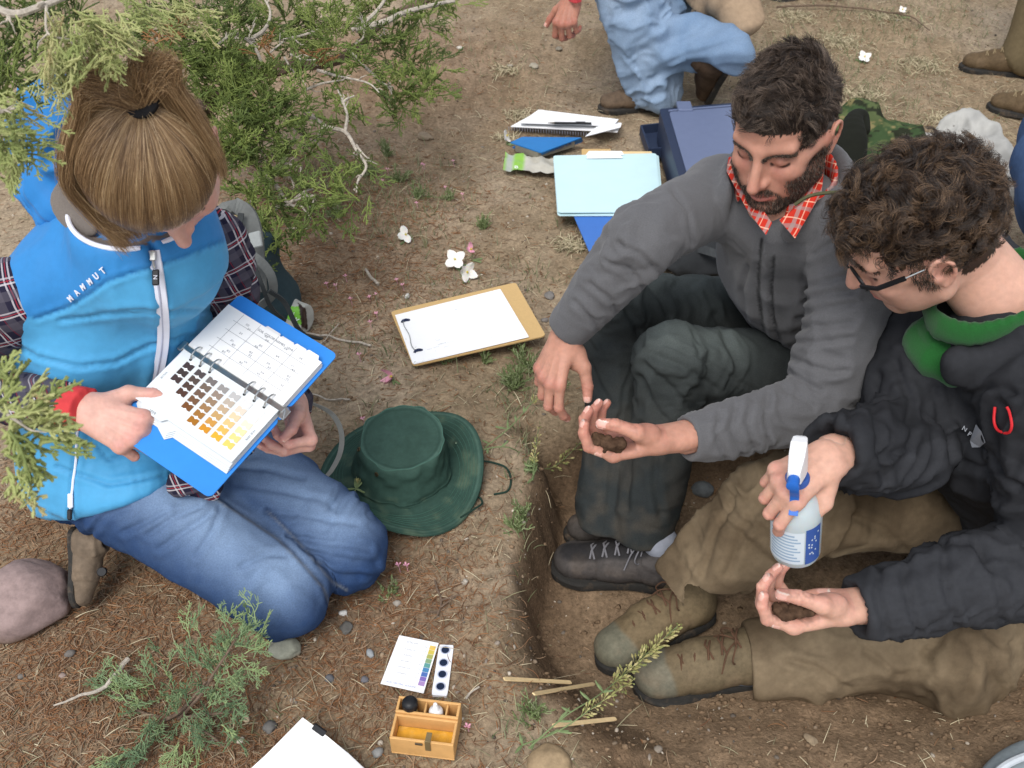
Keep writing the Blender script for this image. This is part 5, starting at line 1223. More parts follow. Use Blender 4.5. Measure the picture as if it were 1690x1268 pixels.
# ================================================================== THE CURLY-HAIRED MAN IN THE BLACK JACKET
def build_right():
    t = thing('person', 'man with curly hair, glasses and black jacket sitting cross-legged in the pit', 'person', (.98,1.3,-.1))
    nb = D(1648,520,1.52); shR, shL = np.array([.75,1.37,.535]), np.array([.775,1.045,.515]); elR, wrR = D(1488,735,1.59), D(1372,745,1.440); elL, wrL = D(1735,930,1.52), D(1418,1003,1.475)
    pel, wst, chs = np.array([.99,1.30,.02]), np.array([.92,1.27,.20]), np.array([.82,1.22,.38]); fwd = np.array([-1,-.12,0]); fwd /= np.linalg.norm(fwd)
    hipR, hipL = np.array([.93,1.38,.0]), np.array([1.0,1.17,-.02]); kR, anR = D(1290,835,1.79), D(1142,958,1.88); kL, anL = D(1560,1068,1.83), D(1258,1090,1.87)
    S = SDF(); S.ell(pel, (.17,.18,.11), k=.04)
    S.chain([hipR, hipR*.5+kR*.5+[0,0,.01], kR], [.120,.108,.082], k=.03); S.chain([kR, kR*.5+anR*.5, anR], [.082,.082,.066], k=.03)
    S.chain([hipL, hipL*.45+kL*.55, kL], [.115,.100,.100], k=.03); S.chain([kL, kL*.5+anL*.5+[0,0,.005], anL], [.100,.084,.080], k=.02)
    for k_, a_ in ((kR, anR), (kL, anL)):
        v = a_-k_; v /= np.linalg.norm(v); S.half(a_+v*.030, v, k=.006, lo=a_-.12, hi=a_+.12); S.ell(a_+v*.045, (.055,.055,.055), k=.01, op='-')
    S.fn(lambda X, Y, Z: Z+.222+0*X+0*Y, [-.5,.5,-.6], [2,2,-.2], '-', .01)
    def disp(V, N):
        dl, _ = seg_dist(V, [hipL, kL, anL]); dr, _ = seg_dist(V, [hipR, kR, anR]); w = sstep(-.02, .02, dr-dl)
        tw = lambda t: (.5+.7*np.exp(-((t-.5)/.13)**2))*sstep(1.02, .85, t)
        return limb_folds(V, [hipL, kL, anL], 15, .014, 43, warp=1.0, tw=tw)*w+limb_folds(V, [hipR, kR, anR], 16, .012, 45, warp=1.0, tw=tw)*(1-w)+dir_folds(V, (.3,.2,1), 9, .008, 23)+.005*fbm(V*9, 3, 6)+groove(V, [(1250,760),(1190,860),(1140,940),(1120,1000)], 3, .002, .001, N)+sum(groove(V, q, 6, .005, .004, N) for q in ([(1430,1075),(1480,1115),(1530,1108)],[(1528,1075),(1540,1110),(1538,1158)],[(1215,820),(1180,880),(1160,950)],[(1260,830),(1225,880),(1200,945)],[(1300,1090),(1350,1105),(1400,1140)],[(1590,1060),(1600,1090),(1590,1130)],[(1280,780),(1330,800),(1380,810)],[(1400,850),(1450,870),(1490,900)],[(1620,1050),(1640,1065),(1660,1060)]))
    def colf(V, N):
        n = fbm(V*10, 4, 3)*.5+.5; c = lerp3(np.array(srgb('#605240')), np.array(srgb('#83735c')), sstep(.3, .8, n)); m = (sstep(.5, .8, fbm(V*25, 3, 9)*.5+.5)*.35)[:,None]; return c*(1-m)+np.array(srgb('#82715a'))*m
    S.build('trousers', M_canvas, t, h=.0056, disp=disp, col=colf)
    # boots
    lb = mat('brown_lace', base=srgb('#5d4433'), rough=.9, bump=.3, bscale=700)
    at1 = boot('boot', t, P(1172,1008,-.190), P(986,1106,-.195), camv(-.10,.75,-.45), M_leather, srgb('#6f6048'), M_rubber, dirty=.6, seed=12, cuff=.135, fat=1.14, m_lace=lb, shaft=camv(.45,.85,.15), cap=srgb('#6c6a5a'))
    at2 = boot('boot', t, P(1282,1106,-.185), P(1042,1140,-.192), camv(-.30,.70,-.60), M_leather, srgb('#6c5f49'), M_rubber, dirty=.6, seed=14, cuff=.14, fat=1.14, m_lace=lb, shaft=camv(.75,.60,.05), cap=srgb('#6f6c5d'))
    S = SDF(); S.chain([anL+(anL-kL)*.14, anL+(anL-kL)*.02], [.043,.048], k=.01); S.build('sock', mat('sock_blue', base=srgb('#6f7683'), rough=.95, bump=.6, bscale=300), t, h=.004)
    # jacket
    S = SDF(); S.chain([pel+[-.01,0,.0], wst, chs, nb-[-.02,0,.06]], [.180,.175,.180,.100], k=.05, flat=(fwd, .80))
    S.seg(nb-[-.03,0,.05], shR, .085, .078, k=.06); S.seg(nb-[-.03,0,.05], shL, .085, .080, k=.06)
    S.chain([shR, shR*.5+elR*.5+[-.01,0,-.01], elR], [.080,.078,.074], k=.03); S.chain([elR, elR*.5+wrR*.5, wrR], [.074,.066,.052], k=.02)
    S.chain([shL, shL*.5+elL*.5, elL], [.080,.075,.070], k=.03); S.chain([elL, elL*.5+wrL*.5, wrL], [.070,.064,.046], k=.02)
    for e_, w_, q in ((elR, wrR, .040), (elL, wrL, .036)):
        v = w_-e_; v /= np.linalg.norm(v); S.half(w_+v*.006, v, k=.004, lo=w_-.09, hi=w_+.09); S.ell(w_+v*.012, (q,q,q), k=.005, op='-')
    cc = nb+np.array([-.030,0,-.018]); ring = []
    for a in np.linspace(math.radians(58), math.radians(302), 15):
        w_ = math.cos(a); ring.append(cc+fwd*w_*.108+np.array([0,1,0])*math.sin(a)*.100+np.array([0,0,-.034*w_+.010]))
    S.chain(ring, .012, k=.02, flat=((0,0,1), 2.2), n=2)
    def disp(V, N):
        dR, tR = seg_dist(V, [shR, elR, wrR]); dL, tL = seg_dist(V, [shL, elL, wrL]); dT, _ = seg_dist(V, [pel, wst, chs]); m = np.minimum(np.minimum(dR, dL), dT-.08)
        wR = sstep(.03, .0, dR-m); wL = sstep(.03, 0, dL-m)
        g = limb_folds(V, [shR, elR, wrR], 18, .0085, 53, warp=1.3, tw=lambda t: sstep(1, .9, t))*wR+limb_folds(V, [shL, elL, wrL], 17, .0095, 57, warp=1.3, tw=lambda t: sstep(1, .9, t))*wL
        for q in ([(1500,922),(1490,960),(1512,1040)],[(1560,905),(1556,960),(1580,1040)],[(1452,938),(1446,980),(1462,1042)],[(1610,900),(1640,950),(1650,1020)],[(1420,640),(1400,690),(1410,770)],[(1450,620),(1440,690),(1455,790)],[(1390,660),(1370,700),(1378,740)],[(1480,600),(1500,660),(1500,740)],[(1540,640),(1560,720),(1570,800)],[(1600,650),(1640,640),(1690,655)],[(1590,760),(1640,770),(1690,800)]): g = g+groove(V, q, 6, .005, .0045, N)
        return g+dir_folds(V, (.4,.5,1), 10, .010, 59, .2)*(1-np.maximum(wR, wL))+.006*fbm(V*9, 3, 4)+dir_folds(V, (.6,.2,.5), 30, .002, 61)
    JK = np.array(srgb('#2a2b2e'))
    def colf(V, N):
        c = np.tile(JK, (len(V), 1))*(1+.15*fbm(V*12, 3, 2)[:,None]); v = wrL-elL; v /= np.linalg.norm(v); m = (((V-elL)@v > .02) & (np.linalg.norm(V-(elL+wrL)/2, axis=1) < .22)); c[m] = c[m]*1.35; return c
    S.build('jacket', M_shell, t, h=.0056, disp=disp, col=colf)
    # green shirt: chest panel and collar
    S = SDF(); gc = nb+np.array([-.026,.0,.030]); gr = []
    for a in np.linspace(0, 2*math.pi, 17): w_ = math.cos(a); gr.append(gc+fwd*w_*.080+np.array([0,1,0])*math.sin(a)*.077+np.array([0,0,-.034*w_+.006]))
    S.chain(gr, .0085, k=.006, flat=((0,0,1), 2.4), n=2)
    S.ell(chs+[-.050,0,.055], (.095,.12,.12), k=.03); S.ell(cc+[-.01,0,-.045], (.085,.085,.045), k=.02)
    S.build('green_shirt', M_fleece, t, h=.0038, disp=lambda V, N: dir_folds(V, (.2,.3,1), 18, .003, 71)+.002*fbm(V*20, 2, 3), col=solid(srgb('#1d5424')))
    # head
    hp = D(1518,385,1.45); hf, hu = np.array([-.82,.12,-.60]), np.array([-.60,-.10,1])
    V, N, Q, c, M3, W = place_head(head_sdf(neck=neck_at(nb, hp, hf, hu, 1.02), neck_r=.056), hp, hf, hu, 1.02, SKIN_R)
    def keep(q, r):
        x, y, z = q.T; front = z > .064-.25*np.clip(.078-y, 0, 1)
        side = (y < .050) & (z > .020) ; back = (y < -.030) & (z > -.058)
        return (front & (z > .02)) | side | back
    c = scalp_paint(V, c, keep); QL = Q
    stb = beard_mask(V)[:,None]*.28; c = c*(1-stb)+np.array(srgb('#5a4236'))*stb
    parts = [(W(V), Q, c)]; VL, NL = V, N
    # right hand on the trigger sprayer, left hand open with soil
    Vh, Qh, ch, LG = hand_mesh(D(1372,752,1.425), camv(-.80,-.48,-.20), camv(.10,.62,-.75), -1, 1.0, elbow=elR, curl=[(48,46,28),(62,62,34),(66,62,34),(70,60,30)], thumb=[((.55,.62,-.50), .045), ((.10,.85,-.60), .036), ((-.10,.90,-.55), .029)], skin=SKIN_R, seed=9)
    parts.append((Vh, Qh, ch))
    Vh, Qh, ch, L2 = hand_mesh(D(1402,1003,1.470), np.array([-1,-.03,-.10]), np.array([-.05,-.30,-.95]), 1, 1.02, elbow=elL, curl=[(28,46,26),(42,50,30),(50,50,30),(56,46,28)], thumb=[((.42,.72,-.62), .047), ((-.08,.92,-.42), .037), ((-.28,.95,-.12), .030)], skin=SKIN_R, dirt=.35, seed=10, arm=.10)
    parts.append((Vh, Qh, ch))
    S = SDF(); S.chain([nb+[0,0,.02], nb, chs, wst, pel], [.05,.056,.10,.09,.10], k=.03); S.seg(nb-[0,0,.04], shR, .05, .045); S.seg(nb-[0,0,.04], shL, .05, .045)
    for a, b, c_ in ((shR, elR, wrR), (shL, elL, wrL)): S.chain([a, b, c_], [.045,.036,.026], n=1)
    for a, b, c_ in ((hipR, kR, anR), (hipL, kL, anL)): S.chain([a, b, c_*.9+b*.1], [.07,.04,.022], n=1)
    parts.append(sdf_part(S, .009, SKIN_R)); body_object(parts, t)
    def dirf(q, nn): return np.array([math.sin(q[1]*90+q[2]*50), math.cos(q[0]*80+q[2]*40), -.25+math.sin(q[0]*70)])
    scalp_hair('hair', t, W, M3, hp, keep, 17000, lambda q: .050 if q[2] > .05 else (.034 if q[2] > -.02 else .020), dirf, M_curly, 25, wave=.0050, wfreq=1.15, rad=.00036, seg=12, surf=(VL, QL), lift=.58, clumps=900, clump_pull=.60)
    eb, _ = seg_dist(np.c_[np.abs(VL[:,0]), VL[:,1], VL[:,2]], [(.011,.092,.017),(.026,.092,.0235),(.044,.080,.024),(.054,.068,.018)]); face_hair('eyebrow', t, W, VL, NL, (eb < .0045)*1.0, 500, .007, lambda q: (np.sign(q[0])*.9,-.2,.25), M_darkhair, 35, .0005)
    sb = ((np.abs(VL[:,0]) > .060) & (VL[:,1] > .002) & (VL[:,1] < .028) & (VL[:,2] > -.035) & (VL[:,2] < .030))*1.0; face_hair('sideburn', t, W, VL, NL, sb, 700, .009, lambda q: (0,.1,-1), M_darkhair, 36)
    # glasses
    g = thing('glasses', 'black framed glasses worn by the curly-haired man', 'glasses', tuple(W((0,.10,0)))); B = MB()
    for q in (-1, 1):
        rim = [W((q*(.033+.0235*math.cos(a)), .103-.012*abs(math.cos(a)*.5+.5)*1.0, -.003+.0165*math.sin(a))) for a in np.linspace(0, 2*math.pi, 22)]
        B.tube(rim, .0021, 6, cap=False)
    B.tube([W((-.010,.106,.003)), W((0,.109,.005)), W((.010,.106,.003))], .0016, 6); B.build('frame', M_black, g, True)
    for q in (-1, 1):
        B = MB(); B.ribbon([W((q*.057,.096,.004)), W((q*.074,.075,.004)), W((q*.0775,.035,.005))], M3@np.array([0,0,1.]), .0038, .0016); B.build('temple', M_black, g)
        B = MB(); B.tube(catmull([W((q*.0775,.035,.005)), W((q*.080,.0,.008)), W((q*.080,-.020,.004)), W((q*.076,-.032,-.016))], 4), 0.0013, 6); B.build('temple_tip', M_metal, g, True)
    ml = mat('lens', base=(.9,.93,.95), rough=.05, trans=1, var=0, bump=0, spec=.5); ml.node_tree.nodes['Principled BSDF'].inputs['Alpha'].default_value = .25
    for q in (-1, 1):
        B = MB(); B.prism([W((q*(.033+.0225*math.cos(a)), .102-.012*abs(math.cos(a)*.5+.5), -.003+.0155*math.sin(a))) for a in np.linspace(0, 2*math.pi, 16)[:-1]], (M3@np.array([0,-.001,0]))); B.build('lens', ml, g)
    # jacket trims
    jv = bvh(child(t, 'jacket'))
    def cord(pts, m, r_, nm, lift=.004): B = MB(); B.tube(catmull(hits(jv, pts, lift, 1.38), 4), r_, 7); return B.build(nm, m, t, True)
    cord([(1646,672),(1645,695),(1652,710),(1664,712),(1672,700),(1670,680),(1666,670)], mat('red_cord', base=srgb('#c3232a'), rough=.6), .0020, 'cord_loop')
    o = hit(jv, 1606, 722, .003); 
    if o is not None:
        px_ = camv(.02,0,0); M_logo = mat('logo_grey', base=srgb('#a9adb4'), rough=.6, var=.1)
        B = MB(); c0 = hits(jv, [(1611,724)], .003)[0]; tri = [(1614,700),(1622,712),(1628,728),(1620,738),(1606,738),(1602,726),(1606,712)]; q = hits(jv, tri, .003); B.prism(q, camv(0,0,-.0008)); B.build('logo_patch', M_logo, t)
        for k, ch in enumerate('NP'): letter_mesh('logo_letter', ch, .010, hits(jv, [(1593+8*k,708+5*k)], .004)[0], camv(1,-.6,0), camv(.6,1,0), M_logo, t, .0004)
    return t, L2, LG, dict(M3=M3, W=W)
RIGHT, RIGHT_HAND, GRIP, _r = build_right()

# ================================================================== THINGS ON THE GROUND
M_wood = mat('light_wood', base=srgb('#d3a468'), rough=.6, var=.10, vscale=25, bump=.25, bscale=90, dirt=(srgb('#c08b3f'), 30, .58, .5))
M_paper = mat('paper', base=srgb('#f1f2f3'), rough=.85, var=.015, bump=.05, bscale=60)
M_inkf = mat('faint_ink', base=srgb('#a9adb3'), rough=.9, var=0, bump=0)
M_hard = mat('hardboard', base=srgb('#c8a772'), rough=.65, var=.06, vscale=120, bump=.08, bscale=300)
def plane_quad(px, zs):                       # four photo corners at given heights -> world points
    return [P(x, y, z) for (x, y), z in zip(px, zs)]
def bil(Q_, u, v): return (Q_[0]*(1-u)+Q_[1]*u)*(1-v)+(Q_[3]*(1-u)+Q_[2]*u)*v
def nrm(Q_): n = np.cross(Q_[1]-Q_[0], Q_[3]-Q_[0]); n /= np.linalg.norm(n); return n if n[2] > 0 else -n
def rounded(Q_, r=.06, k=4, inset=0):
    out = []
    for (cu, cv, a0) in ((1-r-inset, 1-r-inset, 0), (r+inset, 1-r-inset, 1), (r+inset, r+inset, 2), (1-r-inset, r+inset, 3)):
        for i in range(k): a = math.pi/2*(a0+i/(k-1)); out.append(bil(Q_, cu+r*math.cos(a), cv+r*math.sin(a)))
    return out

# ---- clipboard
def clipboard():
    t = thing('clipboard', 'brown clipboard with a white sheet lying on the ground above the green hat', 'clipboard', tuple(P(770,540,.02)))
    Q_ = plane_quad([(645,516),(851,468),(901,556),(682,606)], [.022,.028,.030,.020]); n = nrm(Q_)
    B = MB(); B.prism(rounded(Q_, .035), n*.0035); B.build('board', M_hard, t)
    for k, pq in enumerate(([(653,522),(826,478),(873,557),(683,602)], [(652,521),(825,478),(872,555),(681,601)])):
        Pq = plane_quad(pq, [.027,.0335,.035,.0255]); B = MB(); B.prism([p+n*(.0006+.0007*k) for p in Pq], n*.0004); B.build('sheet', M_paper, t)
    tp = [p+n*.0019 for p in Pq]; r = RS(3); B = MB()
    for i in range(60):
        u, v = .12+.75*r.rand(), .12+.78*r.rand(); p0 = bil(tp, u, v); dv = (bil(tp, u+.01, v)-p0); dv /= np.linalg.norm(dv); dw = np.cross(n, dv); B.box(p0, dv*(.0015+.006*r.rand()), dw*.00035, n*.00005)
    for v in (.3, .42, .54, .66, .78): a, b = bil(tp, .25, v), bil(tp, .95, v); B.box((a+b)/2, (b-a)/2, np.cross(n, (b-a)/np.linalg.norm(b-a))*.0002, n*.00005)
    B.build('faint_writing', M_inkf, t)
    q = [bil(Q_, .045, .18), bil(Q_, .12, .30), bil(Q_, .06, .78), bil(Q_, .13, .84)]
    B = MB(); c0, c1 = bil(Q_, .085, .25)+n*.006, bil(Q_, .085, .80)+n*.006; ax = (c1-c0); al = np.linalg.norm(ax); ax /= al; sd_ = np.cross(n, ax)
    B.box((c0+c1)/2, ax*al*.44, sd_*.0125, n*.0009, .0006); B.build('clip_plate', mat('clip_clear', base=srgb('#e3e6ea'), rough=.25, var=0, bump=0), t)
    B = MB(); B.tube(catmull([c0+sd_*.004, c0+sd_*-.008+n*.004, c0+ax*.02-sd_*.012+n*.004, (c0+c1)/2-sd_*.009+n*.003, c1-ax*.02-sd_*.014+n*.004, c1-sd_*.008+n*.003, c1+sd_*.004], 4), .0012, 6); B.build('clip_wire', M_metal, t, True)
    mn = mat('navy_grip', base=srgb('#1d2747'), rough=.5, var=0, bump=0)
    for c in (c0, c1): B = MB(); B.tube([c+sd_*.006, c-sd_*.002+n*.004, c-sd_*.010+n*.003, c-sd_*.013+ax*.003], .0036, 8); B.build('clip_grip', mn, t, True)
clipboard()

# ---- hat
def hat():
    c = P(664,793,.0); c[2] = float(ground_z(c[0], c[1])[0])+.020
    t = thing('hat', 'dark green canvas bush hat with wide brim lying beside the kneeling knees', 'hat', tuple(c)); n = 96
    prof = [(0,.094),(.03,.0935),(.055,.094),(.070,.097),(.0765,.0985),(.0795,.0955),(.082,.085),(.086,.060),(.090,.040),(.0935,.024),(.0955,.020),(.0945,.016),(.097,.012),(.110,.010),(.125,.011),(.138,.013),(.154,.014),(.1645,.015),(.166,.012),(.164,.009),(.14,.007),(.11,.004),(.09,.006),(.088,.020)]
    pr = catmull([np.array([a, b, 0]) for a, b in prof], 4); V = []
    tilt = np.array([-.10,.05])
    for i, (r_, h, _) in enumerate(pr):
        for k in range(n):
            a = 2*math.pi*k/n; brim = sstep(.098, .155, r_); x, y = r_*math.cos(a)*(1+.04*(1-brim)), r_*math.sin(a)*(1.10 if r_ < .097 else 1.10-.10*brim)
            z = h+brim*(.018*math.sin(2*a+.6)+.010*math.sin(3*a+2.1)+.020*max(0, math.cos(a-.35))**3-.004)
            if r_ < .097: z *= 1-.20*(.5+.5*math.cos(a+2.3))*(r_/.08)*.6; x += .010*h/.095*.7
            z += .0022*vnoise(np.array([[x*45, y*45, h*45]]), 3)[0]*(1 if r_ < .1 else .5)
            if .078 < r_ < .096:
                f = .0045*vnoise(np.array([[math.cos(a)*4, math.sin(a)*4, h*60]]), 8)[0]; x += f*math.cos(a); y += f*math.sin(a)
            V.append([x, y, z])
    V = np.array(V); m = len(pr); th = .35; R = np.array([[math.cos(th),-math.sin(th),0],[math.sin(th),math.cos(th),0],[0,0,1]]); V = V@R.T
    top = V[:,2] > .05; V[:,1] += V[:,2]*.08; V = V+c
    Fc = np.array([(i*n+k, i*n+(k+1)%n, (i+1)*n+(k+1)%n, (i+1)*n+k) for i in range(m-1) for k in range(n)])
    rr = np.repeat(pr[:,0], n); hh = np.repeat(pr[:,1], n); idx = np.arange(len(V))//n
    base = np.array(srgb('#334b42')); col = np.tile(base, (len(V), 1)); nse = fbm(V*26, 4, 5)*.5+.5
    worn = (np.exp(-((rr-.0765)/.0035)**2)*(hh > .08)*.8+np.exp(-((rr-.158)/.002)**2)*.7+.25*(rr < .07)); worn = np.clip(worn*(.6+.6*nse), 0, 1)[:,None]
    col = col*(.8+.4*nse[:,None]); col = col*(1-worn*.45)+np.array(srgb('#6a8a7c'))*worn*.45
    dust = (sstep(.55, .8, fbm(V*40, 3, 8)*.5+.5)*.35*(rr > .09))[:,None]; col = col*(1-dust)+np.array(srgb('#6b7a62'))*dust
    me = meshdata('hat_shell', V, Fc, True, col); link('hat_shell', me, t, mat('hat_canvas', attr=True, rough=.85, var=.12, vscale=60, bump=.4, bscale=700, bdist=.0006, spec=.12, weave=300, detail=8))
    at = lambda a, r_, h: np.array([*(R@np.array([r_*math.cos(a), r_*math.sin(a), h])),]) + c
    ms = mat('stitching', base=srgb('#3f6356'), rough=.9, bump=0)
    for r_, i0 in ((.112,'a'),(.120,'b'),(.128,'c'),(.136,'d'),(.144,'e'),(.152,'f')):
        row = int(np.argmin(np.abs(pr[:,0]-r_)+10*(np.arange(m) > 0.78*m)+10*(pr[:,0] < .1))); pts = [V[row*n+k]+[0,0,.0004] for k in range(n)]+[V[row*n]+[0,0,.0004]]
        B = MB(); B.tube(pts, .00045, 4, cap=False); B.build('stitch_line', ms, t)
    row = int(np.argmin(np.abs(pr[:,0]-.0785)+10*(pr[:,1] < .09))); B = MB(); B.tube([V[row*n+k]+[0,0,.0008] for k in range(n)]+[V[row*n]+[0,0,.0008]], .0011, 5, cap=False); B.build('crown_piping', mat('piping', base=srgb('#466a5d'), rough=.8, bump=0), t, True)
    hv = bvh(child(t, 'hat_shell'))
    for px, py in ((593,742),(622,783)):
        o = hit(hv, px, py, .0008); q = hit(hv, px+3, py, .0008); w = hit(hv, px, py+3, .0008); ax = np.cross(q-o, w-o); ax = ax/np.linalg.norm(ax); ax = -ax if ax[1] > 0 else ax
        B = MB(); B.lathe(o, ax, [(.0022,.0),(.0022,.0012),(.0034,.0018),(.0048,.0010),(.0050,0)], 16); B.build('eyelet', mat('brass', base=srgb('#6b5f45'), metal=.9, rough=.4, bump=0), t, True)
        B = MB(); B.lathe(o, ax, [(0,.0004),(.0024,.0004),(.0024,0)], 12); B.build('eyelet_hole', M_black, t)
    o = hit(hv, 753,730, .0006)
    if o is not None: B = MB(); B.lathe(o, (0,0,1), [(0,.002),(.003,.0016),(.0048,0)], 14); B.build('snap', mat('snap_metal', base=srgb('#4a5a4c'), metal=.7, rough=.4, bump=0), t, True)
    B = MB(); B.tube(catmull([gp(792,768,.012), gp(812,770,.010), gp(835,778,.008), gp(843,795,.006), gp(838,812,.004), gp(815,818,.004)], 5), .0022, 6); B.tube(catmull([gp(760,860,.01), gp(785,846,.012), gp(796,835,.01), gp(790,826,.008), gp(778,838,.012)], 5), .0022, 6); B.build('chin_cord', mat('green_cord', base=srgb('#1c352c'), rough=.8, bump=.4, bscale=800), t, True)
hat()
def strap():
    pts = [D(488,660,1.80), D(520,668,1.84), D(548,684,1.86), D(563,712,1.86), D(562,745,1.86), D(548,775,1.83), D(535,790,1.80)]; c = catmull(pts, 6); B = MB()
    B.ribbon(c, [camv(.9,.1,-.2)]*len(c), .0050, .0007); tag(B.build('webbing_strap', mat('webbing_grey', base=srgb('#8b8a82'), rough=.8, bump=.3, bscale=900), None), 'grey webbing strap curling from the kneeling thigh over the green hat brim', 'strap')
strap()

# ---- soil test kit
def kit():
    t = thing('soil_test_box', 'small wooden soil test kit box with compartments and two bottles', 'test kit', tuple(gp(705,1240)))
    o = gp(646,1250); z0 = o[2]+.004; H = .050
    A, Bp, Cp = P(642,1216,z0+H), P(748,1229,z0+H), P(676,1150,z0+H)
    ex = Bp-A; W_ = np.linalg.norm(ex); ex /= W_; ey = Cp-A; ey -= ex*(ey@ex); Dp = np.linalg.norm(ey); ey /= Dp; ez = np.array([0,0,1.]); th = .0042
    at = lambda x, y, z: A-ez*H+ex*x+ey*y+ez*z
    def wall(x0, x1, y0, y1, z0_, z1, nm='wall', m=M_wood, bev=.0008):
        B = MB(); B.box((at(x0, y0, z0_)+at(x1, y1, z1))/2, ex*(x1-x0)/2, ey*(y1-y0)/2, ez*(z1-z0_)/2, bev); return B.build(nm, m, t)
    ys = Dp*.60
    wall(0, W_, 0, ys, 0, .0035, 'base'); wall(0, W_, ys+.0004, Dp, 0, .0035, 'base')
    wall(0, W_, 0, th, .0038, H-.004, 'front_panel'); wall(0, W_, ys-th, ys, .0038, H-.004, 'panel')
    wall(0, th, th+.0002, ys-th-.0002, .0038, H-.004, 'side_panel'); wall(W_-th, W_, th+.0002, ys-th-.0002, .0038, H-.004, 'side_panel')
    wall(0, W_, ys+.0006, ys+th+.0006, .0038, H, 'panel'); wall(0, W_, Dp-th, Dp, .0038, H, 'back_panel')
    wall(0, th, ys+th+.0008, Dp-th-.0002, .0038, H, 'side_panel'); wall(W_-th, W_, ys+th+.0008, Dp-th-.0002, .0038, H, 'side_panel')
    for x in (W_*.44, W_*.78): wall(x, x+.003, ys+th+.0008, Dp-th-.0002, .0038, H-.003, 'divider')
    my = mat('stained_wood', base=srgb('#cf9b33'), rough=.55, var=.18, vscale=40, bump=.1, dirt=(srgb('#dcae58'), 45, .5, .8)); wall(th+.0003, W_-th-.0003, th+.0004, ys-th-.0004, .0152, .0172, 'inner_floor', my)
    c = at(W_*.60, -.0012, H-.012); B = MB(); B.box(c, ex*.0045, -ey*.0006, ez*.014, .0004); B.box(at(W_*.60, .008, H-.0030), ex*.0045, ey*.009, ez*.0005, .0004); B.build('clasp', mat('bronze_clasp', base=srgb('#8b7a58'), rough=.45, metal=.5, bump=0), t)
    B = MB(); B.box(at(W_*.46, -.0012, H-.010), ex*.006, -ey*.001, ez*.0022, .0005); B.build('latch_plate', M_steel_dark, t)
    b = thing('bottle', 'small round bottle with a domed black cap in the wooden box', 'bottle', tuple(at(W_*.21, Dp*.80, .004))); cb = at(W_*.21, Dp*.79, .004)
    B = MB(); B.lathe(cb, ez, [(.010,0),(.0118,.003),(.0118,.030),(.009,.038),(.008,.043)], 20); B.build('glass_body', mat('amber_glass', base=srgb('#cdbb79'), rough=.15, bump=0), b, True)
    B = MB(); B.lathe(cb+ez*.042, ez, [(.0125,0),(.0130,.004),(.0130,.012),(.0110,.016),(.006,.0185),(0,.019)], 24); B.build('cap', M_black, b, True)
    b = thing('dropper_bottle', 'small white dropper bottle standing in the middle compartment', 'bottle', tuple(at(W_*.61, Dp*.80, .004))); cb = at(W_*.62, Dp*.79, .004); mw = mat('white_plastic', base=srgb('#e8e9ea'), rough=.4, var=.02, bump=0)
    B = MB(); B.lathe(cb, ez, [(.0105,0),(.0118,.003),(.0118,.036),(.0105,.041),(.006,.045)], 24); B.build('bottle_body', mw, b, True)
    B = MB(); B.lathe(cb+ez*.044, ez, [(.0062,0),(.0062,.005),(.0040,.009),(.0030,.015),(0,.0165)], 20); B.build('nozzle', mw, b, True)
kit()
def ph_card():
    t = thing('colour_card', 'white laminated pH card with a rainbow strip beside the spot plate', 'card', tuple(gp(678,1100)))
    z = gp(678,1100)[2]+.010; Q_ = plane_quad([(659,1049),(724,1062),(699,1145),(628,1129)], [z+.004,z+.004,z,z]); n = nrm(Q_)
    B = MB(); B.prism(Q_, n*.0008); B.build('card', M_paper, t)
    Q2 = [p+n*.0010 for p in Q_]; cols = ['#e8c25a','#cdbb56','#a8ab60','#86a27c','#5f9a95','#4a84b0','#4f6fb0','#7e6bb3','#a78bbf']
    mp = mat('printed', attr=True, rough=.6, var=0, bump=0)
    for i, h in enumerate(cols):
        v0, v1 = .08+.80*i/9, .08+.80*(i+1)/9-.006; B = MB(); B.prism([bil(Q2, .82, v0), bil(Q2, .965, v0), bil(Q2, .965, v1), bil(Q2, .82, v1)], n*.00015, col=srgb(h)); B.build('colour_patch', mp, t)
    ex = Q_[1]-Q_[0]; ey = Q_[0]-Q_[3]
    for v, tx, s in ((.10,'SOIL pH',.0058),(.24,'3 drops of',.0046),(.36,'indicator',.0046),(.48,'stir, wait 2',.0046),(.60,'minutes and',.0046),(.72,'compare',.0046)): letter_mesh('card_text', tx, s, bil(Q2, .38, v), ex, ey, M_inkf, t, .00005)
    for i in range(8): letter_mesh('card_number', '%.1f' % (4+.5*i), .0040, bil(Q2, .73, .13+.80*i/9), ex, ey, M_inkf, t, .00005)
    letter_mesh('card_text', 'ACID  NEUTRAL  ALKALINE', .0042, bil(Q2, .45, .93), ex, ey, mat('blue_print', base=srgb('#7f8fc0'), rough=.8, bump=0, var=0), t, .00005)
    t = thing('spot_plate', 'narrow white spot plate with four dark blue filled wells', 'spot plate', tuple(gp(731,1105)))
    z += .0; Q_ = plane_quad([(725,1064),(749,1065),(738,1149),(712,1147)], [z+.007]*4); n = nrm(Q_); B = MB(); B.prism([p-n*.006 for p in rounded(Q_, .08)], n*.006); B.build('plate', mat('porcelain', base=srgb('#e9ebf0'), rough=.25, var=0, bump=0), t)
    mi = mat('indicator_ink', base=srgb('#1a2740'), rough=.3, var=.5, vscale=400, bump=.5, bscale=500); mr = mat('well_rim', base=srgb('#b8bfd4'), rough=.3, bump=0)
    for px, py in ((735,1073),(732,1094),(730,1113),(727,1133)):
        o = P(px, py, z+.0075); B = MB(); B.lathe(o, n, [(.0062,.0002),(.0080,.0010),(.0086,.0002)], 22); B.build('well_rim', mr, t, True)
        B = MB(); B.lathe(o, n, [(0,.0012),(.004,.0011),(.0070,.0004),(.0070,0)], 18); B.build('well_liquid', mi, t, True)
ph_card()
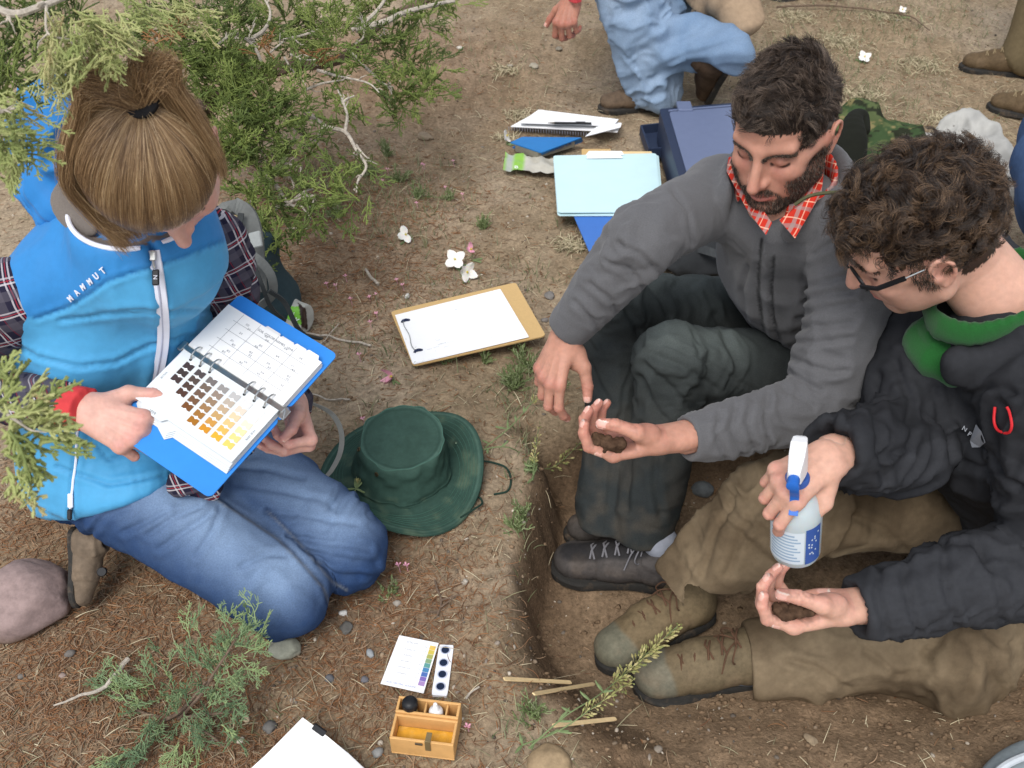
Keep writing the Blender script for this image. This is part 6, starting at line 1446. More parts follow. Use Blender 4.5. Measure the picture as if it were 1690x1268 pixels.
def papers():
    t = thing('paper_stack', 'white loose sheets clipped together at the bottom edge beside the test kit', 'papers', tuple(gp(510,1268)))
    for i in range(4):
        z = .012+.002*i; off = 2*i
        top = [(502-off*.4,1191-off),(528-off*.2,1208-off*.5),(550,1224),(575,1244),(605,1272),(660,1330),(560,1400),(430,1400),(330,1345),(418+off,1268-off)]
        zz = [.03,.026,.022,.018,.014,.01,.01,.01,.012,.016]; B = MB(); B.prism([P(x, y, z+q) for (x, y), q in zip(top, zz)], (0,0,.0012)); B.build('sheet', mat('paper_white', base=srgb('#f6f6f6'), rough=.8, var=0, bump=0) if i == 0 else bpy.data.materials['paper_white'], t)
    B = MB(); B.box(P(527,1205,.048), camv(.009,-.0065,0), camv(.003,.004,0), camv(0,0,-.003), .0008); B.build('binder_clip', M_black, t)
papers()
M_stick = mat('stick_wood', base=srgb('#e2c797'), rough=.7, var=.08, vscale=60, bump=.2, bscale=300)
for a, b, lab in (((832,1137),(941,1143),'pale flat wooden stir stick, uppermost of the three on the pit edge'), ((880,1168),(978,1150),'pale flat wooden stir stick slanting between the other two'), ((912,1212),(1015,1196),'pale flat wooden stir stick, lowest of the three and nearest the tan rock')):
    p0, p1 = gp(*a), gp(*b); qs = [p0+(p1-p0)*k/8 for k in range(9)]; lf = max(float(ground_z(q[0], q[1])[0])-q[2] for q in qs)+.005; p0 = p0+[0,0,lf]; p1 = p1+[0,0,lf]; d = p1-p0; L = np.linalg.norm(d); s = np.cross(d/L, [0,0,1.]); s /= np.linalg.norm(s)
    B = MB(); B.ribbon([p0, p0+d*.03, p0+d*.97, p1], s, [.0028,.0036,.0036,.0030], .0012); tag(B.build('wooden_stick', M_stick), lab, 'stick', 'wooden stir sticks on the pit edge')

# ---- spray bottle in the right man's hand
def spray():
    nk = D(1316,795,1.400); ax = np.array([-.16,.02,1.]); ax /= np.linalg.norm(ax); base = nk-ax*.150
    t = thing('spray_bottle', 'translucent spray bottle with white and blue trigger head held over the pit', 'spray bottle', tuple(base))
    mb = mat('frosted_plastic', base=srgb('#b4bfc2'), rough=.3, var=.02, bump=0, spec=.5, sss=.5)
    B = MB(); B.lathe(base, ax, [(0,.002),(.028,0),(.0345,.003),(.0365,.010),(.0365,.088),(.0355,.098),(.031,.112),(.022,.128),(.0155,.138),(.0150,.146)], 40); B.build('bottle_body', mb, t, True)
    hd = np.array([-.33,-.94,.02]); hd -= ax*(hd@ax); hd /= np.linalg.norm(hd); sd = np.cross(hd, ax); md = mat('label_blue', base=srgb('#36569a'), rough=.5, var=.05, bump=0); ml = mat('label_pale', base=srgb('#8ea6bd'), rough=.5, var=.05, bump=0); mwh = mat('label_white', base=srgb('#c9d4dc'), rough=.5, var=0, bump=0)
    camd = np.array([0,0,CAM_H])-base; camd -= ax*(camd@ax); camd /= np.linalg.norm(camd); cs = np.cross(ax, camd)
    def patch(nm, a0, a1, h0, h1, m, rr=.0369):
        V = []; k = 12
        for h in (h0, h1):
            for i in range(k+1): a = a0+(a1-a0)*i/k; V.append(base+ax*h+rr*(camd*math.cos(a)+cs*math.sin(a)))
        me = meshdata(nm, V, [(i, i+1, k+2+i, k+1+i) for i in range(k)], True); link(nm, me, t, m)
    patch('label', -1.25, .35, .014, .082, mwh); patch('label_panel', .40, 1.15, .012, .086, md)
    for i in range(9): patch('label_print', -1.1, .2-.12*(i % 3), .020+.0066*i, .0232+.0066*i, ml, .03705)
    r = RS(3)
    for i in range(14): a = .50+.5*r.rand(); h = .02+.058*r.rand(); patch('label_dot', a, a+.06, h, h+.003, mwh, .03705)
    B = MB(); B.lathe(nk-ax*.006, ax, [(.0160,0),(.0168,.002),(.0168,.016),(.0150,.019)], 28); B.build('collar', md, t, True)
    mw = bpy.data.materials['white_plastic']; top = nk+ax*.013; B = MB()
    def sec(u, w, h0, h1): c = top+hd*u; return [c-sd*w+ax*h0, c+sd*w+ax*h0, c+sd*w*.85+ax*h1, c-sd*w*.85+ax*h1]
    V = sum([sec(*q) for q in ((-.032,.008,.030,.046),(-.020,.0115,.014,.055),(-.004,.0130,.004,.060),(.018,.0125,.016,.057),(.040,.0100,.026,.052),(.046,.0090,.029,.050))], [])
    Fc = [(3,2,1,0), (20,21,22,23)]+[(i*4+k, i*4+(k+1)%4, (i+1)*4+(k+1)%4, (i+1)*4+k) for i in range(5) for k in range(4)]
    B.add(V, Fc); o = B.build('trigger_head', mw, t); bv = o.modifiers.new('round', 'BEVEL'); bv.width = .0018; bv.segments = 3
    mbz = mat('blue_plastic', base=srgb('#2563b8'), rough=.4, var=.03, bump=0)
    B = MB(); B.lathe(top+hd*.046+ax*.0395, hd, [(.0078,0),(.0085,.002),(.0085,.015),(.006,.016),(0,.016)], 20); B.build('nozzle', mbz, t, True)
    B = MB(); q = catmull([top+hd*.030+ax*.026, top+hd*.036+ax*.008, top+hd*.030-ax*.012, top+hd*.034-ax*.030, top+hd*.042-ax*.038], 4); B.ribbon(q, sd, .0062, .0022); B.build('trigger', mbz, t)
spray()
# soil in the two open hands
def handful(px, py, d, lab, seed):
    S = SDF(); r = RS(seed)
    for i in range(44): S.ell(D(px+(i-21.5)*1.3+r.randn()*3, py+r.randn()*5+abs(i-21.5)*-.15, d+.004*r.randn()), (.0042+.0055*r.rand()**2,)*3, k=.002)
    o = S.build('handful_of_soil', M_soil, None, h=.0016, disp=lambda V, N: .0022*fbm(V*190, 3, seed), col=lambda V, N: np.array(srgb('#4d3b2e'))*(.6+.8*(fbm(V*160, 2, 3)*.5+.5))[:,None]); tag(o, lab, 'soil')
handful(1002, 733, 1.549, "small clump of moist brown soil in the bearded man's palm", 3); handful(1308, 1010, 1.443, 'crumbled brown soil in the palm below the spray bottle', 5)

# ---- books and folders at the back
M_bluebind = mat('blue_binder', base=srgb('#4272bd'), rough=.45, var=.04, bump=.1, bscale=600)
def slab(name, px, z, th, m, parent, r=.04):
    Q_ = plane_quad(px, z if hasattr(z, '__len__') else [z]*4); n = nrm(Q_); B = MB(); B.prism([p-n*th for p in rounded(Q_, r)], n*th); return B.build(name, m, parent), Q_, n
def back_books():
    t = thing('folder', 'pale blue cardboard folder with a white index tab lying on a darker blue binder', 'folder', tuple(P(1000,300,.03))); mfo = mat('pale_blue_card', base=srgb('#c3e0e5'), rough=.75, var=.03, vscale=10, bump=.1, bscale=200)
    slab('back_cover', [(913,262),(1087,256),(1096,356),(920,356)], .034, .002, mfo, t, .03); _, Q_, n = slab('front_cover', [(913,257),(1083,253),(1092,350),(921,351)], [.044,.042,.039,.042], .002, mfo, t, .03)
    B = MB(); B.prism([P(x, y, .0445) for x, y in ((966,257),(972,250),(1026,250),(1030,256))], (0,0,.0012)); B.build('index_tab', M_paper, t); B = MB(); B.prism([P(x, y, .0462) for x, y in ((968,262),(970,254),(1022,254),(1028,261))], (0,0,.0006)); B.build('tab_label', M_paper, t)
    t = thing('binder', 'flat royal blue binder partly under the pale folder and the grey sleeve', 'binder', tuple(P(1030,380,.02)))
    slab('cover', [(942,345),(1090,340),(1140,440),(975,421)], [.030,.030,.026,.026], .0035, M_bluebind, t, .02); slab('pages', [(946,348),(1088,344),(1136,438),(980,420)], [.0262,.0262,.0222,.0222], .012, mat('navy_edge', base=srgb('#26324a'), rough=.7, bump=0), t, .02)
    t = thing('spiral_notebook', 'large white spiral notebook, lower of the two in the pile', 'notebook', tuple(P(930,210,.02)))
    for i in range(5): slab('page', [(842+i,209),(884,186),(1026,203),(1019,218)], .012+.003*i, .0022, M_paper, t, .02)
    B = MB()
    for i in range(30):
        c = P(840+4.4*i, 213+.33*i, .020); B.tube([c+camv(0,.007*math.cos(a),.0)+camv(0,0,-.007*math.sin(a)) for a in np.linspace(-1.2, 2.6, 7)], .0008, 4)
    B.build('spiral_wire', mat('wire_grey', base=srgb('#8c8c94'), rough=.4, bump=0), t)
    t = thing('notepad', 'open white spiral pad with turned pages on top of the pile', 'notebook', tuple(P(950,195,.04)))
    for i in range(4): slab('page', [(858,203),(889,181),(1021,197),(1012,208)], .030+.0028*i, .002, M_paper, t, .02)
    B = MB(); B.prism([P(x, y, .036) for x, y in ((966,226),(1024,211),(1026,204),(985,210))], (0,0,.002)); B.build('curled_page', M_paper, t)
    p = thing('pen', 'black ballpoint pen lying on the open notepad', 'pen', tuple(P(940,203,.045))); a, b = P(904,203,.046), P(976,204,.046); B = MB(); B.tube([a+(b-a)*.16, a+(b-a)*.80, b], .0038, 10); B.build('barrel', M_black, p, True); B = MB(); B.tube([a, a+(b-a)*.16], [.0008,.0034], 10); B.build('tip', M_steel_dark, p, True); B = MB(); q = a+(b-a)*.86+np.array([0,0,.005]); B.tube([q, q+(a-b)*.22], .0012, 6); B.build('pocket_clip', M_black, p, True)
    t = thing('colour_chart_book', 'closed bright blue ring binder beside the spiral notebooks', 'book', tuple(P(895,238,.02))); mc = mat('cyan_vinyl', base=srgb('#2273b5'), rough=.45, var=.05, bump=.1)
    slab('cover', [(842,235),(862,226),(960,227),(893,252)], [.036,.036,.036,.036], .003, mc, t, .03); slab('cover', [(845,243),(866,232),(962,233),(895,258)], [.012,.012,.012,.012], .003, mc, t, .03)
    slab('pages', [(850,240),(864,230),(950,232),(888,252)], .032, .020, mat('page_edges', base=srgb('#7f7a6d'), rough=.8, var=.2, vscale=200, bump=.2), t, .03)
    B = MB(); B.prism([P(893,252,.036), P(960,227,.036), P(962,233,.012), P(895,258,.012)], camv(.001,.0,.003)); B.build('spine', mc, t)
    q = P(926,240,.030); letter_mesh('spine_text', 'MUNSELL SOIL', .013, P(926,243,.026)+camv(0,0,-.005), P(960,228,.03)-P(893,253,.03), camv(.1,1,-.3), mat('navy_print', base=srgb('#143a6b'), rough=.7, bump=0), t, .0003)
    t = thing('plastic_bag', 'clear plastic food wrapper with a lime green print under the blue book', 'plastic bag', tuple(P(870,270,.01))); r = RS(3); V = []; nx, ny = 18, 8
    Q_ = plane_quad([(834,254),(935,260),(935,286),(830,281)], [.018]*4)
    for j in range(ny):
        for i in range(nx): p_ = bil(Q_, i/(nx-1), j/(ny-1)); V.append(p_+[0,0,.010*vnoise(np.array([[i*.6, j*.8, 1]]), 4)[0]])
    u = np.tile(np.linspace(0, 1, nx), ny); cl = np.tile(np.array(srgb('#bdb9ac')), (len(V), 1)); cl[u < .30] = np.array(srgb('#8cbf4a')); cl[(u > .02) & (u < .13)] = np.array(srgb('#aab0a4'))
    me = meshdata('wrapper', V, [(j*nx+i, j*nx+i+1, (j+1)*nx+i+1, (j+1)*nx+i) for j in range(ny-1) for i in range(nx-1)], True, cl); link('wrapper', me, t, mat('film', attr=True, rough=.2, var=.1, bump=.3, bscale=120, spec=.6)); letter_mesh('wrapper_letter', 'B', .022, P(852,276,.030), (1,0,0), (0,1,0), M_paper, t, .0003)
    slab('paper_slip', [(960,246),(1008,246),(1008,262),(960,262)], .030, .002, M_hard, None)[0]; o = [q for q in bpy.data.objects if q.name == 'paper_slip'][0]; o.name = 'envelope'; tag(o, 'tan paper envelope sticking out behind the pale blue folder', 'envelope')
    o = slab('wooden_ruler', [(1012,250),(1075,250),(1078,257),(1012,257)], .036, .003, M_stick, None)[0]; tag(o, 'thin strip of tan wood behind the pale folder next to the file box', 'ruler')
back_books()
def filebox():
    mb, ml = mat('box_navy', base=srgb('#2b354b'), rough=.5, var=.05, bump=.1), mat('box_lid', base=srgb('#65708c'), rough=.5, var=.04, bump=.1, bscale=300)
    t = thing('file_box', 'navy blue plastic file box with a latch standing behind the bearded man', 'file box', tuple(P(1170,260,0)))
    T = [P(1088,181,.11), P(1222,170,.11), P(1262,310,.11), P(1128,318,.11)]; n = np.array([0,0,1.])
    B = MB(); B.prism([p-n*.105 for p in rounded(T, .03)], n*.100); B.build('box_body', mb, t); B = MB(); B.prism([p-n*.004 for p in rounded(T, .03)], n*.006); B.build('lid_rim', mb, t)
    I_ = [bil(T, u, v) for u, v in ((.10,.07),(.97,.07),(.97,.97),(.10,.97))]; B = MB(); B.prism([p+n*.0022 for p in rounded(I_, .03)], n*.004); B.build('lid_panel', ml, t)
    a, b = bil(T, .10, .045), bil(T, .97, .045); B = MB(); B.box((a+b)/2+n*.004, (b-a)/2, np.array([0,.003,0]), n*.003, .001); B.build('handle_rail', ml, t)
    c = bil(T, .30, .02)+n*.006; B = MB(); B.box(c, (.022,0,0), (0,.030,0), (0,0,.006), .002); B.build('latch', ml, t)
    T2 = [P(1058,208,.035), P(1092,204,.035), P(1104,244,.035), P(1072,246,.035)]; B = MB(); B.prism([p-n*.03 for p in T2], n*.004); B.build('tray_floor', mb, t)
    for i in range(4): a, b = T2[i], T2[(i+1) % 4]; s = np.cross(b-a, n); s /= np.linalg.norm(s); B = MB(); B.box((a+b)/2-n*.014, (b-a)/2, s*.003, n*.016); B.build('tray_side', mb, t)
filebox()

# ---- things half hidden: pack, bags, camouflage jacket, silver sack
def backpack():
    t = thing('backpack', 'grey and teal backpack with webbing straps standing behind the plaid elbow', 'backpack', tuple(P(430,520,0)))
    S = SDF(); S.box(P(402,470,.13), (.085,.075,.15), _rot((.3,1,.15), (.12,-.1,1)), rnd=.05, k=.01); S.ell(P(452,500,.08), (.06,.07,.09), k=.03)
    S.build('pack_body', M_shell, t, h=.005, disp=lambda V, N: dir_folds(V, (.3,.2,1), 14, .007, 5)+.003*fbm(V*20, 3, 4), col=lambda V, N: np.where((V[:,0] > P(425,470,.13)[0])[:,None], np.array(srgb('#37474c')), np.array(srgb('#292c2d'))))
    def st(pts, w, nm, c, th=.002): q = catmull([D(*p) for p in pts], 5); B = MB(); B.ribbon(q, camv(1,.2,0), w, th); B.build(nm, c, t)
    mg, md = mat('strap_grey', base=srgb('#6f716e'), rough=.85, bump=.4, bscale=700), mat('strap_dark', base=srgb('#3a3d3d'), rough=.85, bump=.4, bscale=700)
    st([(368,352,2.10),(385,340,2.08),(408,352,2.08),(420,385,2.09),(424,430,2.11),(428,480,2.14)], .016, 'shoulder_strap', mg, .008)
    st([(398,352,2.06),(392,400,2.06),(396,450,2.07),(405,500,2.10)], .006, 'compression_strap', md); st([(388,418,2.05),(420,424,2.04),(446,452,2.05),(450,485,2.08),(430,505,2.10)], .009, 'compression_strap', mg)
    st([(420,440,2.04),(432,470,2.04),(446,505,2.08),(470,530,2.12)], .004, 'thin_strap', md); st([(444,480,2.05),(470,500,2.08),(496,548,2.12),(530,560,2.2)], .005, 'thin_strap', md); st([(372,420,2.05),(376,470,2.07),(384,520,2.1)], .006, 'edge_piping', mg)
    B = MB(); B.box(D(422,396,2.05), camv(.012,.003,0), camv(-.003,.016,0), camv(0,0,.004), .002); B.build('buckle', mat('buckle_grey', base=srgb('#9fa3a0'), rough=.5, bump=0), t)
    b = thing('snack_bag', 'crumpled white and lime green food bag beside the backpack', 'bag', tuple(P(478,530,0))); S = SDF(); S.ell(P(478,520,.05), (.050,.045,.050), k=.02); S.ell(P(460,512,.05), (.035,.03,.04), k=.02)
    lo = P(492,520,.05)
    def cf(V, N):
        x, y, d = proj(V); c = np.tile(np.array(srgb('#b9bab2')), (len(V), 1)); g = inpoly(x, y, [(464,506),(492,506),(502,540),(472,526)]); c[g] = np.array(srgb('#7cc243')); k = inpoly(x, y, [(492,500),(505,510),(508,545),(498,540)]); c[k] = np.array(srgb('#3a2c28')); return c
    S.build('bag_film', mat('bag_film', attr=True, rough=.35, var=.1, bump=.3, bscale=80), b, h=.003, disp=lambda V, N: dir_folds(V, (1,.3,.2), 30, .008, 6), col=cf); bv_ = bvh(child(b, 'bag_film'))
    for ch, x, y in (('B',476,513),('i',484,520),('K',490,530)):
        o = hit(bv_, x, y, .002)
        if o is not None: letter_mesh('bag_letter', ch, .020, o, (1,-.4,-.3), (.2,.5,1), M_paper, b, .0003)
backpack()
def camo():
    CAM_ = [np.array(srgb(c)) for c in ('#55603f','#7c7450','#2e3226','#3f5135')]
    def cf(V, N):
        q = np.floor(V/.0075)*.0075; a = fbm(q*16, 3, 5); b = fbm(q*22, 3, 9); c = np.tile(CAM_[0], (len(V), 1)); c[a > .10] = CAM_[1]; c[b > .16] = CAM_[3]; c[fbm(q*30, 2, 14) > .26] = CAM_[2]; return c*(.9+.2*(fbm(V*60, 2, 2)[:,None]))
    t = thing('camouflage_jacket', 'green digital camouflage jacket heaped on the ground behind the curly head', 'jacket', tuple(P(1450,300,0)))
    S = SDF(); S.chain([P(1392,262,.06), P(1412,205,.12), P(1440,232,.09), P(1490,255,.07), P(1545,275,.05)], [.07,.055,.075,.075,.05], k=.03); S.ell(P(1455,290,.05), (.16,.14,.07), k=.03); S.ell(P(1404,205,.16)+camv(0,.0,-.03), (.020,.045,.055), k=.01, op='-')
    S.build('cloth', mat('camo_cloth', attr=True, rough=.95, var=.08, bump=.4, bscale=500, spec=.05), t, h=.0055, disp=lambda V, N: dir_folds(V, (.7,.4,.5), 11, .016, 41, .25)+dir_folds(V, (.2,.8,.3), 26, .005, 43), col=cf)
    S = SDF(); S.chain([D(1398,280,2.60), D(1404,235,2.61), D(1410,196,2.64), D(1424,192,2.66), D(1428,215,2.64)], [.045,.042,.022,.016,.014], k=.02); S.build('dark_opening', mat('dark_olive', base=srgb('#15170f'), rough=.95), t, h=.005)  # near-black solid lobe standing in for the shade inside the jacket's opening
    t = thing('cord', 'thin olive cord running from the bearded jaw to the curly head', 'cord', tuple(D(1370,320,1.5))); B = MB(); B.tube(catmull([D(1312,338,1.545), D(1335,324,1.53), D(1370,318,1.52), D(1400,320,1.50), D(1425,322,1.47)], 5), .0028, 6); B.build('cord', mat('olive_cord', base=srgb('#54553c'), rough=.9, bump=.5, bscale=900), t, True)
    t = thing('silver_sack', 'crumpled silvery white plastic sack lying behind the curly-haired head', 'sack', tuple(P(1600,270,0)))
    S = SDF(); S.chain([P(1540,238,.05), P(1580,225,.10), P(1620,250,.09), P(1650,300,.05)], [.03,.055,.065,.055], k=.02); S.chain([P(1583,218,.14), P(1574,208,.20)], [.02,.008], k=.02); S.ell(P(1568,230,.12)+camv(-.01,0,-.07), (.05,.06,.035), k=.02, op='-')
    S.build('film', mat('silver_film', base=srgb('#a9a8a3'), rough=.5, metal=.0, var=.1, bump=.3, bscale=60), t, h=.005, disp=lambda V, N: dir_folds(V, (.6,.2,.6), 17, .024, 51)+dir_folds(V, (.1,.9,.3), 34, .007, 53))
    t = thing('black_bag', 'black day bag on the ground between blue binder and grey fleece', 'bag', tuple(P(1160,430,0)))
    S = SDF(); S.ell(P(1170,420,.04), (.10,.07,.05), k=.02); S.ell(P(1130,432,.03), (.06,.04,.03), k=.02); S.build('bag_cloth', M_shell, t, h=.005, disp=lambda V, N: dir_folds(V, (.3,.7,.3), 18, .010, 61), col=solid(srgb('#2f3133')))
    B = MB(); B.ribbon(catmull([P(1115,425,.03), P(1140,410,.07), P(1170,415,.10), P(1195,425,.09)], 4), camv(0,1,0), .010, .002); B.build('bag_strap', mat('strap_black', base=srgb('#3f4244'), rough=.8), t)
    t = thing('pack_edge', 'pale grey padded gear bag cut off at the bottom right corner', 'bag', tuple(P(1690,1290,-.05)))
    S = SDF(); S.ell(P(1795,1372,-.03), (.155,.155,.05), k=.02); S.build('bag_cloth', M_shell, t, h=.005, disp=lambda V, N: .004*fbm(V*12, 3, 3)+dir_folds(V, (.5,.5,0), 16, .004, 63), col=solid(srgb('#8d979b')))
    B = MB(); B.tube(catmull([P(1630,1300,.00), P(1650,1270,.01), P(1690,1249,.015), P(1740,1240,.015)], 5), .006, 8); B.build('edge_piping', mat('pale_piping', base=srgb('#b9bfc4'), rough=.7), t, True)
camo()

# ---- the others, mostly out of the frame
def crouching():
    t = thing('person', 'crouching person in faded light blue jeans and brown boots at the top of the scene', 'person', tuple(P(1080,170,0)))
    hip = np.array([.62,3.75,.42]); k1 = D(1035,-30,3.05); a1 = P(1082,150,.06); k2 = D(1075,55,3.2); e2 = D(1212,86,3.05)
    S = SDF(); S.chain([hip, hip*.5+k1*.5, k1], [.13,.11,.085], k=.03); S.chain([k1, k1*.5+a1*.5, a1], [.092,.092,.080], k=.03); S.chain([hip, k2, (k2+e2)/2, e2], [.12,.088,.072,.054], k=.04, n=3); S.ell(hip, (.19,.17,.16), k=.05)
    S.half(P(1090,168,.025), (0,0,-1), k=.005)
    cp = lambda V, N: denim_col(V, N, srgb('#6d86a3'), srgb('#b5c6d8'), [([hip, k1, a1], .10, .9), ([k2, e2], .055, .6)], 8)
    S.build('jeans', M_denim, t, h=.0065, disp=lambda V, N: limb_folds(V, [hip, k1, a1], 14, .014, 71, warp=1.0)+dir_folds(V, (1,.1,.3), 12, .010, 73)+.004*fbm(V*14, 3, 3)+groove(V, [(985,0),(1010,60),(1060,120),(1075,165)], 2.5, .004, .002, N), col=cp)
    S = SDF(); S.ell(hip+[.05,.02,.16], (.20,.19,.20), k=.05); S.seg(hip+[.05,.0,.12], D(1185,-30,3.15), .12, .09, k=.05); S.chain([hip+[.05,.02,.10], D(1185,-30,3.15), D(1208,8,3.10), D(1228,38,3.08)], [.12,.085,.070,.050], k=.04); S.build('tan_jacket', M_canvas, t, h=.008, disp=lambda V, N: dir_folds(V, (.6,.2,.8), 12, .016, 75), col=solid(srgb('#a08a72')))
    boot('boot', t, P(1102,178,0), P(985,182,0), (0,0,1), M_leather, srgb('#5a4b3d'), M_rubber, dirty=.5, seed=22, cuff=.11, laces=False)
    boot('boot', t, P(1212,100,.22), P(1172,166,.01), camv(-.9,.3,0), M_leather, srgb('#4a3a2d'), M_rubber, dirty=.3, seed=24, cuff=.11, laces=False)
    V, Q, c, _ = hand_mesh(D(945,-6,2.95), camv(-.25,-.85,.1), camv(-.3,.25,-.9), 1, .95, curl=[(40,60,30),(48,62,30),(54,60,30),(58,60,30)], skin=np.array(srgb('#a8735f')), seed=31)
    S = SDF(); S.chain([D(952,-30,2.98), D(990,-90,3.2), hip+[-.1,.1,.45]], [.04,.05,.06]); S.ell(hip+[0,.05,.45], (.18,.15,.30), k=.05); S.ell(hip+[-.10,-.15,.85], (.09,.11,.12), k=.05); S.chain([hip, k1, a1], [.08,.04,.03]); S.chain([hip, k2, e2], [.08,.04,.03])
    body_object([(V, Q, c), sdf_part(S, .012, SKIN_M)], t)
    B = MB(); B.ribbon(catmull([D(938,-4,2.94), D(948,2,2.91), D(958,0,2.93)], 3), camv(0,1,0), .006, .002); B.build('wristband', mat('red_band', base=srgb('#b2383c'), rough=.7), t)
crouching()
def stander(lab, boots, legcol, bootcol, legs, seed, bs=1):
    t = thing('person', lab, 'person', tuple(P(*boots[0][0], 0)))
    for h_, t_ in boots: boot('boot', t, P(*h_, 0), P(*t_, 0), (0,0,1), M_leather, srgb(bootcol), M_rubber, dirty=.45, seed=seed, cuff=.11, m_lace=mat('tan_lace', base=srgb('#8a7a5e'), rough=.9))
    S = SDF()
    for l in legs: S.chain([np.array(p) for p, r in l], [r for p, r in l], k=.03)
    S.build('trousers', M_canvas, t, h=.009, disp=lambda V, N: dir_folds(V, (.1,.1,1), 10, .012, seed), col=solid(srgb(legcol))); return t
a1, a2 = P(1702,122,0), P(1745,190,0)
stander('standing person seen only from the shins down in tan boots and khaki trousers', [((1706,128),(1580,112)), ((1755,205),(1626,176))], '#75684f', '#5e4e39', [[(a1+[-.035,0,.08],.078),(a1+[-.03,.05,.5],.088),(a1+[.0,.1,.9],.11)], [(a2+[0.02,0,.08],.075),(a2+[.05,.08,.5],.085),(a2+[.03,.2,.9],.11)]], 81)
j = P(1720,420,0)
stander('person in blue jeans whose leg just enters at the right edge', [((1800,425),(1740,395))], '#43597c', '#4a4038', [[(j+[.10,0,.08],.075),(D(1752,330,2.1),.088),(D(1770,215,2.15),.092),(D(1830,120,2.3),.11)]], 83)
b3 = P(1340,4,0)
stander('person standing beyond the frame whose dark boot shows at the top edge', [((1375,0),(1268,4))], '#4d473d', '#3a3a3c', [[(b3+[.06,0.02,.09],.075),(b3+[.08,.1,.5],.09)]], 85)

# ================================================================== JUNIPERS, FLOWERS, STONES
M_jun = hairmat('juniper_scale_leaf', [srgb(c) for c in ('#374326','#4b592d','#606f37','#798645','#90985a')], .6, .25)
M_jun2 = hairmat('juniper_near_leaf', [srgb(c) for c in ('#66713f','#7f8a50','#969d62','#a9aa74','#8d7052')], .6, .25)
M_jun3 = hairmat('juniper_blue_leaf', [srgb(c) for c in ('#50624a','#637a58','#788d66','#8fa16f','#6a8050')], .6, .25)
M_twig = mat('grey_twig', base=srgb('#aea598'), rough=.85, var=.42, vscale=60, bump=.6, bscale=220, bdist=.001)
M_bark = mat('juniper_bark', base=srgb('#6d5c4e'), rough=.95, var=.35, vscale=70, bump=.8, bscale=160, bdist=.002)
def unit(v): v = np.asarray(v, float); return v/(np.linalg.norm(v)+1e-12)
def sprig(S, R, b, d, L, r, rad, side=5, sub=3, droop=.0, up=(0,0,1)):
    d = unit(d); n = unit(np.cross(d, np.asarray(up)+r.randn(3)*.4)); m = 5; main = []; p = np.array(b, float); dd = d.copy()
    for k in range(m+1): main.append(p.copy()); dd = unit(dd+r.randn(3)*.13+np.array([0,0,-droop])); p = p+dd*L/m
    main = np.array(main); S.append(main); R.append(np.linspace(rad*1.15, rad*.75, m+1))
    for k in range(side):
        t = .12+.80*(k+.5*r.rand())/side; q = main[int(t*m)]+(main[min(int(t*m)+1, m)]-main[int(t*m)])*((t*m) % 1); s = 1 if k % 2 else -1
        sd_ = unit(d*.75+n*s*.75+r.randn(3)*.22+[0,0,.12]); l = L*(.50-.26*t)*(.7+.5*r.rand()); a = [q, q+sd_*l*.5, q+unit(sd_+d*.5)*l]; S.append(np.array(a)); R.append(np.array([1, .95, .7])*rad*.95)
        for j in range(sub):
            u = .25+.65*(j+.4*r.rand())/max(sub, 1); q2 = a[0]+(a[2]-a[0])*u; s2 = 1 if j % 2 else -1; d2 = unit(sd_*.8+np.cross(sd_, n+.3*r.randn(3))*0+unit(np.cross(np.cross(d, n), sd_))*s2*.7+r.randn(3)*.25); l2 = l*(.42-.15*u)*(.8+.5*r.rand())
            S.append(np.array([q2, q2+d2*l2*.55, q2+d2*l2])); R.append(np.array([1, .95, .65])*rad*.9)
def limbs(t, defs, m, name='branch', wob=.0, seed=0):      # defs: (list of (px,py,depth), radius0, radius1)
    out = []
    for pts, r0, r1 in defs:
        q = catmull([D(*p) for p in pts], 5); q = q+np.array([fbm(q*9+seed, 2, 3), fbm(q*9, 2, 5), fbm(q*9, 2, 7)]).T*.012; B = MB(); B.tube(q, list(np.linspace(r0, r1, len(q))), 7)
        if name == 'twig':
            rs = RS(int(q[0][0]*1e4) % 9999)
            for j in range(2+len(q)//4): i_ = rs.randint(1, len(q)); dv = unit(q[i_]-q[i_-1]); nv = unit(np.cross(dv, rs.randn(3))); l_ = .008+.03*rs.rand()**2; m_ = q[i_]+unit(dv*.7+nv)*l_*.55; B.tube([q[i_], m_, m_+unit(dv+nv*.3+rs.randn(3)*.4)*l_*.5], [r1*1.1, r1*.8, r1*.4], 5)
        out.append(B.build(name, m, t, True))
    return out
def foliage(name, t, clusters, mtl, seed, rad=.0011, L=.075, parent=None, side=5, sub=3):
    r = RS(seed); S, R, rn = [], [], []
    for cl in clusters:
        px, py, d, rp, n = cl[:5]; c = D(px, py, d); rad_m = rp*d/F_PX; dirb = unit(cl[5]) if len(cl) > 5 else None; tone = r.rand()*.35
        for i in range(n):
            o = r.randn(3)*rad_m*.48*np.array([1,.8,.8]); dr = unit(o+np.array([0,0,.02])+r.randn(3)*.03) if dirb is None else unit(dirb+r.randn(3)*.38)
            k0 = len(S); sprig(S, R, c+o-dr*L*.4, dr, L*(.6+.7*r.rand()), r, rad*(.85+.3*r.rand()), side, sub, .03); tn = np.clip(tone+.45*r.rand(), 0, 1); rn += list(np.clip(tn+.2*r.rand(len(S)-k0), 0, 1))
    return strands(name, S, R, mtl, t, rn)
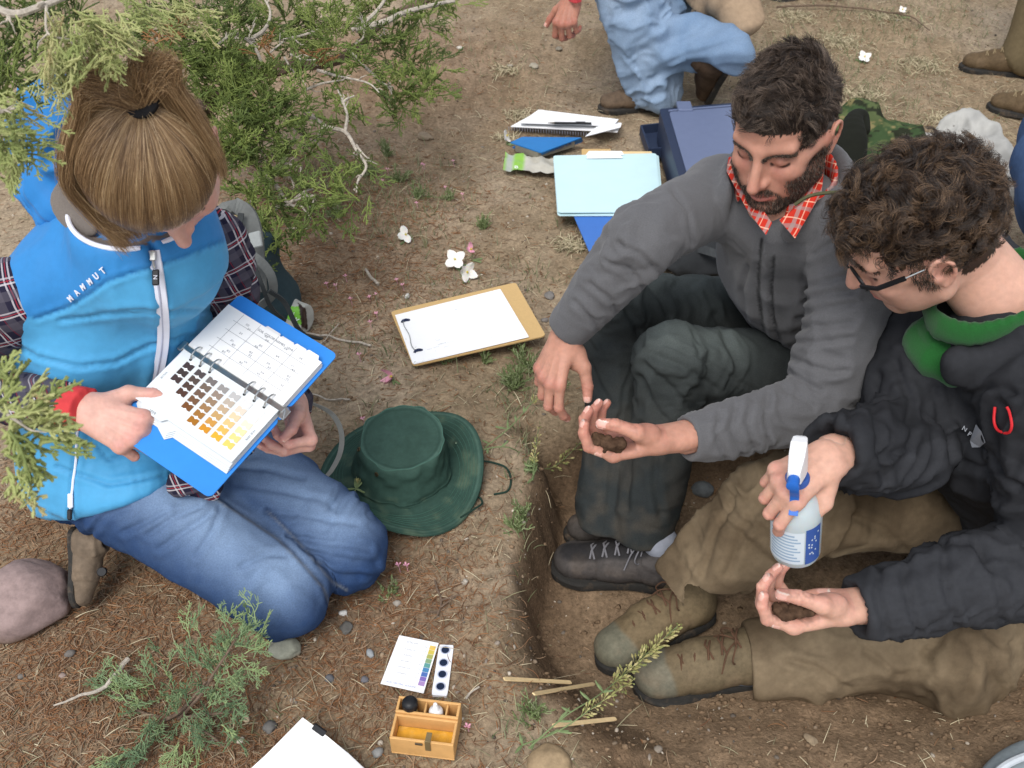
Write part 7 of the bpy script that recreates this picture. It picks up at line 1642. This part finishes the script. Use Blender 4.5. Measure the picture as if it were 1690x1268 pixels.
def juniper_back():
    t = thing('juniper_tree', 'low spreading juniper with bare grey branches behind the woman in blue', 'tree', tuple(P(330,120,0)))
    limbs(t, [([(290,205,2.35),(400,135,2.55),(470,112,2.65),(560,98,2.75),(640,30,2.9),(740,-10,3.0)], .022, .010), ([(330,60,2.7),(420,120,2.6),(500,110,2.65)], .014, .010)], M_bark, 'trunk')
    tw = [([(590,50,2.70),(645,30,2.72),(690,16,2.75),(750,4,2.8)], .0105, .004), ([(585,52,2.7),(630,10,2.7),(650,-15,2.7)], .006, .003), ([(578,80,2.62),(600,105,2.6),(630,130,2.58),(648,140,2.56)], .0055, .003),
          ([(500,185,2.50),(535,212,2.46),(570,222,2.43),(590,250,2.40),(602,275,2.38),(590,300,2.36),(588,320,2.35)], .0065, .0018), ([(535,210,2.46),(515,235,2.44),(480,215,2.44)], .004, .002), ([(570,222,2.43),(575,195,2.42),(568,170,2.42),(585,160,2.42)], .0045, .0018), ([(568,170,2.42),(560,150,2.42)], .003, .0015), ([(590,240,2.4),(606,262,2.38)], .003, .0015),
          ([(400,240,2.45),(440,250,2.42),(460,265,2.40),(490,275,2.38),(492,285,2.36)], .005, .0018), ([(440,250,2.42),(420,275,2.40)], .003, .0013), ([(430,280,2.40),(450,305,2.36),(480,333,2.32),(500,338,2.30),(528,340,2.28)], .006, .002), ([(480,333,2.32),(505,315,2.30),(520,308,2.29)], .0045, .0015), ([(480,335,2.32),(460,340,2.31)], .004, .0015), ([(500,336,2.3),(515,360,2.27)], .003, .0012), ([(505,318,2.3),(522,325,2.28),(515,345,2.27)], .003, .0012), ([(490,328,2.31),(525,318,2.29)], .003, .0012),([(470,280,2.38),(478,300,2.36),(482,308,2.36)], .002, .001),
          ([(385,63,2.55),(410,65,2.55),(430,110,2.55)], .006, .004), ([(410,65,2.55),(440,45,2.55),(448,20,2.56),(440,0,2.57)], .006, .002), ([(412,58,2.55),(425,35,2.55)], .003, .0015), ([(440,95,2.5),(470,70,2.5)], .003, .0015), ([(480,90,2.5),(500,100,2.5),(535,102,2.5)], .003, .0012), ([(470,95,2.5),(480,115,2.5),(500,140,2.48)], .003, .0012), ([(530,48,2.6),(500,60,2.6),(470,65,2.58)], .004, .0015), ([(485,60,2.6),(500,75,2.58)], .003, .001),
          ([(525,120,2.55),(560,130,2.52),(600,135,2.5),(622,155,2.48)], .0045, .0015), ([(500,150,2.52),(540,140,2.5),(570,135,2.5)], .004, .0015), ([(590,72,2.66),(602,60,2.65),(600,35,2.65),(590,28,2.65)], .003, .0013), ([(628,38,2.7),(630,55,2.68)], .003, .0013), ([(365,160,2.4),(385,165,2.4),(400,185,2.38)], .004, .0018), ([(410,340,2.34),(425,310,2.36),(445,300,2.38)], .002, .001), ([(480,375,2.32),(510,378,2.3)], .0018, .001), ([(345,90,2.5),(380,60,2.5),(400,62,2.55)],.004,.003)]
    limbs(t, tw, M_twig, 'twig', seed=2)
    G = [(300,25,2.55,70,46),(380,30,2.7,70,50),(470,25,2.75,70,46),(540,20,2.75,55,34),(560,70,2.6,60,42),(500,45,2.7,50,24),(640,65,2.72,45,34),(690,40,2.78,42,24),(740,10,2.85,35,16),(680,100,2.70,45,34),(700,140,2.62,40,32),(660,150,2.60,42,30),(650,180,2.55,36,12),
         (370,110,2.45,55,44),(430,160,2.45,50,34),(400,190,2.4,50,40),(450,210,2.4,50,44),(500,230,2.38,45,28),(390,240,2.35,45,32),(330,110,2.5,60,50),(340,180,2.45,45,30),(440,260,2.36,36,14),(580,190,2.45,36,12),(610,110,2.55,40,18),(540,170,2.5,30,10),(600,15,2.75,40,20),(560,130,2.55,30,12),
         (430,345,2.3,34,14),(520,360,2.27,36,16),(480,395,2.24,30,10),(500,300,2.3,34,10),(590,330,2.27,26,8),(440,310,2.33,30,8),(410,370,2.26,26,9),(600,270,2.38,24,7),(250,60,2.45,60,36),(420,60,2.62,50,26),(480,120,2.5,36,16),(385,150,2.38,36,22)]
    G = [(a, b, c_, d_, int(n_*(1.15 if a < 420 else .85))) for a, b, c_, d_, n_ in G]; G += [(470,345,2.32,40,16),(540,330,2.3,36,12),(450,400,2.22,34,12),(560,280,2.38,34,10),(410,310,2.34,36,16),(350,60,2.5,50,22),(470,60,2.6,50,20),(300,100,2.4,50,22),(430,130,2.5,45,22),(480,170,2.42,45,22),(520,60,2.7,45,18),(620,20,2.75,40,14),(400,250,2.36,40,18),(460,290,2.34,36,12),(350,240,2.4,36,16)]; foliage('foliage', t, G, M_jun, 5, rad=.0014, L=.072); r = RS(8)
    G2 = [(440,90,2.45,20,3),(528,92,2.45,20,4),(260,60,2.2,30,4)]
    foliage('dead_foliage', t, G2, hairmat('rust_leaf', [srgb(c) for c in ('#6b4a30','#84603f','#957453')], .8, .1), 9, rad=.0013, L=.07)
def juniper_near():
    t = thing('juniper_branch', 'blurred light green juniper branch hanging at the top left corner over the hood', 'branch', tuple(D(100,60,1.1)))
    limbs(t, [([(-60,-10,1.08),(10,28,1.08),(60,22,1.08),(100,8,1.1),(140,-20,1.12)], .0045, .003), ([(14,28,1.08),(8,42,1.08)], .003, .001), ([(75,20,1.08),(80,60,1.07),(115,70,1.07)], .0016, .001), ([(-20,190,1.0),(5,185,1.0),(30,180,1.0)], .0022, .0012)], M_twig, 'twig')
    G = [(95,55,1.08,34,12,camv(.1,-1,-.1)),(120,95,1.06,34,10,camv(.2,-1,-.1)),(160,40,1.10,34,14,camv(.6,-.7,0)),(190,60,1.10,26,8,camv(.7,-.6,0)),(180,100,1.10,20,5,camv(.5,-.8,0)),(90,110,1.05,26,8,camv(0,-1,0)),(225,20,1.2,34,9,camv(.8,-.4,0)),(140,70,1.12,30,8,camv(.4,-.9,0)),(290,15,1.3,40,14,camv(.8,-.3,0)),(105,140,1.05,16,3,camv(.05,-1,0))]
    foliage('foliage', t, G, M_jun2, 15, rad=.00085, L=.046, side=6, sub=3)
    G = [(20,60,1.25,50,22),(10,120,1.2,45,18),(0,170,1.15,34,12),(90,20,1.3,60,20)]
    foliage('shaded_foliage', t, G, M_jun, 16, rad=.0010, L=.055)
    G = [(10,190,1.02,28,9,camv(.8,-.5,0)),(38,225,1.02,26,8,camv(.8,-.6,0)),(15,250,1.0,34,10,camv(.6,-.8,0)),(50,250,1.02,16,4,camv(.7,-.6,0)),(25,285,1.0,24,5,camv(.2,-1,0)),(0,225,1.0,30,8,camv(.8,-.5,0)),(45,185,1.04,20,4,camv(.9,-.2,0))]
    foliage('foliage', t, G, M_jun2, 17, rad=.00085, L=.042, side=6, sub=3)
    t = thing('juniper_branch', 'light green juniper sprig in front of the plaid cuff at the left edge', 'branch', tuple(D(20,700,.95)))
    limbs(t, [([(-60,640,.95),(0,680,.95),(40,710,.95)], .0026, .0012)], M_twig, 'twig')
    G = [(15,640,.95,26,6,camv(.3,.9,0)),(55,650,.95,22,6,camv(.8,.4,0)),(30,690,.95,34,14,camv(.8,-.1,0)),(70,690,.95,26,7,camv(.9,-.1,0)),(85,735,.95,20,5,camv(.9,-.4,0)),(40,745,.95,30,11,camv(.4,-.8,0)),(20,790,.95,24,6,camv(.1,-1,0)),(90,715,.95,16,3,camv(1,-.3,0)),(55,780,.95,18,4,camv(.5,-.9,0)),(10,720,.95,30,10,camv(.4,-.6,0)),(38,815,.95,9,2,camv(.1,-1,0)),(10,610,.95,10,2,camv(-.1,1,0)),(85,655,.95,14,3,camv(.8,.3,0))]
    G = [(a, b, c_, d_, max(2, int(n_*.62)), f_) for a, b, c_, d_, n_, f_ in G]; foliage('foliage', t, G, M_jun2, 19, rad=.00135, L=.040, side=6, sub=2)
juniper_back(); juniper_near()
def seedling():
    t = thing('juniper_seedling', 'small blue-green juniper seedling growing from the litter at the bottom left', 'shrub', tuple(gp(290,1190)))
    defs = [([(300,1185,1.66),(330,1150,1.62),(360,1090,1.60),(395,1040,1.60)], .004, .0016), ([(270,1190,1.66),(310,1165,1.63),(340,1120,1.6)], .004, .002), ([(290,1185,1.66),(230,1170,1.66),(180,1140,1.68)], .003, .0015), ([(300,1180,1.66),(350,1180,1.62),(400,1170,1.6)], .003, .0014), ([(300,1190,1.66),(260,1210,1.62),(215,1245,1.6)], .0025, .0012), ([(310,1185,1.66),(340,1210,1.6),(370,1240,1.58)], .0025, .0012)]
    limbs(t, defs, M_bark, 'stem', seed=5)
    G = [(395,1020,1.60,26,10,camv(.1,1,-.1)),(425,1060,1.60,26,10,camv(.7,.5,-.1)),(380,1060,1.60,30,13,camv(.1,.8,-.3)),(350,1090,1.61,30,12,camv(-.3,.8,-.2)),(310,1080,1.62,24,6,camv(-.5,.9,-.2)),(260,1095,1.64,28,8,camv(-.3,.8,-.2)),(200,1120,1.66,26,9,camv(-.7,.6,-.1)),(170,1135,1.67,20,6,camv(-.9,.1,0)),(230,1150,1.64,30,12,camv(-.6,.3,-.3)),(290,1150,1.62,34,15,camv(0,.4,-.8)),(350,1140,1.60,34,16,camv(.4,.3,-.8)),(400,1110,1.60,28,13,camv(.7,.1,-.4)),(330,1190,1.60,34,14,camv(.2,-.3,-.7)),(270,1200,1.62,30,11,camv(-.3,-.4,-.6)),(380,1170,1.60,28,10,camv(.7,-.2,-.5)),(230,1240,1.58,26,9,camv(-.5,-.6,-.3)),(300,1240,1.57,26,7,camv(0,-.8,-.4)),(190,1250,1.57,20,6,camv(-.5,-.4,-.3)),(310,1030,1.63,14,4,camv(-.2,1,0)),(390,1210,1.58,18,5,camv(.6,-.5,-.4))]
    G = [(a, b, c_, d_, int(n_*.72)+1, f_) for a, b, c_, d_, n_, f_ in G]; foliage('foliage', t, G, M_jun3, 25, rad=.00072, L=.046, side=6, sub=3)
    def stick(pts, r0, r1, lab, m=M_twig, lift=.006, nm='dry_stick', forks=()):
        q = catmull([gp(x, y, lift) for x, y in pts], 5); q = q+np.c_[fbm(q*30, 2, 3), fbm(q*30, 2, 4), np.abs(fbm(q*30, 2, 5))]*.006; B = MB(); B.tube(q, list(np.linspace(r0, r1, len(q))), 7)
        for i, dx, dy, l in forks: B.tube([q[i], q[i]+np.array([dx, dy, .3])*l], [r1*1.2, r1*.6], 5)
        tag(B.build(nm, m, None, True), lab, 'stick')
    stick([(97,1183),(140,1168),(180,1150),(220,1105)], .0014, .0045, 'long pale grey dead stick poking out of the juniper seedling', lift=.03)
    stick([(505,553),(545,562),(585,570),(611,578)], .0022, .0030, 'thin pale stick on the soil right of the open blue book')
    stick([(512,652),(545,662),(580,661)], .0016, .0022, 'short grey twig above the green hat'); stick([(606,447),(614,460),(624,474)], .0035, .0040, 'stubby grey stick on red litter below the juniper')
    stick([(770,1157),(778,1148),(791,1138)], .0022, .0018, 'tiny curved white twig beside the wooden test kit'); stick([(560,540),(530,575),(470,600)], .0012, .001, 'fine dry stem crossing below the backpack', lift=.01)
    stick([(720,965),(732,1000),(722,1020)], .002, .0016, 'dark forked twig on the soil between hat and pit', M_bark, forks=((6,.8,.5,.03),(8,-.9,-.3,.03),(4,.9,.1,.035)))
    stick([(1280,22),(1360,18),(1440,24),(1500,40),(1530,62)], .004, .002, 'crooked grey branch lying along the top edge', M_bark, lift=.02, forks=((6,.4,.8,.2),(12,.2,-.8,.15)))
seedling()

# ---- stones: each its own shape
def stone(px, py, rx, ry, rz, col, lab, seed, sub=None, sink=.3, rot=0, z=None, rough=.18, name='stone', cat='stone', group=None):
    c = gp(px, py) if z is None else P(px, py, z); r = RS(seed); Vb, Fb = (IV4, IF4) if max(rx, ry) > .03 else ((IV3, IF3) if max(rx, ry) > .012 else (IV2, IF2))
    V = Vb.copy(); n = fbm(V*1.1+seed, 3, seed); V = V*(1+rough*1.6*n[:,None]); 
    for _ in range(7 if rough > .1 else 2): d = unit(r.randn(3)); h = V@d; lim = .72+.2*r.rand(); m = h > lim; V[m] -= (h[m]-lim)[:,None]*d*.85
    V = V*(1+.03*fbm(V*7, 3, seed+2)[:,None]); V = V*[rx, ry, rz]; a = rot; V = V@np.array([[math.cos(a),math.sin(a),0],[-math.sin(a),math.cos(a),0],[0,0,1]])
    cc = np.tile(np.array(srgb(col)), (len(V), 1))*(1+.18*fbm(V*(1.2/max(rx,.01)), 4, seed)[:,None]); g = (sstep(.0, -.5, V[:,2]/rz)*.6)[:,None]; cc = cc*(1-g)+np.array(srgb('#7d6750'))*g
    V = V+c+[0,0,rz*(1-sink)-rz*.15]; return tag(link(name, meshdata(name, V, Fb, True, cc), None, M_stone), lab, cat, group)
M_stone = mat('stone', attr=True, rough=.85, var=.22, vscale=45, bump=.6, bscale=120, bdist=.0016, spec=.2, detail=10)
stone(40,1012,.100,.078,.064,'#8d7a76','large rounded pinkish grey boulder at the left edge beside the boot',3,rot=.1,rough=.15,sink=.25,name='boulder')
stone(472,1078,.034,.020,.018,'#8f9082','flat pale greenish stone under the front knee',4,rough=.2)
stone(905,1268,.036,.034,.022,'#9a8568','tan rounded rock at the bottom edge below the wooden sticks',5,rough=.08)
stone(1158,812,.024,.022,.020,'#6e7375','grey stone in the pit between dark jeans and brown trousers',6,rough=.15)
stone(975,692,.032,.020,.016,'#867259','brown stone on the pit rim under the bearded man\'s hands',7,rough=.2)
S_ = [(881,113,.018,.014,.009,'#9b9484','pale round stone on the bare soil left of the denim shin'),(923,84,.015,.012,.008,'#7e776a','flat grey stone near the crouching hand'),(759,82,.013,.010,.008,'#b3ada2','small whitish stone on the slope right of the juniper'),(842,112,.012,.008,.006,'#aaa294','small pale stone left of the round one on bare soil'),
      (702,228,.030,.020,.012,'#8f806c','half buried tan rock on the spoil slope'),(567,1016,.009,.007,.006,'#e2dfd8','bright white chip beside the far knee'),(572,1040,.015,.011,.007,'#62605c','dark grey angular stone below the white chip'),(544,1121,.010,.009,.006,'#626265','dark square stone above left of the pH card'),(601,1124,.008,.007,.005,'#67666a','small dark stone touching the corner of the pH card'),
      (612,1082,.011,.006,.006,'#8f9395','grey flat stone left of the pH card'),(768,962,.006,.006,.004,'#b2aa9d','tiny pale stone between hat and pit rim'),(908,490,.016,.012,.008,'#77736f','blue grey stone right of the clipboard'),(900,530,.010,.008,.006,'#7b7672','small grey stone by the clipboard corner'),(672,492,.011,.007,.006,'#c9c7c2','pale white pebble above the clipboard clip'),
      (445,1203,.014,.012,.010,'#6a6865','dark stone between seedling and white papers'),(398,1224,.008,.006,.006,'#c9c0b0','white oval pebble left of the papers'),(407,1190,.008,.006,.005,'#b9a78c','pale tan pebble above the oval one'),(625,1246,.011,.009,.008,'#8a8a88','grey stone left of the wooden box'),(648,698,.013,.017,.007,'#8d9190','grey flake of rock above the hat crown'),(655,1000,.008,.007,.005,'#a8a095','round pale pebble below the hat'),
      (1085,1243,.009,.007,.006,'#8b8175','small stone on the pit floor near the bottom'),(1338,1225,.014,.010,.006,'#94836c','pale clod on the pit floor right of centre bottom'),(117,1083,.010,.008,.006,'#6c6762','grey stone on litter below the boulder'),(105,1118,.006,.006,.005,'#94837a','pinkish pebble in the litter below the boulder'),(35,1118,.007,.006,.004,'#757069','small grey stone near the left edge'),(1212,232,.012,.010,.007,'#b0a795','pale stone behind the file box')]
for i, s_ in enumerate(S_): stone(*s_[:5], s_[5], s_[6], 40+i, rough=.34, rot=i*1.3)

# ---- flowers
M_petal = mat('petal_white', base=srgb('#ece9e2'), rough=.6, var=.03, bump=.15, bscale=300, sss=.2); M_petalp = mat('petal_pink', base=srgb('#d79aae'), rough=.6, var=.1, bump=.1); M_yel = mat('stamen_yellow', base=srgb('#c9b64e'), rough=.7, bump=0)
M_leaf = mat('herb_leaf', base=srgb('#6f7f55'), rough=.7, var=.2, vscale=90, bump=.3)
def petal(t, c, d, n, L, W_, m, cup=.25, notch=True):
    d, n = unit(d), unit(n); s = np.cross(n, d); V, Fc = [], []; nu, nv = 6, 5
    for j in range(nv):
        v = (j/(nv-1)-.5)*2
        for i in range(nu): u = i/(nu-1); w = W_*math.sin(math.pi*min(1, .12+u*.80))**.8; l = L*u*(1-(.13*(1-abs(v))*(u > .9) if notch else 0)-.10*abs(v)**2); V.append(c+d*l+s*w*v+n*(cup*L*u*u-.12*L*(abs(v)**2)*u+.03*L*math.sin(v*7+u*4)))
    Fc = [(j*nu+i, j*nu+i+1, (j+1)*nu+i+1, (j+1)*nu+i) for j in range(nv-1) for i in range(nu-1)]
    return link('petal', meshdata('petal', V, Fc, True), t, m)
def primrose(px, py, lab, R=.024, tilt=(0,-.3,1), npet=4, rot=.3, lift=.03, leaves=6, pm=None, group=None, cup=.25):
    c = gp(px, py)+np.array([0,0,lift]); t = thing('evening_primrose', lab, 'flower', tuple(gp(px, py)), group); n = unit(tilt); a_ = unit(np.cross(n, (1,.2,.1))); b_ = np.cross(n, a_)
    for k in range(npet): a = rot+2*math.pi*k/4; petal(t, c, a_*math.cos(a)+b_*math.sin(a), n, R*1.25, R*.50, pm or M_petal, cup)
    B = MB(); B.lathe(c+n*.001, n, [(0,.004),(.0022,.003),(.003,0)], 8); 
    for k in range(5): a = 1.256*k; B.tube([c, c+n*.008+(a_*math.cos(a)+b_*math.sin(a))*.004], .0004, 4)
    B.build('stamens', M_yel, t, True); B = MB(); g = gp(px, py); B.tube([c, (c+g)/2+[.004,0,0], g], .0010, 6); B.build('stem', M_leaf, t, True); r = RS(int(px))
    for k in range(leaves): a = r.rand()*6.28; d = np.array([math.cos(a), math.sin(a), .5]); petal(t, g, d, (0,0,1), .022+.02*r.rand(), .0035, M_leaf, -.2, False).name = 'leaf'
primrose(752,447,'large white four-petalled flower facing up above the clipboard',.026,(-.1,-.55,.8),4,.4)
primrose(771,463,'white flower seen from the side touching the large one above the clipboard',.024,(.5,-.7,.3),4,.9,.025,3,cup=.5)
primrose(670,396,'lone white flower with two petals on the red litter',.022,(.3,-.5,.6),3,.2,.02,4)
primrose(836,240,'white flower standing beside the closed blue ring binder',.020,(.9,-.4,.3),3,.5,.03,5)
primrose(1425,102,'white flower in the dry grass at the upper right',.022,(0,-.5,.8),4,.2,.02,4)
primrose(1486,30,'tiny white flower in the twigs at the top edge',.014,(0,-.5,.8),4,.2,.03,3)
primrose(778,433,'wilted pink flower above the white pair',.014,(.2,-.4,.7),3,.1,.035,2,M_petalp,cup=.9)
primrose(648,629,'wilted bright pink bud on the soil left of the bearded man\'s hand',.016,(-.8,-.3,.2),3,.1,.012,3,M_petalp,cup=1.2)
r_ = RS(77); PK = [(659,945),(672,945),(555,482),(540,478),(571,466),(580,506),(620,497),(610,500),(622,530),(612,545),(632,310),(700,282),(748,276),(697,283),(640,290),(772,1208),(665,480),(655,468),(600,700),(763,330),(735,320),(688,345),(594,598)]
PKL = {0:'left flower of the tiny pink pair below the green hat',1:'right flower of the tiny pink pair below the green hat',15:'single tiny pink flower to the right of the wooden test kit box',18:'tiny pink flower just above the crown of the green hat',22:'tiny pink flower right of the open blue book above the hat'}
for i, (x, y) in enumerate(PK):
    c = gp(x, y)+np.array([0,0,.012+.012*r_.rand()]); B = MB()
    for k in range(4): a = 1.57*k+r_.rand(); d = np.array([math.cos(a), math.sin(a), .5]); s = np.array([-math.sin(a), math.cos(a), 0]); B.add([c, c+d*.004+s*.002, c+d*.0065, c+d*.004-s*.002], [(0,1,2,3)])
    B.tube([c, gp(x+2, y+1)], .0005, 4); o_ = tag(B.build('pink_wildflower', M_petalp), PKL[i] if i in PKL else 'tiny pale pink wildflower scattered in the soil and litter', 'flower', 'tiny pink wildflowers on the ground')

# ---- seed stalks and herbs
M_seed = hairmat('seed_head', [srgb(c) for c in ('#7c8350','#99985f','#b3a877','#8f8a55')], .7, .2)
def seedstalk(pts, lab, h0, h1, head=.5, n=70, seed=1, L=.012, fat=.0016):
    q = catmull([gp(x, y)+np.array([0,0,h0+(h1-h0)*i/(len(pts)-1)]) for i, (x, y) in enumerate(pts)], 6); r = RS(seed); t = thing('seed_stalk', lab, 'plant', tuple(q[0]))
    B = MB(); B.tube(q, list(np.linspace(.0014, .0008, len(q))), 6); B.build('stem', M_leaf, t, True); S, R = [], []
    for i in range(n):
        u = 1-head*r.rand()**.8; k = min(int(u*(len(q)-1)), len(q)-2); p = q[k]+(q[k+1]-q[k])*((u*(len(q)-1)) % 1); d = unit(q[k+1]-q[k]); o = unit(np.cross(d, r.randn(3))); l = L*(.7+.7*r.rand())*(1.15-.5*(u > .92)); e = p+unit(d*.8+o*.8)*l
        S.append(np.array([p, p+(e-p)*.55, p+(e-p)*.75, e])); R.append(np.array([.0003,.0005,fat,.0005]))
    strands('seed_pods', S, R, M_seed, t)
    for i in range(6): u = (1-head)*r.rand(); k = int(u*(len(q)-1)); a = r.rand()*6.28; petal(t, q[k], (math.cos(a), math.sin(a), .4), (0,0,1), .018+.012*r.rand(), .0028, M_leaf, -.1, False).name = 'leaf'
seedstalk([(872,1252),(930,1215),(990,1190),(1050,1150),(1106,1112)],'feathery green seed stalk leaning over the brown boot toe',.03,.16,.45,150,3,.017,.0022)
seedstalk([(862,1240),(920,1232),(975,1208),(1040,1172)],'shorter green seed stalk beneath the feathery one',.02,.10,.45,60,4,.014,.0018)
seedstalk([(772,766),(840,764),(905,762),(972,754)],'thin seed stalk arching from the hat towards the soil-filled hand',.03,.07,.35,42,5,.014,.0022)
seedstalk([(800,752),(845,722),(880,690),(902,676)],'fine green stalk crossing the soil above the arching one',.02,.06,.4,30,6,.010,.0014)
seedstalk([(590,840),(603,822),(618,812)],'small green herb tip poking over the hat brim',.05,.07,.8,40,7,.008,.0014)
seedstalk([(880,800),(882,780),(888,745)],'green herb with seed pods growing on the pit rim',.02,.07,.7,40,8,.010,.0016)
M_herb = hairmat('herb_green', [srgb(c) for c in ('#56673f','#6b7b4c','#828e62','#98a07a')], .7, .2)
def herb(px, py, lab, n=40, L=.03, spread=.9, seed=1, rad=.0010, m=None):
    g = gp(px, py); r = RS(seed); t = thing('herb', lab, 'plant', tuple(g)); S, R = [], []
    for i in range(n): a = r.rand()*6.28; sp = spread*r.rand(); sprig(S, R, g+r.randn(3)*[.006,.006,0], (math.cos(a)*sp, math.sin(a)*sp, .7), L*(.6+.7*r.rand()), r, rad, 4, 1)
    strands('stalks', S, R, m or M_herb, t)
for i, (x, y, n, L, lab) in enumerate([(850,640,34,.050,'bushy green herb beside the bearded man\'s hanging hand'),(915,640,26,.045,'green herb behind the hanging hand next to dark jeans'),(870,610,22,.045,'green herb under the lower clipboard corner'),(740,330,14,.035,'green herb in the middle of bare soil above the white flowers'),(795,380,14,.045,'pale green rosette between pale folder and white flowers'),(690,330,16,.045,'grey green herb right of the juniper tip'),(850,880,14,.035,'pale green herb on the pit edge below the hat cord'),(862,850,12,.030,'small green herb on the pit edge beside the hat'),(875,780,14,.03,'green herb on the dark pit wall'),(650,975,10,.022,'small yellow green herb below the far knee'),(640,985,8,.018,'tiny herb next to the pink flower pair'),(880,1185,16,.04,'grey green herb at the base of the pit edge sticks'),(735,600,8,.025,'small herb below the clipboard'),(800,600,10,.035,'green blades poking from under the clipboard'),(860,590,12,.035,'short green herb along the lower clipboard edge'),(1160,455,10,.03,'green tuft behind the raised dark knee'),(600,290,20,.05,'green herb below the bare juniper twigs'),(560,360,18,.045,'feathery green herb under the juniper'),(640,260,18,.05,'tall green herb right of the white twigs'),(660,300,18,.045,'feathery herb right of the juniper twigs')]):
    herb(x, y, lab, n, L, .9, 90+i)
def drytuft(px, py, lab, n, R_, seed):
    g = gp(px, py); r = RS(seed); t = thing('dry_tuft', lab, 'plant', tuple(g)); S, R = [], []
    for i in range(n):
        o = np.array([r.randn()*R_*.5, r.randn()*R_*.4, 0]); b = g+o; a = r.rand()*6.28; L = .012+.022*r.rand(); d = unit([math.cos(a)*.9, math.sin(a)*.9, .5]); S.append(np.array([b, b+d*L*.5+[0,0,.004], b+d*L])); R.append(np.array([1,1,.4])*.0011)
    strands('blades', S, R, M_straw, t)
for i, (x, y, n, R_, lab) in enumerate([(945,408,260,.055,'pale straw coloured tuft beside the royal blue binder corner'),(830,118,150,.06,'grey dry tuft on bare soil in the upper middle'),(860,195,100,.05,'pale dry tuft left of the spiral notebooks'),(1385,70,300,.10,'large pale dry tuft right of the bearded head'),(1420,160,220,.08,'dry grey tuft behind the camouflage jacket'),(1520,110,260,.10,'dry pale tuft near the khaki legs'),(1310,30,200,.08,'dry tuft right of the tan jacket at the top'),(1215,75,90,.05,'dry tuft behind the crouching person'),(1560,200,150,.07,'dry tuft above the silver sack'),(835,230,70,.04,'dry tuft by the white flower and notebooks'),(1470,30,200,.10,'tangled dry tuft under the top branch')]):
    drytuft(x, y, lab, n, R_, 120+i)
